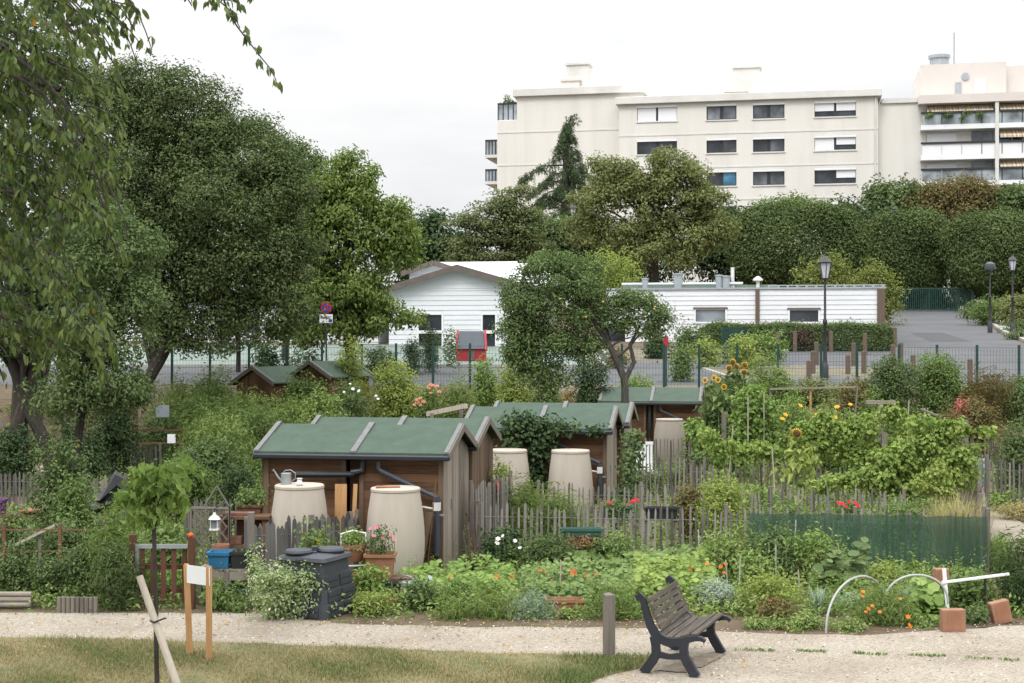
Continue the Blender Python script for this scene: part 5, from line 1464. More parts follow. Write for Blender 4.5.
# white netting frame and crates in the far left meadow
lf = Vector(gpt(133, 43)); lfr = root('sheet_rack', 'thin wooden frame with a white sheet in the weedy plot at left', 'frame', lf)
mb = MB()
for px in (133, 137, 180, 184): x = X(px, 43) - lf.x; mb.box(x - .03, x + .03, -.03, .03, -.1, Zp(407 if px < 140 else 430, 43) - lf.z)
for py in (430, 443): mb.box(0, X(184, 43) - lf.x, -.055, -.032, Zp(py, 43) - lf.z - .03, Zp(py, 43) - lf.z + .03)
mb.build('frame', m_brownx, lfr); MB().box(X(168, 43) - lf.x, X(176, 43) - lf.x, -.08, -.06, Zp(443, 43) - lf.z, Zp(434, 43) - lf.z).build('white_sheet', m_paper, lfr)
MB().box(X(157, 43) - lf.x, X(170, 43) - lf.x, -.1, -.08, Zp(417, 43) - lf.z, Zp(405, 43) - lf.z).build('clear_sheet', m_paneb, lfr)
o = MB().box(-.3, .3, -.2, .2, 0, .25).box(-.32, .32, -.22, .22, .25, .29).build('garden_box', m_galv, loc=P(256, 452, 31)); o.location.z = .0; tag(o, 'pale grey box half hidden beside the front shed', 'box')
# ------------------------------------------------------------------ vegetation
SEED = [100]
def nseed():
    SEED[0] += 1; return SEED[0]

def blob_px(b, Y, base, dk=.9):
    """photo-sized ellipses (px, py, rx, ry[, dY]) at depth Y, relative to base"""
    out = []
    for q in b:
        dy = q[4] if len(q) > 4 else 0
        Yq = Y + dy; p = P(q[0], q[1], Yq) - Vector(base); k = Yq / F
        out.append((p.x, p.y, p.z, q[2] * k, (q[2] + q[3]) / 2 * k * dk, q[3] * k))
    return out

def lobes(bl, rr, k=6):
    out = [(b[0], b[1], b[2], b[3] * .86, b[4] * .86, b[5] * .86) for b in bl]
    for b in bl:
        for i in range(k):
            a = rr.uniform(0, 2 * pi); e = rr.uniform(-.35, 1.0); c_ = math.sqrt(max(0, 1 - e * e)); s_ = rr.uniform(.26, .44); q = rr.uniform(.72, .92)
            m_ = min(b[3], b[4], b[5]) * s_ * 1.15
            out.append((b[0] + cos(a) * c_ * b[3] * q, b[1] + sin(a) * c_ * b[4] * q, b[2] + e * b[5] * q, m_ * 1.15, m_ * 1.15, m_ * .85))
    return out

def tree(name, label, base_px, Y, trunk, blobs, mat, L, n, per=26, cr=None, bark=None, nb=18, group=None, wl=.5, shell=.45, up=.5, out=.7, hang=0, droop=.25, dk=.9, flat=.75, lv=.45, cat='tree', lob=6):
    base = Vector(gpt(base_px, Y)); r = root(name, label, cat, base, 0, group)
    bl = blob_px(blobs, Y, base, dk)
    s = nseed(); k = Y / F
    if lob: bl = lobes(bl, random.Random(s), lob)
    co_, C = crown('crown', bl, int(n / per), per, cr or L * 3.2, L, mat, r, wl=wl, shell=shell, seed=s, up=up, out=out, hang=hang, droop=droop, flat=flat, lv=lv)
    mb = MB(); rr = random.Random(s)
    pts = []; rad = []
    for q in trunk:
        p = P(q[0], q[1], Y + (q[3] if len(q) > 3 else 0)) - base; pts.append(p); rad.append(q[2] * k)
    pts[0] = Vector((pts[0].x, pts[0].y, -.15))
    # smooth the trunk line
    P2, R2 = [], []
    for i in range(len(pts) - 1):
        for j in range(4):
            t = j / 4; P2.append(pts[i].lerp(pts[i + 1], t) + Vector((rr.uniform(-1, 1), rr.uniform(-1, 1), 0)) * rad[i] * .12 * (j > 0)); R2.append(rad[i] + (rad[i + 1] - rad[i]) * t)
    P2.append(pts[-1]); R2.append(rad[-1])
    mb.path(P2, R2, 9)
    for i in range(nb):
        c = Vector(C[rr.randrange(len(C))]) * .97
        j = min(len(P2) - 1, int(len(P2) * rr.uniform(.45, 1.0)))
        a = P2[j]; mid = a.lerp(c, .5) + Vector((0, 0, (c - a).length * rr.uniform(.0, .12)))
        r0 = R2[j] * rr.uniform(.35, .6)
        mb.path([a, a.lerp(mid, .5) + Vector((rr.uniform(-.1, .1), rr.uniform(-.1, .1), 0)), mid, c], [r0, r0 * .75, r0 * .5, r0 * .15], 6, cap=False)
    mb.build('trunk', bark or m_bark, r, smooth=True)
    return r, base, bl

def bush(name, label, cat, px0, px1, pyt, Y, mat, L=.08, cov=2.4, wl=.5, nb=7, group=None, z0=None, hang=0, per=14, up=.5, out=.6, ryk=.75, lv=.5, flat=.8, droop=.25, ymax=1.4, cr=None, pyb=None, full=.45):
    x0, x1 = X(px0, Y), X(px1, Y); x = (x0 + x1) / 2; rx = (x1 - x0) / 2
    g0 = T(x, Y); zb = g0 if pyb is None else max(g0, Zp(pyb, Y)); h = Zp(pyt, Y) - zb
    s = nseed(); rr = random.Random(s); ry = min(ymax, rx * ryk)
    bl = []
    for i in range(nb):
        a = rr.uniform(0, 2 * pi); q = rr.uniform(.1, .62)
        fz = rr.uniform(.25, .78)
        bx = cos(a) * q * rx; by = sin(a) * q * ry; sc = rr.uniform(.42, .62)
        bl.append((bx * 1.12, by, zb - g0 + h * fz * (1 - .2 * q), rx * sc * 1.08, max(.12, ry * sc), min(h * .5, h * (1 - fz) * rr.uniform(.95, 1.2) + .1 * h)))
    bl.append((0, 0, zb - g0 + h * full, rx * .92, max(.12, ry * .8), h * full * 1.06))
    area = 2 * rx * h + 2 * ry * h + rx * ry * 2
    n = int(min(16000, max(60, cov * area / (L * L * wl * .55))))
    o, _ = crown(name, bl, max(4, n // per), per, cr or L * 2.4, L, mat, loc=(x, Y, g0), wl=wl, seed=s, up=up, out=out, hang=hang, lv=lv, flat=flat, droop=droop, zmin=.01 + zb - g0, shell=.35)
    return tag(o, label, cat, group)

def spiky(name, label, cat, px0, px1, pyt, Y, mat, n, w=.012, spread=.5, arch=.4, group=None, ry=None, z0=None):
    x0, x1 = X(px0, Y), X(px1, Y); x = (x0 + x1) / 2; rx = (x1 - x0) / 2; g0 = T(x, Y) if z0 is None else z0; h = Zp(pyt, Y) - g0
    rr = np.random.default_rng(nseed()); m = max(3, int(n / 6))
    a = rr.uniform(0, 2 * pi, m); q = np.sqrt(rr.random(m)) * .75; ryy = ry or min(rx, .5)
    base = np.stack([np.cos(a) * q * rx, np.sin(a) * q * ryy, np.zeros(m)], 1)
    o = blades(name, base, n, h, spread, w, mat, loc=(x, Y, g0), seed=SEED[0], arch=arch)
    return tag(o, label, cat, group)

def leafbed(name, label, cat, px0, px1, Ya, Yb, h0, h1, n, R, mat, group=None, kind=None):
    """round leaves held flat over a bed between two depths"""
    rr = np.random.default_rng(nseed()); Ym = (Ya + Yb) / 2; cx = X((px0 + px1) / 2, Ym)
    y = rr.uniform(Ya, Yb, n); px = rr.uniform(px0, px1, n); x = (px - W0) / F * y
    hm = h0 + (h1 - h0) * (.5 + .5 * np.sin(x * 4.1 + SEED[0]) * np.cos(y * 3.3 + SEED[0] * 2))
    z = hm * rr.uniform(.35, 1.0, n)
    edge = np.minimum.reduce([np.minimum(1, (px - px0) / 8), np.minimum(1, (px1 - px) / 8), np.minimum(1, (y - Ya) / .25 + .3)])
    Pn = np.stack([x - cx, y - Ym, z * np.clip(edge, .3, 1)], 1)
    Nn = unit(np.array([0, -.35, 1.0]) + rr.normal(size=(n, 3)) * .38)
    o = soup(name, disc_verts(Pn, Nn, R * rr.uniform(.5, 1.25, n), rr), disc_tris(), np.clip(rr.random(n) * .7 + .3 * (z / max(h1, .01)), 0, .96), mat, loc=(cx, Ym, 0))
    return tag(o, label, cat, group, kind)

_fl = {}
def flower_mesh(kind, mat, r, sd=.4):
    key = (kind, mat.name, round(r, 3), sd)
    if key in _fl: return _fl[key]
    mb = MB()
    if kind == 'sun':
        for i in range(16):
            a = 2 * pi * i / 16; b = a + .2; c_ = a - .2
            mb.add([(cos(a) * r * sd * .9, -.01, sin(a) * r * sd * .9), (cos(b) * r * .75, -.03, sin(b) * r * .75), (cos(a) * r, .0, sin(a) * r), (cos(c_) * r * .75, -.03, sin(c_) * r * .75)], [(0, 1, 2, 3)])
        mb.lathe([(r * sd, -.0), (r * sd, .03), (r * sd * .6, .05)], 14, mi=1, M=Matrix.Rotation(pi / 2, 4, 'X'))
        me = mb.mesh('flower'); me.materials.append(mat); me.materials.append(m_seed)
    else:
        for i in range(6):
            a = 2 * pi * i / 6; b = a + .5; c_ = a - .5
            mb.add([(0, 0, 0), (cos(b) * r * .7, sin(b) * r * .7, r * .22), (cos(a) * r, sin(a) * r, r * .3), (cos(c_) * r * .7, sin(c_) * r * .7, r * .22)], [(0, 1, 2, 3)])
        mb.lathe([(r * .2, .0), (r * .15, r * .15), (.002, r * .2)], 6)
        for i in range(5):
            a = 2 * pi * i / 5 + .3; b = a + .5; c_ = a - .5
            mb.add([(0, 0, r * .1), (cos(b) * r * .4, sin(b) * r * .4, r * .35), (cos(a) * r * .55, sin(a) * r * .55, r * .5), (cos(c_) * r * .4, sin(c_) * r * .4, r * .35)], [(0, 1, 2, 3)])
        me = mb.mesh('flower'); me.materials.append(mat)
    _fl[key] = me
    return me
def blooms(parent, pts, Y, mat, r=.04, kind='round', stem=True, name='flower'):
    """flower heads at photo points, on thin stems, as parts of their plant"""
    rr = random.Random(nseed()); b = Vector(parent.location)
    me = flower_mesh(kind, mat, r)
    sm_ = MB()
    for q in pts:
        Yq = q[2] if len(q) > 2 else Y
        p = P(q[0], q[1], Yq) - b
        o = bpy.data.objects.new(name, me); COL.objects.link(o); o.parent = parent; o.location = p
        o.rotation_euler = (rr.uniform(.5, 1.1), rr.uniform(-.4, .4), rr.uniform(-.5, .5)) if kind != 'sun' else (rr.uniform(-.1, .35), 0, rr.uniform(-.5, .5))
        o.scale = (rr.uniform(.8, 1.2),) * 3
        if stem: sm_.path([p + Vector((rr.uniform(-.05, .05), .03, -min(.35, max(.05, p.z * .7)))), p + Vector((0, .01, -.005))], .006 if kind != 'sun' else .014, 5)
    if stem: sm_.build('flower_stem', m_stalk, parent)
def scatter_px(n, x0, x1, y0, y1, s, Y=None):
    rr = random.Random(s); return [(rr.uniform(x0, x1), rr.uniform(y0, y1)) for _ in range(n)]

# ---- far trees against the apartments
tree('conifer_tree', 'dark bushy conifer at the left end of the far tree line', 432, 112, [(432, 300, 5), (432, 215, 2)], [(432, 240, 24, 34), (440, 270, 30, 30), (415, 275, 22, 25), (455, 262, 22, 28)], l_dark, .34, 14000, cat='tree')
tree('cedar_tree', 'cedar with flat spreading tiers standing behind the gabled hall', 508, 100, [(508, 300, 7), (509, 250, 5), (512, 200, 2.5)],
     [(510, 196, 16, 7), (492, 206, 26, 8), (520, 214, 30, 10), (478, 222, 32, 9), (505, 234, 40, 10), (470, 243, 30, 9), (525, 246, 26, 10), (490, 258, 38, 9), (460, 258, 16, 7), (520, 190, 10, 5)], l_cedar, .24, 15000, cr=.95, flat=.25, shell=.1, up=1.0, out=.3, nb=34, bark=m_bark, lob=3)
# drooping spire
dY = 113; base = Vector(gpt(563, dY)); dr = root('drooping_conifer', 'slender conifer with a bent tip and drooping limbs before the apartment wall', 'tree', base)
bl = []; mb = MB()
def dq(px, py, d=0): return P(px, py, dY + d) - base
trk = [dq(563, 300), dq(564, 230), dq(565, 190), dq(566, 150), dq(567, 130), dq(571, 117), dq(575, 115.5)]
mb.path(trk, [.5, .4, .3, .2, .13, .07, .04], 8)
rr = random.Random(5)
BRS = [(567, 130, 560, 136, 0), (568, 134, 576, 140, 0), (566, 141, 556, 148, 0), (567, 146, 580, 154, 0), (566, 152, 551, 160, 0), (566, 157, 584, 166, 0),
       (565, 165, 519, 181, 0), (566, 166, 599, 184, 0), (565, 172, 540, 186, 1), (566, 174, 590, 189, 1), (564, 180, 527, 197, 0), (566, 181, 595, 197, 0), (564, 188, 533, 206, 0), (566, 190, 590, 206, 0), (564, 197, 530, 216, 0), (566, 199, 592, 216, 0)]
for i in range(34):
    y0 = 124 + 90 * (i / 34); wd = float(np.interp(y0, [122, 150, 170, 214], [3, 9, 15, 22])) * rr.uniform(.6, 1); a = rr.uniform(0, 2 * pi)
    BRS.append((566, y0, 566 + cos(a) * wd, y0 + wd * .35, sin(a) * wd * .08))
for x0, y0, x1, y1, dd in BRS:
    st = dq(x0, y0); en = dq(x1, y1, dd); k = dY / F; ln = abs(x1 - x0) + 4
    mid = st.lerp(en, .5) + Vector((0, 0, ln * k * .14)); q3 = st.lerp(en, .82) + Vector((0, 0, ln * k * .07))
    pl = [st, mid, q3, en]; mb.path(pl, [.07, .05, .035, .02], 5, cap=False)
    m_ = max(3, int(ln / 1.7))
    for j in range(m_):
        u = .12 + .88 * j / (m_ - 1) * 1.0; u3 = min(2.999, u * 3); a_ = pl[int(u3)]; b_ = pl[int(u3) + 1]
        p = a_.lerp(b_, u3 - int(u3)); dr_ = rr.uniform(.25, .75) * (1 - .35 * u)
        bl.append((p.x, p.y, p.z - dr_ * .5, .2, .3, dr_ * .75))
mb_unused = None
for q in ((570, 117.5), (573, 116), (576, 118), (568, 121), (575, 122), (567, 126), (571, 128), (566, 133)):
    p = dq(*q); bl.append((p.x, p.y, p.z - .15, .35, .3, .5))
mb.build('trunk', m_bark, dr)
crown('crown', bl, 1500, 16, .2, .2, l_blue, dr, wl=.28, shell=.0, seed=5, hang=1.2, up=.3, out=.3, flat=1.3)
tree('locust_tree', 'large olive green tree with airy rounded crown left of the apartment windows', 655, 98, [(655, 300, 6), (653, 255, 5), (655, 220, 3.5), (660, 180, 2)],
     [(610, 172, 22, 16), (625, 190, 28, 22), (672, 165, 24, 14), (648, 185, 30, 20), (690, 185, 22, 18), (705, 205, 24, 18), (665, 210, 45, 25), (600, 205, 25, 22), (620, 235, 40, 26), (690, 240, 42, 26), (650, 255, 50, 22), (715, 232, 20, 20), (585, 232, 18, 20)], l_locust, .23, 40000, per=30, cr=.75, nb=70, shell=.5, lob=8, flat=.55)
tree('broadleaf_tree', 'mid green tree filling the gap between cedar and olive green tree', 556, 106, [(556, 300, 6), (556, 240, 3)], [(552, 240, 36, 20), (532, 230, 18, 12), (578, 240, 22, 22), (550, 260, 45, 20)], l_mid, .25, 20000, cr=1.1)
tree('broadleaf_tree', 'dark shaded tree mass behind the flat roofed school at left', 590, 117, [(590, 310, 6), (590, 262, 4)], [(590, 255, 60, 32), (640, 262, 60, 30), (560, 268, 40, 25)], l_dark, .34, 16000, cr=1.4)
tree('broadleaf_tree', 'dark tree showing between olive tree and first clipped tree', 722, 119, [(722, 310, 5), (722, 250, 3)], [(722, 240, 28, 32), (735, 225, 16, 14), (715, 265, 30, 24), (760, 275, 40, 24), (800, 275, 40, 24), (840, 275, 30, 24)], l_dark, .36, 14000, cr=1.3)
def pleached(label, px0, px1, pyt, pyb, Y, group='clipped box shaped trees'):
    cx = (px0 + px1) / 2; base = Vector(gpt(cx, Y)); r = root('clipped_tree', label, 'tree', base, 0, group)
    hx = (X(px1, Y) - X(px0, Y)) / 2; zt = Zp(pyt, Y) - base.z; zb = Zp(pyb, Y) - base.z
    boxcrown('crown', (0, 0, (zt + zb) / 2), (hx, 3.0, (zt - zb) / 2), 56000, .24, l_box, r, seed=nseed(), p=3.4)
    MB().path([(0, 0, -.2), (0, 0, zb + .5), (.1, 0, (zt + zb) / 2)], [.22, .18, .1], 8).build('trunk', m_bark, r, smooth=True)
pleached('broad clipped tree with a flat dark top left of the round bushes', 731, 865, 207, 288, 112)
pleached('narrow clipped tree between its two broader neighbours', 873, 944, 213, 292, 118)
pleached('broad clipped tree at the right edge above the lamps', 949, 1050, 215, 292, 112)
tree('linden_tree', 'green tree with rounded crown rising behind the narrow clipped tree', 896, 126, [(896, 310, 5), (896, 215, 3)], [(896, 195, 24, 16), (882, 208, 18, 14), (912, 206, 22, 16), (896, 222, 34, 16)], l_mid, .4, 6000, cr=1.2)
tree('copper_tree', 'tree turning reddish brown below the apartment balconies', 955, 125, [(955, 310, 5), (955, 215, 3)], [(935, 195, 22, 14), (958, 192, 24, 13), (978, 200, 20, 14), (925, 208, 18, 12), (950, 212, 45, 16), (992, 212, 14, 12)], l_red, .27, 16000, cr=1.2)
tree('broadleaf_tree', 'green tree at the right edge under the balconies', 1020, 124, [(1020, 310, 5), (1020, 215, 3)], [(1018, 205, 20, 17), (1035, 200, 18, 16), (1008, 218, 18, 12)], l_mid, .4, 4000, cr=1.2)
tree('broadleaf_tree', 'yellow green tree top showing over the first clipped tree', 790, 121, [(790, 310, 4), (790, 225, 3)], [(785, 209, 28, 10), (770, 214, 18, 9), (808, 212, 22, 9), (790, 222, 45, 14)], l_fresh, .26, 10000, cr=1.1)
tree('broadleaf_tree', 'dark tree in the gap right of the first clipped tree', 858, 122, [(858, 315, 5), (858, 240, 3)], [(862, 240, 20, 34), (848, 222, 22, 16), (868, 270, 20, 24), (835, 214, 20, 10)], l_dark, .4, 6000, cr=1.2)
tree('broadleaf_tree', 'dark leafy mass behind the gate and parked van', 930, 127, [(930, 315, 5), (930, 260, 3)], [(900, 275, 30, 24), (940, 272, 30, 24), (975, 275, 28, 24), (1010, 275, 28, 24), (870, 278, 24, 24), (900, 298, 30, 10), (960, 298, 40, 10), (1010, 298, 28, 12)], l_dark, .42, 8000, cr=1.2)
bush('round_bush', 'left one of two pale domed bushes behind the white school', 'bush', 790, 860, 257, 90, l_pale, L=.2, cov=2.2, nb=5, ymax=3, ryk=.6)
bush('round_bush', 'right one of two pale domed bushes behind the white school', 'bush', 846, 902, 264, 92, l_pale, L=.2, cov=2.2, nb=5, ymax=3, ryk=.6)
bush('round_bush', 'yellow green shrub showing over the school roof beside the apple tree', 'bush', 585, 645, 250, 84, l_yel, L=.2, cov=1.6, nb=6, wl=.35, ymax=2)
bush('hedge_screen', 'dark hedge directly behind the driveway gate', 'hedge', 886, 972, 293, 117.2, l_dark, L=.3, cov=3, nb=14, ryk=.12)
# hedge before the flat school
hb = gpt(825, 69.9); W2 = (X(891, 69.9) - X(700, 69.9)) / 2; cxh = (X(891, 69.9) + X(700, 69.9)) / 2
hh = Zp(325, 69.9) - T(cxh, 69.9)
o = boxcrown('clipped_hedge', (0, 0, hh * .5), (W2, .5, hh * .5), 60000, .10, l_mid, loc=(cxh, 69.9, T(cxh, 69.9)), seed=9, p=9.0); tag(o, 'long clipped hedge with square ends before the white school', 'hedge')
o = bush('hedge_plant', 'dark purple leaved stretch of hedge beside the brown posts', 'hedge', 790, 815, 329, 69.5, leafmat('purple_leaf', [(.045, .03, .028), (.075, .045, .04), (.06, .07, .03)]), L=.12, nb=5)
# right hand driveway plantings
bush('round_bush', 'rounded bush just left of the right hand lantern lamp', 'bush', 972, 1008, 298, 92, l_fresh, L=.18); bush('round_bush', 'mixed bush at the right edge behind the lantern lamp', 'bush', 1000, 1046, 294, 90, l_locust, L=.18)
bush('clipped_hedge', 'low clipped hedge at the right edge beside the driveway', 'hedge', 996, 1050, 320, 84, l_mid, L=.14, nb=10, ryk=.3); bush('round_bush', 'small clipped shrub right at the foot of the right hand lamp', 'bush', 1000, 1042, 331, 78, l_mid, L=.14, nb=8, ryk=.3)
bush('round_bush', 'low bush at the left of the driveway kerb top', 'bush', 960, 985, 303, 100, l_mid, L=.2)

# ---- left big trees
tree('dark_oak', 'huge dark evergreen oak with a leaning trunk filling the left side', 104, 45, [(100, 470, 9), (112, 430, 8), (145, 385, 6.5), (174, 335, 5.5), (188, 290, 4.5), (195, 240, 3)],
     [(165, 110, 62, 48), (112, 120, 40, 46), (100, 185, 46, 60), (100, 250, 50, 60), (140, 82, 34, 26), (195, 105, 48, 36), (240, 155, 50, 42), (278, 205, 42, 48), (283, 262, 32, 42), (210, 190, 75, 60), (230, 260, 80, 55), (150, 180, 70, 65), (140, 260, 70, 60), (265, 315, 52, 32), (200, 320, 50, 30), (130, 90, 40, 30), (190, 220, 80, 100), (245, 240, 62, 88), (165, 190, 50, 90), (232, 128, 26, 20), (282, 172, 24, 22), (205, 345, 24, 14), (240, 275, 60, 50), (180, 330, 40, 25), (278, 328, 26, 18)], l_oak, .112, 160000, per=36, cr=.40, nb=40, shell=.25, dk=.8)
tree('dark_oak', 'second dark tree standing left of the leaning oak behind the cherry', 20, 48, [(20, 470, 9), (20, 400, 8), (25, 300, 6)], [(20, 60, 60, 50), (60, 110, 60, 60), (0, 170, 70, 80), (50, 230, 70, 70), (-40, 100, 50, 70), (20, 310, 60, 60)], l_dark, .13, 42000, cr=.5, nb=24, shell=.3)
tree('ash_tree', 'bright green tree between the dark oak and the gabled hall', 352, 56, [(352, 400, 6), (350, 350, 5.5), (348, 290, 4), (345, 220, 2.5)],
     [(338, 166, 15, 11), (352, 158, 11, 9), (368, 178, 12, 11), (330, 190, 22, 22), (358, 200, 24, 22), (312, 215, 30, 26), (385, 215, 22, 18), (400, 235, 22, 20), (345, 240, 50, 30), (300, 260, 35, 35), (392, 255, 24, 16), (408, 243, 15, 11), (330, 330, 40, 16), (300, 335, 28, 13), (368, 322, 24, 14), (340, 285, 50, 28), (310, 300, 45, 24), (370, 298, 24, 20), (405, 318, 16, 7), (392, 308, 14, 8), (345, 318, 40, 18), (295, 235, 26, 26)], l_ash, .19, 42000, per=22, cr=.46, nb=40, shell=.3, hang=.5, wl=.42)
tree('broadleaf_tree', 'green tree filling the skyline between the dark oak and bright tree', 285, 64, [(285, 390, 4), (288, 300, 3), (286, 200, 2)], [(262, 138, 26, 18), (285, 152, 24, 20), (306, 172, 22, 22), (250, 134, 20, 12), (318, 195, 16, 20), (290, 215, 30, 36), (275, 240, 30, 40), (312, 215, 16, 24)], l_mid, .16, 24000, per=26, cr=.5, nb=14, shell=.3)
tree('slim_tree', 'thin trunked young tree in front of the white school wing at left', 240, 58, [(238, 390, 2.5), (239, 320, 2)], [(240, 330, 16, 16), (228, 345, 12, 14), (255, 345, 14, 12), (244, 318, 14, 12)], l_mid, .16, 1600, cr=.3)
tree('leafy_tree', 'mid green multi stemmed tree hanging behind the cherry sprays', 84, 27, [(80, 500, 5), (76, 450, 4.5), (84, 400, 4), (100, 330, 3)],
     [(100, 225, 42, 28), (125, 255, 36, 34), (140, 300, 26, 30), (95, 285, 50, 40), (120, 340, 42, 36), (75, 340, 45, 40), (105, 385, 46, 30), (130, 395, 26, 22), (70, 400, 40, 24)], l_mid, .085, 26000, per=20, cr=.26, nb=40, shell=.3)
for lb, px, tr_ in (('dark leaning trunk at the far left edge behind the cherry leaves', 12, [(4, 480, 8), (14, 440, 8), (34, 380, 6), (44, 300, 4)]), ('second dark trunk curving beside the far left one', 44, [(58, 478, 7), (44, 440, 6.5), (24, 400, 6), (6, 340, 4)]), ('thin upright trunk right of the two dark ones', 72, [(74, 476, 5), (66, 430, 4.5), (66, 380, 4), (60, 320, 3)])):
    tree('bare_trunk_tree', lb, px, 38, tr_, [(px + 8, 270, 50, 40), (px - 10, 330, 40, 36)], l_dark, .13, 5000, cr=.4, nb=8, shell=.4)

# ---- foreground cherry
cY = 14.5; cbx = X(-90, cY); cb0 = Vector((cbx, cY + .6, 0)); ch = root('cherry_tree', 'nearby cherry tree with long drooping leaves hanging in from the left', 'tree', cb0)
rr = random.Random(12); mb = MB(); PT, DR, BR = [], [], []
mb.path([Vector((-1.3, .2, -.1)), Vector((-1.2, .1, 2)), Vector((-1.0, 0, 4)), Vector((-.8, 0, 6.2))], [.2, .17, .14, .08], 10)
def spray(pts_px, Y, dens=1.0, r=.012, lf=1.0):
    pts = [P(a, b, Y + (c if c else 0)) - cb0 for a, b, c in [(q[0], q[1], q[2] if len(q) > 2 else 0) for q in pts_px]]
    fine = []
    for i in range(len(pts) - 1):
        k = max(3, int((pts[i + 1] - pts[i]).length / .05))
        for j in range(k):
            t = j / k
            fine.append(pts[i].lerp(pts[i + 1], t) + Vector((0, 0, sin(t * pi) * .03)))
    fine.append(pts[-1])
    n = len(fine)
    mb.path(fine[::3] + [fine[-1]], [r * (1 - .7 * i / (n / 3 + 1)) for i in range(len(fine[::3]) + 1)], 5, cap=False)
    step = max(2, int(2.4 / max(.3, dens)))
    for i in range(int(n * .06), n, step):
        p = fine[min(n - 1, i + rr.randrange(0, 2))]; d = (fine[min(i + 1, n - 1)] - fine[max(i - 1, 0)]).normalized()
        if rr.random() > .9: continue
        side = Vector((rr.uniform(-1, 1), rr.uniform(-1, 1), 0)); tw = rr.uniform(.0, .09); p = p + side * tw + Vector((0, 0, tw * .2))
        for _ in range(rr.randint(3, 6)):
            PT.append(p + Vector((rr.gauss(0, .016), rr.gauss(0, .016), rr.gauss(0, .014))))
            DR.append(Vector((rr.gauss(0, .42), rr.gauss(0, .42), -1)) + d * .25)
for i in range(215):
    x0 = rr.uniform(-70, 96); y0 = rr.uniform(-60, 330)
    lim = 150 - .13 * max(0, y0) if y0 < 230 else 112
    ln = rr.uniform(22, 72); dx = rr.uniform(18, 78) * (1 if rr.random() < .8 else -.5)
    x2 = min(x0 + dx, lim + rr.uniform(-20, 5)); y2 = min(y0 + ln, 428 - max(0, x2 - 30) * .35)
    if y2 < y0 + 8: continue
    spray([(x0, y0, rr.uniform(-1.2, 1.6)), ((x0 + x2) / 2 + rr.uniform(0, 8), y0 + (y2 - y0) * .42), (x2, y2)], cY + rr.uniform(-1.3, 1.3), dens=.85)
# top fringe and the separate spray hanging into the sky
for a in ([(60, -40), (95, -8), (120, 8), (134, 30)], [(90, -40), (115, 2), (140, 12)], [(100, -30), (135, 8), (152, 50)], [(30, -30), (80, 10), (108, 42), (112, 60)], [(-10, 20), (50, 60), (95, 85), (122, 96)], [(20, 40), (70, 80), (112, 100)], [(165, -45), (190, -12), (215, 4), (238, 2)], [(185, -30), (210, -2), (232, 12), (240, 28)], [(215, -20), (228, 12), (240, 34), (262, 60), (276, 80)], [(170, -40), (182, -10), (192, 6)], [(205, -20), (230, -4), (252, -2)]):
    spray(a, cY - .4, dens=.8)
    if a[0][0] > 160: continue
    spray([(q[0] - 14, q[1] + 16) for q in a], cY + .3, dens=.8)
for a in ([(-40, 20), (20, 60), (70, 110), (95, 170), (112, 225)], [(-30, 60), (40, 90), (80, 150), (120, 205), (128, 240)]):
    spray(a, cY - .8, dens=.22, r=.022)
for q in ([(-1.0, 0, 3.6), P(-30, 60, cY) - cb0, P(60, 90, cY) - cb0], [(-.8, 0, 5.6), P(0, -30, cY) - cb0, P(120, -40, cY) - cb0, P(200, -40, cY) - cb0], [(-1.0, 0, 3.2), P(-20, 180, cY) - cb0, P(60, 210, cY) - cb0]):
    mb.path([Vector(v) for v in q], [.07, .045, .03, .018][:len(q)], 7, cap=False)
mb.build('trunk', m_bark, ch, smooth=True)
PT = np.array([tuple(v) for v in PT]); DR = np.array([tuple(v) for v in DR]); rg = np.random.default_rng(3); n = len(PT)
NN = unit(rg.normal(size=(n, 3)) + np.array([.2, -.6, .3])); Ls = .115 * rg.uniform(.55, 1.2, n)
# long leaves in two halves so they bend
D = unit(DR); S = unit(np.cross(D, NN)); N2 = np.cross(S, D); Lc = Ls[:, None]; Wc = Lc * .38
p1 = PT + D * Lc * .35; p2 = PT + D * Lc * .7 - N2 * Lc * .06; tp_ = PT + D * Lc - N2 * Lc * .16
V = np.stack([PT, p1 + S * Wc * .5 + N2 * Wc * .12, p2 + S * Wc * .36 + N2 * Wc * .08, tp_, p2 - S * Wc * .36 + N2 * Wc * .08, p1 - S * Wc * .5 + N2 * Wc * .12, p1, p2], 1)
v = np.clip(rg.random(n) * .8 + .1, 0, .95); v[rg.random(n) < .002] = 1
soup('crown', V, [(0, 1, 6), (0, 6, 5), (1, 2, 7), (1, 7, 6), (6, 7, 4), (6, 4, 5), (2, 3, 7), (7, 3, 4)], v, l_cherry, ch)

# ---- apple tree in the middle
ab = Vector(gpt(628, 41)); 
tree('apple_tree', 'leaning apple tree with a forked trunk and round crown above the sheds', 628, 41, [(628, 490, 4.6), (626, 425, 4.2), (624, 378, 3.8), (613, 352, 3.2), (603, 335, 2.7), (590, 315, 2)],
     [(548, 278, 34, 24), (575, 268, 28, 18), (525, 300, 26, 24), (560, 310, 40, 30), (520, 330, 24, 24), (545, 345, 36, 26), (590, 290, 22, 26), (525, 358, 22, 20), (545, 375, 26, 18), (580, 345, 20, 22), (530, 272, 10, 12), (645, 312, 30, 16), (618, 305, 18, 13), (662, 322, 14, 12), (640, 300, 20, 9), (628, 325, 18, 9), (650, 332, 14, 9), (606, 318, 12, 12), (515, 345, 14, 30)], l_apple, .095, 36000, per=18, cr=.27, nb=20, bark=m_barkp, shell=.3)
lb_ = bpy.data.objects['apple_tree']; tmb = MB(); b0 = Vector(lb_.location)
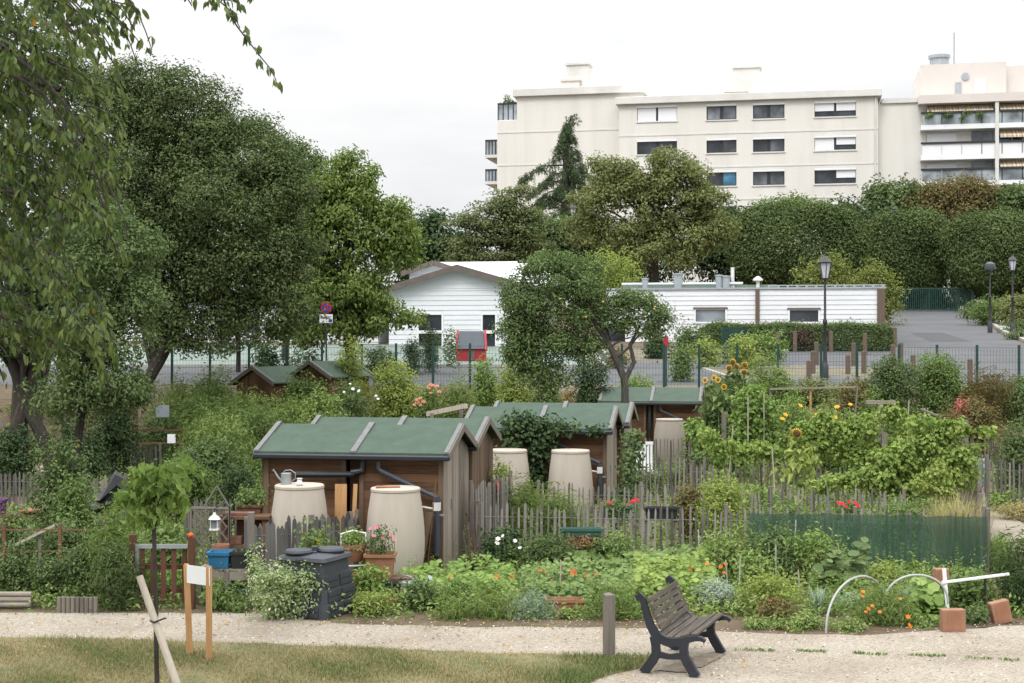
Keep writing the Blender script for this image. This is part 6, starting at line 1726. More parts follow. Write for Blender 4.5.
tmb.path([P(625, 380, 41) - b0, P(634, 362, 41) - b0, P(630, 345, 41) - b0, P(640, 325, 41) - b0], [.085, .065, .055, .03], 8); tmb.path([P(606, 345, 41) - b0, P(585, 352, 41.1) - b0, P(562, 342, 41) - b0, P(545, 320, 41) - b0], [.085, .09, .08, .04], 8)
tmb.build('limb', m_barkp, lb_, smooth=True)
mbl = MB(); mbl.lathe([(.01, 0), (.03, .012), (.036, .034), (.026, .055), (.006, .06)], 10)
me = mbl.mesh('apple'); me.materials.append(plain('yellow_apple', (.45, .26, .05)))
for px, py in ((603, 303), (586, 318), (655, 308), (560, 300)):
    o = bpy.data.objects.new('apple', me); COL.objects.link(o); o.parent = lb_; o.location = P(px, py, 40.0) - b0

# ---- bank and plots along the fence, from left to right
B = bush
tall = lambda *a, **k: bush(*a, **k)
B('bright_shrub', 'bright yellow green feathery shrub under the road sign', 'shrub', 334, 364, 344, 48.5, l_yel, L=.12, wl=.3)
B('pale_shrub', 'wide pale yellow green hedge of shrubs behind the front shed roofs', 'shrub', 352, 426, 366, 48, l_yel, L=.10, nb=12, ryk=.5)
B('climbing_vine', 'green climber draped over the small far shed', 'climber', 276, 326, 377, 46.6, l_fresh, L=.11, nb=10, ryk=.5)
B('small_conifer', 'dark little conifer left of its taller twin in the school yard', 'conifer', 405, 420, 337, 57, l_blue, L=.12, wl=.3, nb=5); B('small_conifer', 'taller little conifer in the school yard by the playhouse', 'conifer', 424, 438, 328, 58, l_blue, L=.12, wl=.3, nb=5)
B('yard_shrub', 'loose dark shrub behind the fence below the oak', 'shrub', 254, 284, 347, 56, l_dark, L=.14); B('yard_shrub', 'bushy green shrub between fence posts left of the road sign', 'shrub', 290, 322, 352, 55.5, l_mid, L=.14); B('yard_shrub', 'small shrub behind the fence right of the road sign', 'shrub', 366, 396, 350, 55.5, l_mid, L=.13)
B('yard_shrub', 'thin shrub beside the red playhouse', 'shrub', 446, 458, 328, 57, l_mid, L=.12, cov=1.2)
B('rose_shrub', 'leafy rose bush with white blooms behind the front shed roofs', 'rose bush', 322, 372, 384, 43, l_mid, L=.09, nb=9); blooms(bpy.data.objects['rose_shrub'], [(350, 384), (359, 391), (353, 389), (376, 396), (344, 392), (378, 399)], 41.9, m_petwhite, .05)
B('meadow_plant', 'wild green growth on the slope behind the front sheds at left', 'weeds', 300, 345, 396, 40, l_weed, L=.09, nb=8); B('flower_shrub', 'shrub carrying salmon flower heads near the road', 'shrub', 412, 446, 383, 46.5, l_weed, L=.09); blooms(bpy.data.objects['flower_shrub'], scatter_px(9, 414, 424, 398, 406, 3) + scatter_px(8, 428, 440, 384, 394, 4), 45.9, m_petsalmon, .07)
B('grassy_shrub', 'pale grassy tussock right of the salmon flowers', 'shrub', 430, 478, 386, 46, l_weed, L=.16, wl=.14, up=.2, flat=1.2)
B('round_shrub', 'round bright green shrub by the road left of the apple tree', 'shrub', 472, 500, 362, 48.5, l_bright, L=.1); B('pale_shrub', 'pale yellow green shrub under the left side of the apple crown', 'shrub', 497, 540, 362, 47.8, l_yel, L=.1, nb=9); B('pale_shrub', 'yellowish shrub just left of the red brown bush under the apple tree', 'shrub', 532, 562, 368, 47, l_fresh, L=.1)
B('dark_shrub', 'dark green upright shrub below the right half of the apple crown', 'shrub', 568, 608, 352, 46.5, l_dark, L=.1, nb=9); B('red_shrub', 'small rusty shrub peeping over the middle shed roof', 'shrub', 562, 576, 390, 45.5, l_rust, L=.09); B('red_shrub', 'rusty brown shrub left of the forked trunk', 'shrub', 600, 622, 386, 46.5, l_rust, L=.09)
B('yard_shrub', 'pale pinkish dry bush at the school corner behind the fence', 'shrub', 604, 630, 349, 60, l_red, L=.13); B('yard_shrub', 'dark shrub on the planted island behind the red marker', 'shrub', 640, 672, 335, 64, l_dark, L=.14); B('yard_shrub', 'green bush just right of the red marker', 'shrub', 668, 692, 345, 54, l_fresh, L=.11); B('yard_shrub', 'yellowish bush left of the green gate leaf', 'shrub', 694, 724, 342, 60, l_yel, L=.13); B('yard_shrub', 'yellow shrub in front of the green gate leaf', 'shrub', 732, 760, 338, 58.5, l_yel, L=.13); B('yard_shrub', 'loose grey green shrub right of the green gate leaf', 'shrub', 742, 782, 333, 61, l_weed, L=.13, nb=10); B('yard_shrub', 'leafy shrub on the island left of the green gate leaf', 'shrub', 672, 712, 328, 66, l_mid, L=.15)
B('grey_shrub', 'feathery grey green shrub at the fence behind the sunflowers', 'shrub', 744, 784, 358, 48.5, l_weed, L=.1, wl=.25, nb=9)
B('round_shrub', 'dense mid green shrub left of the pale one on the bank at right', 'shrub', 864, 920, 360, 46.6, l_mid, L=.085, nb=11, cov=3.2); B('round_shrub', 'dense pale green shrub on the bank at right', 'shrub', 910, 968, 355, 47.0, l_fresh, L=.085, nb=12, cov=3.2)
B('red_shrub', 'reddish dry shrub left of the two green ones on the bank', 'shrub', 834, 878, 376, 46.5, l_red, L=.09); B('bank_grass', 'reddish feathery grass bank at the right edge', 'ornamental grass', 962, 1012, 384, 46.8, l_red, L=.2, wl=.1, up=.1, flat=1.4, nb=9); B('dark_shrub', 'dark shrub at the right edge beside the feathery grass', 'shrub', 1004, 1044, 384, 46.5, l_mid, L=.09)
B('pink_shrub', 'shrub with vivid pink top near the right bank', 'shrub', 952, 974, 399, 44.6, leafmat('pinkish_leaf', [(.10, .13, .035), (.40, .08, .09), (.45, .10, .13)]), L=.09); B('low_shrub', 'yellowish low shrub under the pink one on the bank', 'shrub', 940, 1000, 404, 44.0, l_red, L=.1, nb=9)
B('tall_shrub', 'tall leafy bush by the right edge behind the cloth fence', 'shrub', 998, 1046, 424, 35, l_mid, L=.08, nb=11); B('grey_shrub', 'twiggy dry shrub at the right edge beside the path', 'shrub', 1000, 1040, 505, 31.5, l_dry, L=.09, wl=.2); B('salad_row', 'flat row of leafy greens at the right edge above the twiggy shrub', 'vegetable', 985, 1030, 494, 33.2, l_bright, L=.12)

for lb, a, b, t, Y, m_ in (('grey green shrub along the fence foot right of the far shed', 756, 800, 372, 48.6, l_weed), ('dry olive shrub at the fence foot before the lamp', 792, 836, 380, 48.8, l_locust), ('low mixed shrub at the fence foot between the lamp and green shrubs', 830, 872, 384, 49, l_weed), ('low shrub at the fence foot behind the bean wigwam', 700, 750, 378, 48.8, l_mid), ('low shrub between the two bank shrubs and the grass bank', 958, 990, 388, 48.4, l_locust), ('low shrub at the fence foot at the right edge', 1000, 1040, 378, 49, l_mid), ('low shrub at the fence foot behind the middle shed', 612, 660, 378, 49, l_weed)):
    B('fence_shrub', lb, 'shrub', a, b, t, Y, m_, L=.09, nb=9)
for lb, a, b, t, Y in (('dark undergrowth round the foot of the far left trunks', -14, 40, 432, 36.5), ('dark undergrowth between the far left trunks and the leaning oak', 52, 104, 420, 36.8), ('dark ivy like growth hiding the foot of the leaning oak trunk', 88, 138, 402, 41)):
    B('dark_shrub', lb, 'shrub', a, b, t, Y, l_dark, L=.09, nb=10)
# ---- left meadow slope and plots
rm = random.Random(21)
ML = ['tall wild weeds under the wire fence at far left', 'tall grassy weeds right of the leaning oak trunk', 'weedy clump with pale flowers mid slope at left', 'green weed clump behind the wooden frame', 'rank weeds above the front shed left roof corner', 'bushy weeds below the small far sheds', 'flowering weeds left of the small far sheds', 'tangled weeds beside the wooden frame right post', 'nettle like weeds in front of the small far sheds', 'pale weeds at the foot of the slope left of the sheds']
MP = [(150, 205, 384, 46.5), (182, 236, 384, 45.8), (170, 230, 398, 43.5), (130, 185, 412, 44.2), (225, 300, 405, 40), (222, 280, 398, 44.5), (190, 232, 372, 48.3), (180, 240, 415, 41), (270, 330, 398, 42.5), (185, 262, 425, 38)]
for lb, (a, b, t, Y) in zip(ML, MP):
    B('wild_weeds', lb, 'weeds', a, b, t, Y, rm.choice([l_weed, l_weed, l_mid, l_fresh]), L=.13, wl=.22, nb=12, cov=2.0, up=.2, flat=1.1, ryk=.5)
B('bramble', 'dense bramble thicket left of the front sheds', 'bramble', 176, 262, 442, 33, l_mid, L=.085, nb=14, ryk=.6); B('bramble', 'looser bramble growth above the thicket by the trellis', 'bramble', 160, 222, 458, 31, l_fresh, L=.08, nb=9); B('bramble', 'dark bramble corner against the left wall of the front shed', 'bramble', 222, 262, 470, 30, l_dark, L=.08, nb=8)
B('climbing_rose', 'tall leafy climbing rose at left with hanging shoots', 'rose bush', 24, 92, 446, 25.5, l_mid, L=.075, nb=13, ryk=.6); B('elder_shrub', 'light leaved shrub at the foot of the climbing rose', 'shrub', 55, 100, 478, 24.3, l_fresh, L=.075, nb=8); B('climbing_plant', 'dense green climber at the far left edge above the log edging', 'climber', -12, 40, 515, 23, l_mid, L=.07, nb=9); B('climbing_plant', 'leafy climber between far left hedge and rosemary bush', 'climber', 38, 100, 522, 22.8, l_mid, L=.07, nb=10)
for lb, a, b, t, Y in (('trained leafy hedge section at the far left above the logs', -14, 34, 546, 21.7), ('trained leafy hedge section left of the log roll', 28, 72, 550, 21.7), ('trained leafy hedge section behind the log roll', 64, 112, 545, 21.6)):
    B('trained_hedge', lb, 'hedge', a, b, t, Y, l_mid, L=.062, nb=14, ryk=.35)
B('rosemary_bush', 'tall needle leaved bush left of the little gate', 'shrub', 92, 138, 512, 21.5, l_weed, L=.10, wl=.14, up=.1, flat=1.3, nb=10); B('rosemary_bush', 'lower dark needle leaved bush touching the gate post', 'shrub', 96, 136, 548, 20.95, l_mid, L=.09, wl=.16, up=.1, nb=8)
B('bean_plant', 'broad leaved plants behind the little gate', 'vegetable', 140, 200, 520, 23.4, l_fresh, L=.11, nb=9); B('weed_clump', 'low greenery behind the slats of the little gate', 'weeds', 134, 192, 568, 22, l_bright, L=.08, nb=8); B('nettle_clump', 'left one of two nettle clumps growing before the pallet bench', 'nettles', 206, 226, 583, 20.95, l_fresh, L=.065); B('nettle_clump', 'right one of two nettle clumps growing before the pallet bench', 'nettles', 226, 246, 592, 20.8, l_fresh, L=.065)
B('variegated_shrub', 'cream edged variegated shrub in front of the compost bin', 'shrub', 252, 326, 563, 20.3, l_varieg, L=.05, nb=13, ryk=.5); B('climbing_plant', 'variegated runner climbing the tall grey post', 'climber', 250, 262, 545, 21.3, l_varieg, L=.05, nb=6)
B('bean_plant', 'broad leaf plant in front of the jagged picket screen', 'vegetable', 303, 334, 526, 22.2, l_fresh, L=.09, nb=6); B('potted_herbs', 'herbs trailing over a dark trough left of the first water butt', 'herb', 236, 262, 488, 23.9, l_fresh, L=.06, pyb=506)
o = tub('plant_tub', 'brown trough of herbs left of the first water butt', 'trough', 238, 262, 23.9, 1.0, .22, m_brownx, d=.25)
MBs = MB().box(-.2, .2, -.12, .12, 0, .995).build('trough_stand', m_brownx, loc=gl(250, 23.9)); tag(MBs, 'brown stand under the herb trough left of the first water butt', 'stand')
spiky('iris_leaves', 'spiky green leaves standing in the black tub', 'plant', 233, 255, 549, 21.55, l_green, 60, w=.025, spread=.35, z0=.72); spiky('iris_leaves', 'spiky green leaves behind the blue tub', 'plant', 192, 214, 556, 21.9, l_green, 60, w=.025, spread=.4, z0=.0)
B('tub_greens', 'low greens in the blue tub', 'plant', 212, 230, 560, 21.55, l_mid, L=.05, pyb=570, nb=4)
# young tree in the lawn
ty = 16.15; tree('young_tree', 'slim young tree with big drooping leaves planted in the lawn', 157, ty, [(157, 690, 2.6), (156, 600, 2.3), (154, 530, 2.1), (155, 490, 1.6), (157, 470, 1)],
     [(150, 478, 24, 13), (170, 482, 20, 16), (135, 492, 18, 14), (160, 500, 24, 16), (145, 514, 18, 10), (180, 474, 12, 14), (155, 468, 16, 7)], l_bright, .115, 620, per=7, cr=.13, nb=16, shell=.3, hang=.9, wl=.5, bark=m_bark, droop=.4)
# herbs and roses in the pots
def plant_at(name, label, cat, px0, px1, pyt, pyb, Y, mat, L, **k): return B(name, label, cat, px0, px1, pyt, Y, mat, L=L, pyb=pyb, **k)
plant_at('potted_herb', 'bushy thyme in the pot held by the white frame', 'herb', 341, 368, 534, 549, 21.95, l_weed, .05); o = plant_at('potted_rose', 'small rose with pale pink blooms in the square planter', 'rose', 368, 394, 526, 556, 21.9, l_mid, .055, nb=5, cov=1.2); blooms(o, [(371, 529), (377, 527), (383, 538), (391, 535), (374, 536), (394, 540)], 21.75, m_petpink, .035)
plant_at('window_box_plant', 'dry brown plants in the weathered green window box', 'plant', 563, 600, 536, 546, 24.4, l_rust, .05, nb=6)
o = plant_at('geranium', 'red geraniums in the dark green window box', 'geranium', 602, 634, 502, 516, 26.6, l_mid, .06, nb=6); blooms(o, [(603, 503), (607, 502), (611, 503), (634, 501), (637, 500), (632, 502), (609, 504), (628, 505)], 26.5, m_petcrim, .042)
o = B('geranium', 'red flowers behind the netted fence', 'geranium', 836, 862, 502, 26.2, l_fresh, L=.07, nb=6); blooms(o, [(838, 503), (842, 504), (849, 502), (855, 503), (858, 506), (846, 507)], 26.0, m_petcrim, .045)

# ---- front flower bed
leafbed('nasturtium', 'leafy nasturtium patch with orange blooms nearest the grey gable', 'nasturtium', 442, 520, 21.2, 23.6, .22, .48, 1900, .038, l_bright); leafbed('nasturtium', 'nasturtium patch with orange blooms in the middle of the front bed', 'nasturtium', 515, 590, 20.9, 23.4, .25, .45, 1900, .038, l_fresh)
leafbed('nasturtium', 'nasturtium patch with red blooms left of the wooden post', 'nasturtium', 580, 640, 20.6, 22.6, .25, .5, 1500, .038, l_fresh); leafbed('squash_patch', 'yellow green squash leaves behind the bench back', 'squash', 628, 722, 20.8, 23.6, .32, .6, 2300, .045, l_vine); leafbed('squash_patch', 'broad squash leaves between nasturtiums and pickets', 'squash', 560, 700, 23.0, 24.6, .25, .5, 1500, .058, l_fresh); leafbed('squash_patch', 'low rough leaves behind the watering can', 'squash', 395, 450, 21.0, 23.4, .2, .42, 1000, .045, l_bright)
ns_ = [o for o in bpy.data.objects if o.name.startswith('nasturtium')]
blooms(ns_[0], [(497, 577), (499, 584), (508, 584), (512, 577), (515, 592), (482, 600), (492, 588), (470, 574), (456, 579)], 21.9, m_petred, .036); blooms(ns_[0], scatter_px(9, 448, 518, 574, 600, 31), 21.8, m_petorange, .03); blooms(ns_[1], scatter_px(10, 522, 588, 572, 596, 32), 21.8, m_petorange, .03); blooms(ns_[1], [(562, 583), (573, 571), (575, 573), (586, 576), (588, 586), (533, 592), (552, 582), (561, 587), (540, 571)], 21.9, m_petred, .036); blooms(ns_[2], [(614, 588), (620, 592), (622, 593), (630, 592), (633, 596), (596, 575), (612, 586)], 21.2, m_petred, .038)
for lb, a, b, t, Y in (('grey green feathery edging left of the clay trough', 466, 512, 600, 20.35), ('grey green feathery edging at the clay trough', 505, 552, 602, 20.3), ('grey green feathery edging right of the clay trough', 582, 640, 598, 20.3), ('low feathery edging at the left corner of the front bed', 436, 474, 606, 20.3)):
    B('lavender_edging', lb, 'lavender', a, b, t, Y, l_weed if a != 505 else l_grey, L=.09, wl=.12, up=.05, flat=1.2, nb=9, ryk=.5, cov=1.8)
B('herb_clump', 'yellowish low herb left of the watering can', 'herb', 352, 398, 594, 20.6, l_yel, L=.05, nb=8); B('herb_clump', 'dark leafy clump before the white watering can', 'herb', 398, 438, 582, 20.9, l_mid, L=.06, nb=8); B('weed_clump', 'loose green weeds between shed corner and nasturtiums', 'weeds', 430, 470, 588, 21, l_fresh, L=.06, nb=8); B('herb_clump', 'bright lettuce like leaves beside the low trough', 'vegetable', 360, 384, 566, 21.5, l_bright, L=.08, nb=4)
B('dahlia', 'dark leaved dahlia with white blooms before the pickets', 'dahlia', 478, 524, 532, 24.3, l_dark, L=.085, nb=9); blooms(bpy.data.objects['dahlia'], [(498, 539), (503, 536), (497, 543), (515, 541), (520, 548)], 23.9, m_petwhite, .042)
B('fennel', 'feathery pale green fennel behind the pickets beside the ivy shed', 'fennel', 536, 580, 500, 26.4, l_weed, L=.12, wl=.08, up=.1, flat=1.4, nb=9); B('fennel', 'taller feathery growth right of the front sheds', 'fennel', 510, 546, 486, 27.5, l_weed, L=.11, wl=.1, flat=1.3, nb=9); B('leafy_weeds', 'fern like leaves below the weathered window box', 'weeds', 526, 575, 538, 24.0, l_mid, L=.1, wl=.25, nb=9); B('leafy_weeds', 'green clump at the foot of the grey pickets', 'weeds', 590, 640, 540, 24.3, l_fresh, L=.07, nb=9)
B('silver_bush', 'silver grey bush behind the bench seat', 'shrub', 690, 738, 583, 21, l_silver, L=.055, wl=.25, nb=9); B('raspberry', 'yellowing raspberry canes right of the bench', 'raspberry', 738, 806, 574, 20.7, l_yel, L=.06, nb=11, cov=1.5); B('raspberry', 'reddish low leaves at the foot of the raspberry canes', 'raspberry', 752, 798, 600, 20.2, l_red, L=.055, nb=8, cov=1.2)
tmL = ['tomato plants tied to canes left in the vegetable bed', 'tomato plants tied to canes in the middle of the vegetable bed', 'tomato plants tied to canes near the big rhubarb leaves', 'tomato plants before the start of the green net']
for lb, (a, b, t, Y) in zip(tmL, [(698, 752, 532, 23.2), (742, 800, 530, 23.4), (786, 846, 536, 23.2), (735, 778, 552, 22.3)]): B('tomato_plant', lb, 'tomato', a, b, t, Y, l_mid if a == 742 else l_weed, L=.085, wl=.38, nb=12, cov=2.0)
o = bpy.data.objects['tomato_plant']; blooms(o, scatter_px(10, 680, 736, 560, 576, 6), 22.6, m_petorange, .04)
leafbed('rhubarb', 'big dark rhubarb leaves before the net', 'rhubarb', 812, 868, 22.3, 23.6, .35, .7, 110, .12, l_mid); leafbed('rhubarb', 'single huge upright leaf beside the net', 'rhubarb', 856, 872, 23.3, 23.8, .7, 1.05, 9, .11, l_mid)
spiky('leek', 'blue green leeks left of the larger hoop', 'leek', 806, 826, 585, 20.6, l_grey, 46, w=.03, spread=.4); spiky('leek', 'blue green leeks right of the larger hoop', 'leek', 894, 914, 585, 20.4, l_grey, 40, w=.03, spread=.4); spiky('leek', 'leeks between raspberry canes and larger hoop', 'leek', 812, 832, 590, 20.9, l_silver, 40, w=.03, spread=.45)
B('herb_clump', 'grey herb clump under the larger hoop', 'herb', 834, 878, 598, 21.0, l_grey, L=.06, nb=8); B('marigold', 'feathery marigold bush with orange blooms under the hoops', 'marigold', 856, 912, 594, 19.95, l_weed, L=.08, wl=.14, flat=1.1, nb=11); blooms(bpy.data.objects['marigold'], [(872, 606), (900, 599), (868, 609), (908, 617), (909, 625), (880, 612), (863, 592), (862, 596), (910, 627), (866, 612)], 19.6, m_petorange, .036)
B('low_shrub', 'yellowish shrub against the net behind the hoops', 'shrub', 866, 902, 566, 22.8, l_yel, L=.06, nb=8); leafbed('chard', 'bright chard row right of the marigold bush', 'chard', 905, 946, 19.9, 21.2, .25, .5, 240, .08, l_bright); B('bean_plant', 'tall leafy beans behind the white crossbar', 'vegetable', 946, 996, 572, 20.9, l_fresh, L=.085, nb=10); B('weed_clump', 'small weeds at the foot of the orange block', 'weeds', 962, 990, 606, 20.0, l_mid, L=.05)
blooms(B('marigold', 'marigolds with orange blooms near the upright orange block behind', 'marigold', 918, 948, 585, 21.6, l_mid, L=.06, nb=6), [(933, 589), (938, 590), (927, 592), (934, 593), (1010, 612)][:4], 21.3, m_petorange, .036)
for lb, a, b, t, Y in (('low weeds at the bed edge right of the bench', 738, 776, 620, 19.6), ('low weeds at the bed edge under the raspberries', 770, 812, 622, 19.5), ('low yellow flowering weeds left of the larger hoop', 786, 830, 616, 19.6), ('low weeds at the bed edge inside the larger hoop', 826, 866, 620, 19.45), ('low weeds at the foot of the marigold bush', 905, 944, 618, 19.7)): B('edge_weeds', lb, 'weeds', a, b, t, Y, l_weed, L=.05, nb=7, ryk=.5)
B('juniper', 'dark spiky evergreen bush at the right edge above the path', 'shrub', 996, 1056, 542, 21.4, l_mid, L=.12, wl=.13, up=.1, flat=1.3, nb=12); B('juniper', 'lower evergreen bush at the right edge by the orange block', 'shrub', 1004, 1050, 575, 20.8, l_dark, L=.1, wl=.14, flat=1.2, nb=9)
spiky('dry_grass', 'pale dry grass tuft at the right end of the netted fence', 'grass', 930, 986, 494, 25.2, l_dry, 900, w=.012, spread=.7, ry=.5); spiky('dry_grass', 'straw coloured grass lining the right hand path', 'grass', 980, 1004, 540, 25.5, l_grass, 500, w=.012, spread=.7, ry=1.2); spiky('tall_grass', 'green grass tuft at the edge of the right hand path', 'grass', 986, 1010, 532, 24.5, l_green, 500, w=.014, spread=.6, ry=.6)

# ---- middle plots: ivy, vine, beans, sunflowers
def vine(name, label, cat, Y, blobs, mat, L, n, group=None, cr=None, hang=.3, wl=.8, dk=.6, **k):
    b0 = Vector(gpt((min(q[0] for q in blobs) + max(q[0] for q in blobs)) / 2, Y)); bl = blob_px(blobs, Y, b0, dk)
    o, C = crown(name, bl, n // 14, 14, cr or L * 2.2, L, mat, loc=b0, wl=wl, seed=nseed(), hang=hang, lv=.5, shell=.35, zmin=.02, **k); return tag(o, label, cat, group)
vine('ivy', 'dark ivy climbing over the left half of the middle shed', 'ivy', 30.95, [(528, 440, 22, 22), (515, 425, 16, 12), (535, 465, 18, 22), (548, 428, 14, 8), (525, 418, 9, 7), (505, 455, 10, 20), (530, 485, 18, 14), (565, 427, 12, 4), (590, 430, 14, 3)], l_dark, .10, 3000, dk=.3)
vine('climbing_plant', 'tall climber rising beside the middle shed gable', 'climber', 30.2, [(632, 445, 8, 16), (630, 470, 9, 20), (634, 432, 5, 8), (628, 490, 8, 14)], l_mid, .09, 900, dk=.7)
vine('grape_vine', 'upper tier of the grape vine trained along posts', 'vine', 33.5, [(705, 432, 11, 5), (722, 445, 15, 7), (745, 451, 18, 6), (768, 450, 18, 7), (806, 436, 18, 12), (826, 424, 14, 14), (845, 436, 18, 16), (868, 424, 20, 13), (888, 413, 14, 9), (902, 424, 12, 10), (850, 456, 26, 7), (885, 448, 18, 10), (822, 446, 14, 10)], l_vine, .095, 5600, cr=.17)
vine('grape_vine', 'lower tier of the grape vine hanging over the pickets', 'vine', 29.6, [(955, 428, 14, 10), (935, 440, 20, 14), (912, 452, 22, 16), (950, 455, 20, 20), (900, 478, 34, 22), (930, 485, 30, 20), (870, 478, 26, 12), (840, 484, 24, 8), (812, 488, 16, 6), (965, 470, 12, 20), (920, 425, 16, 7), (985, 432, 9, 4), (975, 447, 10, 5), (895, 460, 24, 14)], l_vine, .095, 8000, cr=.17)
vine('grape_vine', 'long thin vine shoot reaching left toward the far shed', 'vine', 38, [(695, 427, 8, 5), (700, 437, 12, 8), (715, 455, 18, 9), (735, 465, 16, 8)], l_bright, .13, 900)
vine('pea_vine', 'yellow flowering climber at the right front of the grape vine', 'vine', 28.6, [(935, 470, 12, 14), (945, 478, 14, 12), (925, 485, 10, 10), (940, 492, 16, 8)], l_yel, .07, 1200)
vine('bean_vine', 'pale green beans climbing a tall wigwam of poles', 'bean', 39.5, [(748, 400, 12, 14), (755, 392, 8, 12), (738, 410, 10, 16), (765, 418, 12, 18), (750, 425, 16, 14), (770, 438, 10, 10), (742, 436, 12, 10)], l_bright, .11, 2600, dk=.8)
B('tall_perennial', 'leafy flowering clump under the level pale bar', 'perennial', 776, 822, 398, 38.5, l_weed, L=.09, nb=10, cov=1.6); B('tall_perennial', 'orange and green clump between bar and vine post', 'perennial', 815, 862, 396, 38, l_fresh, L=.09, nb=10, cov=1.6); blooms(bpy.data.objects['tall_perennial'], scatter_px(12, 782, 858, 402, 436, 9), 36.9, m_petyel, .07); B('young_shrub', 'upright light green shrub left of the vine post', 'shrub', 860, 880, 380, 42.5, l_fresh, L=.09, nb=5)
B('plot_greens', 'mixed greenery behind the bean wigwam', 'vegetable', 700, 760, 402, 43, l_mid, L=.1, nb=10); B('plot_greens', 'mixed greenery right of the bean wigwam', 'vegetable', 760, 840, 412, 41, l_weed, L=.1, nb=12); B('plot_greens', 'green growth behind the grape vine at right', 'vegetable', 870, 960, 412, 40.5, l_fresh, L=.1, nb=12)
# sunflowers
def sunflower(label, px, Y, heads, mat=l_fresh, r=.105, lean=0):
    b0 = Vector(gpt(px, Y)); s_ = root('sunflower', label, 'sunflower', b0, 0, None); mb = MB(); PTs = []
    for hx, hy in heads:
        h_ = P(hx, hy, Y) - b0
        mb.path([(h_.x * .3, 0, 0), (h_.x * .7, 0, h_.z * .6), (h_.x, .03, h_.z - .02), (h_.x, .0, h_.z)], [.022, .018, .013, .01], 6)
        for t in np.linspace(.3, .92, 7): PTs.append((h_.x * (.3 + .7 * t), 0, h_.z * t))
    mb.build('stalk', m_stalk, s_)
    rg_ = np.random.default_rng(nseed()); q = np.repeat(np.array(PTs), 3, 0); n = len(q); a = rg_.uniform(0, 2 * pi, n)
    D = np.stack([np.cos(a), np.sin(a), rg_.uniform(-.5, .1, n)], 1); Nn = np.tile(np.array([[0, 0, 1.0]]), (n, 1)) + rg_.normal(size=(n, 3)) * .2
    soup('leaves', leaf_verts(q, D, Nn, .26 * rg_.uniform(.7, 1.2, n), .2, droop=.5), LEAF, rg_.random(n) * .9, mat, s_)
    me = flower_mesh('sun', m_petyel, r, .3 if r < .11 else .66)
    for hx, hy in heads:
        o = bpy.data.objects.new('flower_head', me); COL.objects.link(o); o.parent = s_; o.location = P(hx, hy, Y - .06) - b0; o.rotation_euler = (random.uniform(-.1, .3), 0, random.uniform(-.6, .6))
    return s_
sunflower('sunflower with two heads left in the group above the far shed', 706, 43, [(705, 380.5), (714, 378)]); sunflower('lower sunflower pair beside the far shed roof', 720, 42.6, [(718, 380), (724, 387)]); sunflower('tallest sunflower in the group above the far shed', 736, 43.4, [(733, 362), (737, 366.5), (745, 365), (744, 372), (729, 368)], r=.11)
sf_ = sunflower('single large spent sunflower hanging its head in front of the vine', 797, 28.6, [(797, 433)], mat=l_yel, r=.115)
B('sunflower_leaves', 'big yellowing leaves below the large spent sunflower', 'plant', 782, 812, 443, 28.7, l_yel, L=.13, wl=.65, pyb=478, nb=5, cov=1.2, hang=.8); B('sunflower_leaves', 'leafy growth under the sunflower group by the far shed', 'plant', 698, 748, 384, 43.5, l_mid, L=.14, nb=9)
B('yellow_shrub', 'yellow and brown shrub behind the pickets left of the net', 'shrub', 690, 752, 478, 26.8, l_yel, L=.07, nb=11, cov=1.8); B('yellow_shrub', 'brownish twiggy shrub left of the yellow one', 'shrub', 672, 704, 486, 27.2, l_red, L=.06, nb=7); B('dark_shrub', 'dark green shrub right of the far water butt', 'shrub', 680, 712, 452, 36.5, l_mid, L=.08, nb=8)
o = B('flower_shrub', 'bush with pink blooms beside the second water butt', 'shrub', 488, 512, 462, 28.2, l_yel, L=.065, nb=7); blooms(o, [(497, 484), (499, 490), (496, 488), (500, 486)], 27.9, m_petcrim, .06)
for lb, a, b, t, Y in (('green plot growth behind the geranium pickets', 590, 650, 495, 32, ), ('green growth before the far shed fence', 630, 700, 468, 37), ('green plants between the two middle picket rows', 700, 790, 488, 31), ('tangled growth behind the netted fence at left', 752, 830, 502, 27), ('green weeds behind the netted fence at right', 860, 935, 500, 26.6), ('low plants beside the second water butt', 478, 540, 515, 29), ('plants behind the ivy shed water butt fence', 575, 640, 505, 30.2)):
    B('plot_greens', lb, 'vegetable', a, b, t, Y, [l_mid, l_weed, l_fresh][a % 3], L=.085, nb=11, cov=1.5)

# ---- ground cover that nobody could count
def allowed(x, y):
    if y < 20.2 + max(0, -.0) : return False
    for o_, w_, d_ in ((A0, 3.3, 4.6), (B0, 3.2, 4.5), (C0, 3.1, 2.2)):
        dx, dy = x - o_[0], y - o_[1]; u = dx * cth - dy * sth; v_ = dx * sth + dy * cth
        if -w_ < u < .1 and -.1 < v_ < d_: return False
    px = 512 + x * F / y
    if 955 < px < 1045 and y > 24.5 and y < 38: return False
    if px > 985 and y <= 24.5 and y > 22: return False
    if px < 170 and 42.8 < y < 46: return False
    if px < 60 and 32 < y < 43: return False
    if y < 20.9 and px < 255: return False
    return True
rg = np.random.default_rng(77); pts = []
while len(pts) < 12500:
    y = 20 + 30 * rg.random() ** 1.25; px = rg.uniform(-170, 1230); x = (px - W0) / F * y
    if y > 20.0 + (px < 330) * .7 - (px > 640) * .55 and allowed(x, y): pts.append((x, y, T(x, y)))
pts = np.array(pts); dens = np.sin(pts[:, 0] * 1.3) * np.cos(pts[:, 1] * 1.1) * .5 + .5
per = 12; b = np.repeat(pts, per, 0); n = len(b); sz = np.repeat(rg.uniform(.06, .2, len(pts)) * (.5 + dens), per)
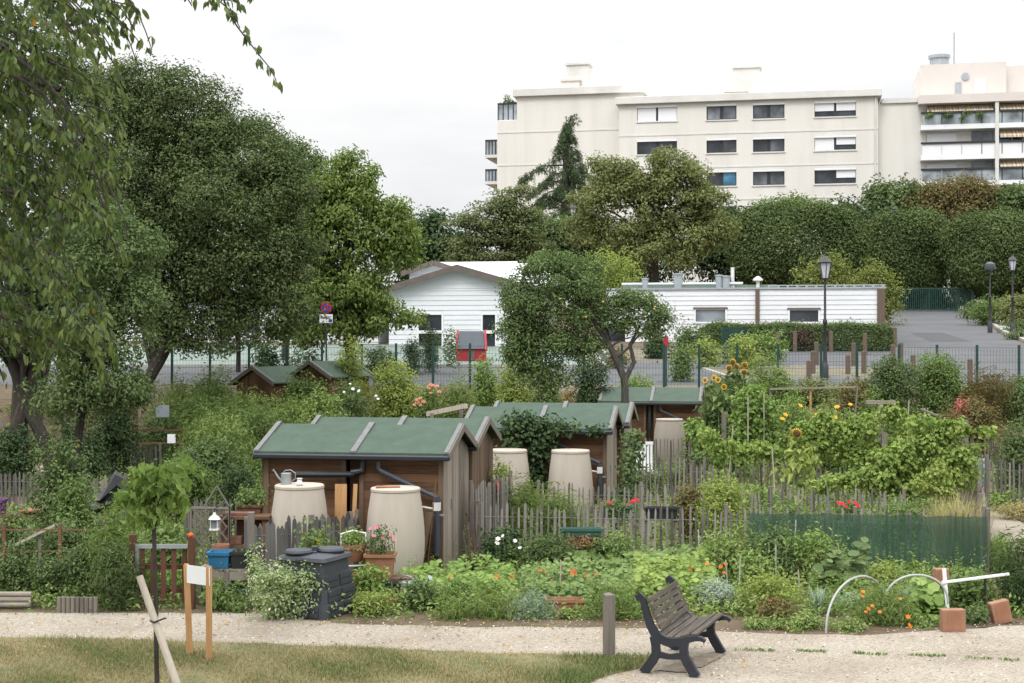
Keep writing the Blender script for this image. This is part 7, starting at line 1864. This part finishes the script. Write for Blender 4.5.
Pn = b + rg.normal(size=(n, 3)) * sz[:, None] * np.array([.8, .8, .5]); Pn[:, 2] = np.maximum(Pn[:, 2] + sz * .6, b[:, 2] + .01)
Nn = unit(np.array([0, -.1, 1]) + rg.normal(size=(n, 3)) * .6); D = unit(np.cross(Nn, rg.normal(size=(n, 3))) + np.array([0, 0, .2])); Ls = .075 * rg.uniform(.6, 1.5, n) * (1 + (b[:, 1] - 20) / 40)
v = np.clip(np.repeat(rg.random(len(pts)), per) * .6 + rg.random(n) * .4, 0, 1)
tag(soup('ground_cover', leaf_verts(Pn, D, Nn, Ls, Ls * .45), LEAF, v, l_weed), kind='stuff')
# tangle of self sown stems between the plants
rg = np.random.default_rng(41); st = []
while len(st) < 1500:
    y = 20.6 + 26 * rg.random() ** 1.2; px = rg.uniform(-20, 1040); x = (px - W0) / F * y
    if allowed(x, y) and y > 20.5 + (px < 330) * .9 and not (y < 22 and 640 < px < 735): st.append((x, y, T(x, y)))
st = np.array(st); hh = np.where(st[:, 1] < 24.6, rg.uniform(.28, .62, len(st)), rg.uniform(.4, 1.0, len(st)))
k = 16; b = np.repeat(st, k, 0); H_ = np.repeat(hh, k); t = np.tile(np.linspace(.25, 1, k), len(st)); n = len(b)
ln = np.repeat(rg.normal(size=(len(st), 2)) * .16, k, 0)
Pn = b + np.stack([ln[:, 0] * t * H_, ln[:, 1] * t * H_, H_ * t], 1); a = rg.uniform(0, 2 * pi, n)
D = np.stack([np.cos(a), np.sin(a), rg.uniform(-.3, .8, n)], 1); Nn = unit(np.array([0, 0, 1.0]) + rg.normal(size=(n, 3)) * .4)
Ls = (.055 + .05 * np.repeat(rg.random(len(st)), k)) * (1.25 - t * .6)
v = np.clip(np.repeat(rg.random(len(st)), k) * .75 + rg.random(n) * .25, 0, 1)
tag(soup('wild_undergrowth', leaf_verts(Pn, D, Nn, Ls, Ls * np.repeat(rg.uniform(.2, .5, len(st)), k)), LEAF, v, l_weed), kind='stuff')
# lawn
def in_lawn(px, py):
    lim = np.interp(px, [-50, 0, 120, 250, 460, 600, 652], [637, 638, 640, 644, 653, 657, 659])
    rt = np.interp(py, [655, 658, 668, 674, 684, 720], [655, 650, 646, 614, 588, 560])
    return (py > lim) & (px < rt)
rg = np.random.default_rng(5); N0 = 190000
y = rg.uniform(15.8, 19.6, N0); px = rg.uniform(-20, 660, N0); x = (px - W0) / F * y; py = 341.5 + F * CZ / y
nz = np.sin(x * 2.1 + 1.3 * np.sin(y * 1.7)) * .55 + np.sin(y * 3.1 + x * .7) * .35 + np.sin(x * 5.3 + y * 4.1) * .3 + rg.normal(size=N0) * .35
k = in_lawn(px + rg.normal(size=N0) * 2, py + rg.normal(size=N0) * .8) & (rg.random(N0) < np.clip(.5 + .42 * nz, .08, 1))
base = np.stack([x, y, np.full(N0, .012)], 1)[k]; nz = nz[k]; n = len(base)
a = rg.uniform(0, 2 * pi, n); h = .042 * rg.uniform(.4, 1.3, n) * (1 + .3 * nz.clip(-1, 1)); sp = rg.uniform(.2, 1.1, n)
near = (px[k] > 560); h[near] *= 1.5
dx = np.stack([np.cos(a), np.sin(a), np.zeros(n)], 1); sx = np.stack([-np.sin(a), np.cos(a), np.zeros(n)], 1); up = np.array([0, 0, 1.0])
m = base + dx * (sp * h * .4)[:, None] + up * (h * .65)[:, None]; t = base + dx * (sp * h)[:, None] + up * (h * .95)[:, None]; w_ = .0075
V = np.stack([base - sx * w_ / 2, base + sx * w_ / 2, m + sx * w_ * .4, m - sx * w_ * .4, t], 1)
vv = np.clip(.76 - .34 * nz + rg.normal(size=n) * .2 - .25 * near, 0, 1)
tag(soup('lawn_grass', V, [(0, 1, 2), (0, 2, 3), (3, 2, 4)], vv, l_grass), kind='stuff')
# weeds in the seam of the gravel, tufts at edges
tf = []; rr = random.Random(3)
for a, b, y0, y1 in ((735, 775, 651, 652), (796, 827, 652, 653), (852, 888, 654, 656), (909, 947, 656, 657.5), (965, 1022, 659, 662)):
    for i in range(70):
        t = rr.random(); p = hit(a + (b - a) * t, y0 + (y1 - y0) * t + rr.uniform(-.8, .8)); tf.append((p.x, p.y, .006))
for i in range(260):
    px = rr.uniform(0, 640); p = hit(px, float(np.interp(px, [0, 260, 340, 470, 640], [614, 615, 624, 628, 629])) + rr.uniform(-2, 1.5)); tf.append((p.x, p.y, .006))
for i in range(120):
    px = rr.uniform(612, 650); p = hit(px, rr.uniform(655, 662)); tf.append((p.x, p.y, .006))
o = blades('gravel_weeds', np.array(tf), 3000, .035, .9, .008, l_green, seed=4); tag(o, kind='stuff')
# pebbles and fallen leaves lying on the gravel and lawn
rg = np.random.default_rng(9); N0 = 3600; y = rg.uniform(16.2, 20.4, N0); px = rg.uniform(-10, 1034, N0); py = 341.5 + F * CZ / y
k = ~in_lawn(px, py - 3) & (py > 618); y = y[k]; px = px[k]; n = len(y); base = np.stack([(px - W0) / F * y, y, np.full(n, .008)], 1)
Nn = unit(np.array([0, 0, 1.0]) + rg.normal(size=(n, 3)) * .3)
m_peb = leafmat('pebble', [(.14, .12, .095), (.22, .19, .16), (.30, .27, .23)], trans=0, rough=.9)
tag(soup('gravel_pebbles', disc_verts(base, Nn, rg.uniform(.006, .018, n), rg, cup=-.5, k=5), disc_tris(5), rg.random(n), m_peb), kind='stuff')
y = rg.uniform(16, 20.2, 260); px = rg.uniform(-10, 760, 260); base = np.stack([(px - W0) / F * y, y, np.full(260, .03)], 1)
tag(soup('fallen_leaves', leaf_verts(base, rg.normal(size=(260, 3)) * np.array([1, 1, .15]), np.array([[0, 0, 1.0]]) + rg.normal(size=(260, 3)) * .25, .06, .035), LEAF, rg.random(260), leafmat('fallen_leaf', [(.16, .09, .03), (.28, .18, .05), (.22, .12, .05)])), kind='stuff')
for o in bpy.data.objects:
    if o.get('category') and not o.get('kind'): o['kind'] = 'thing'
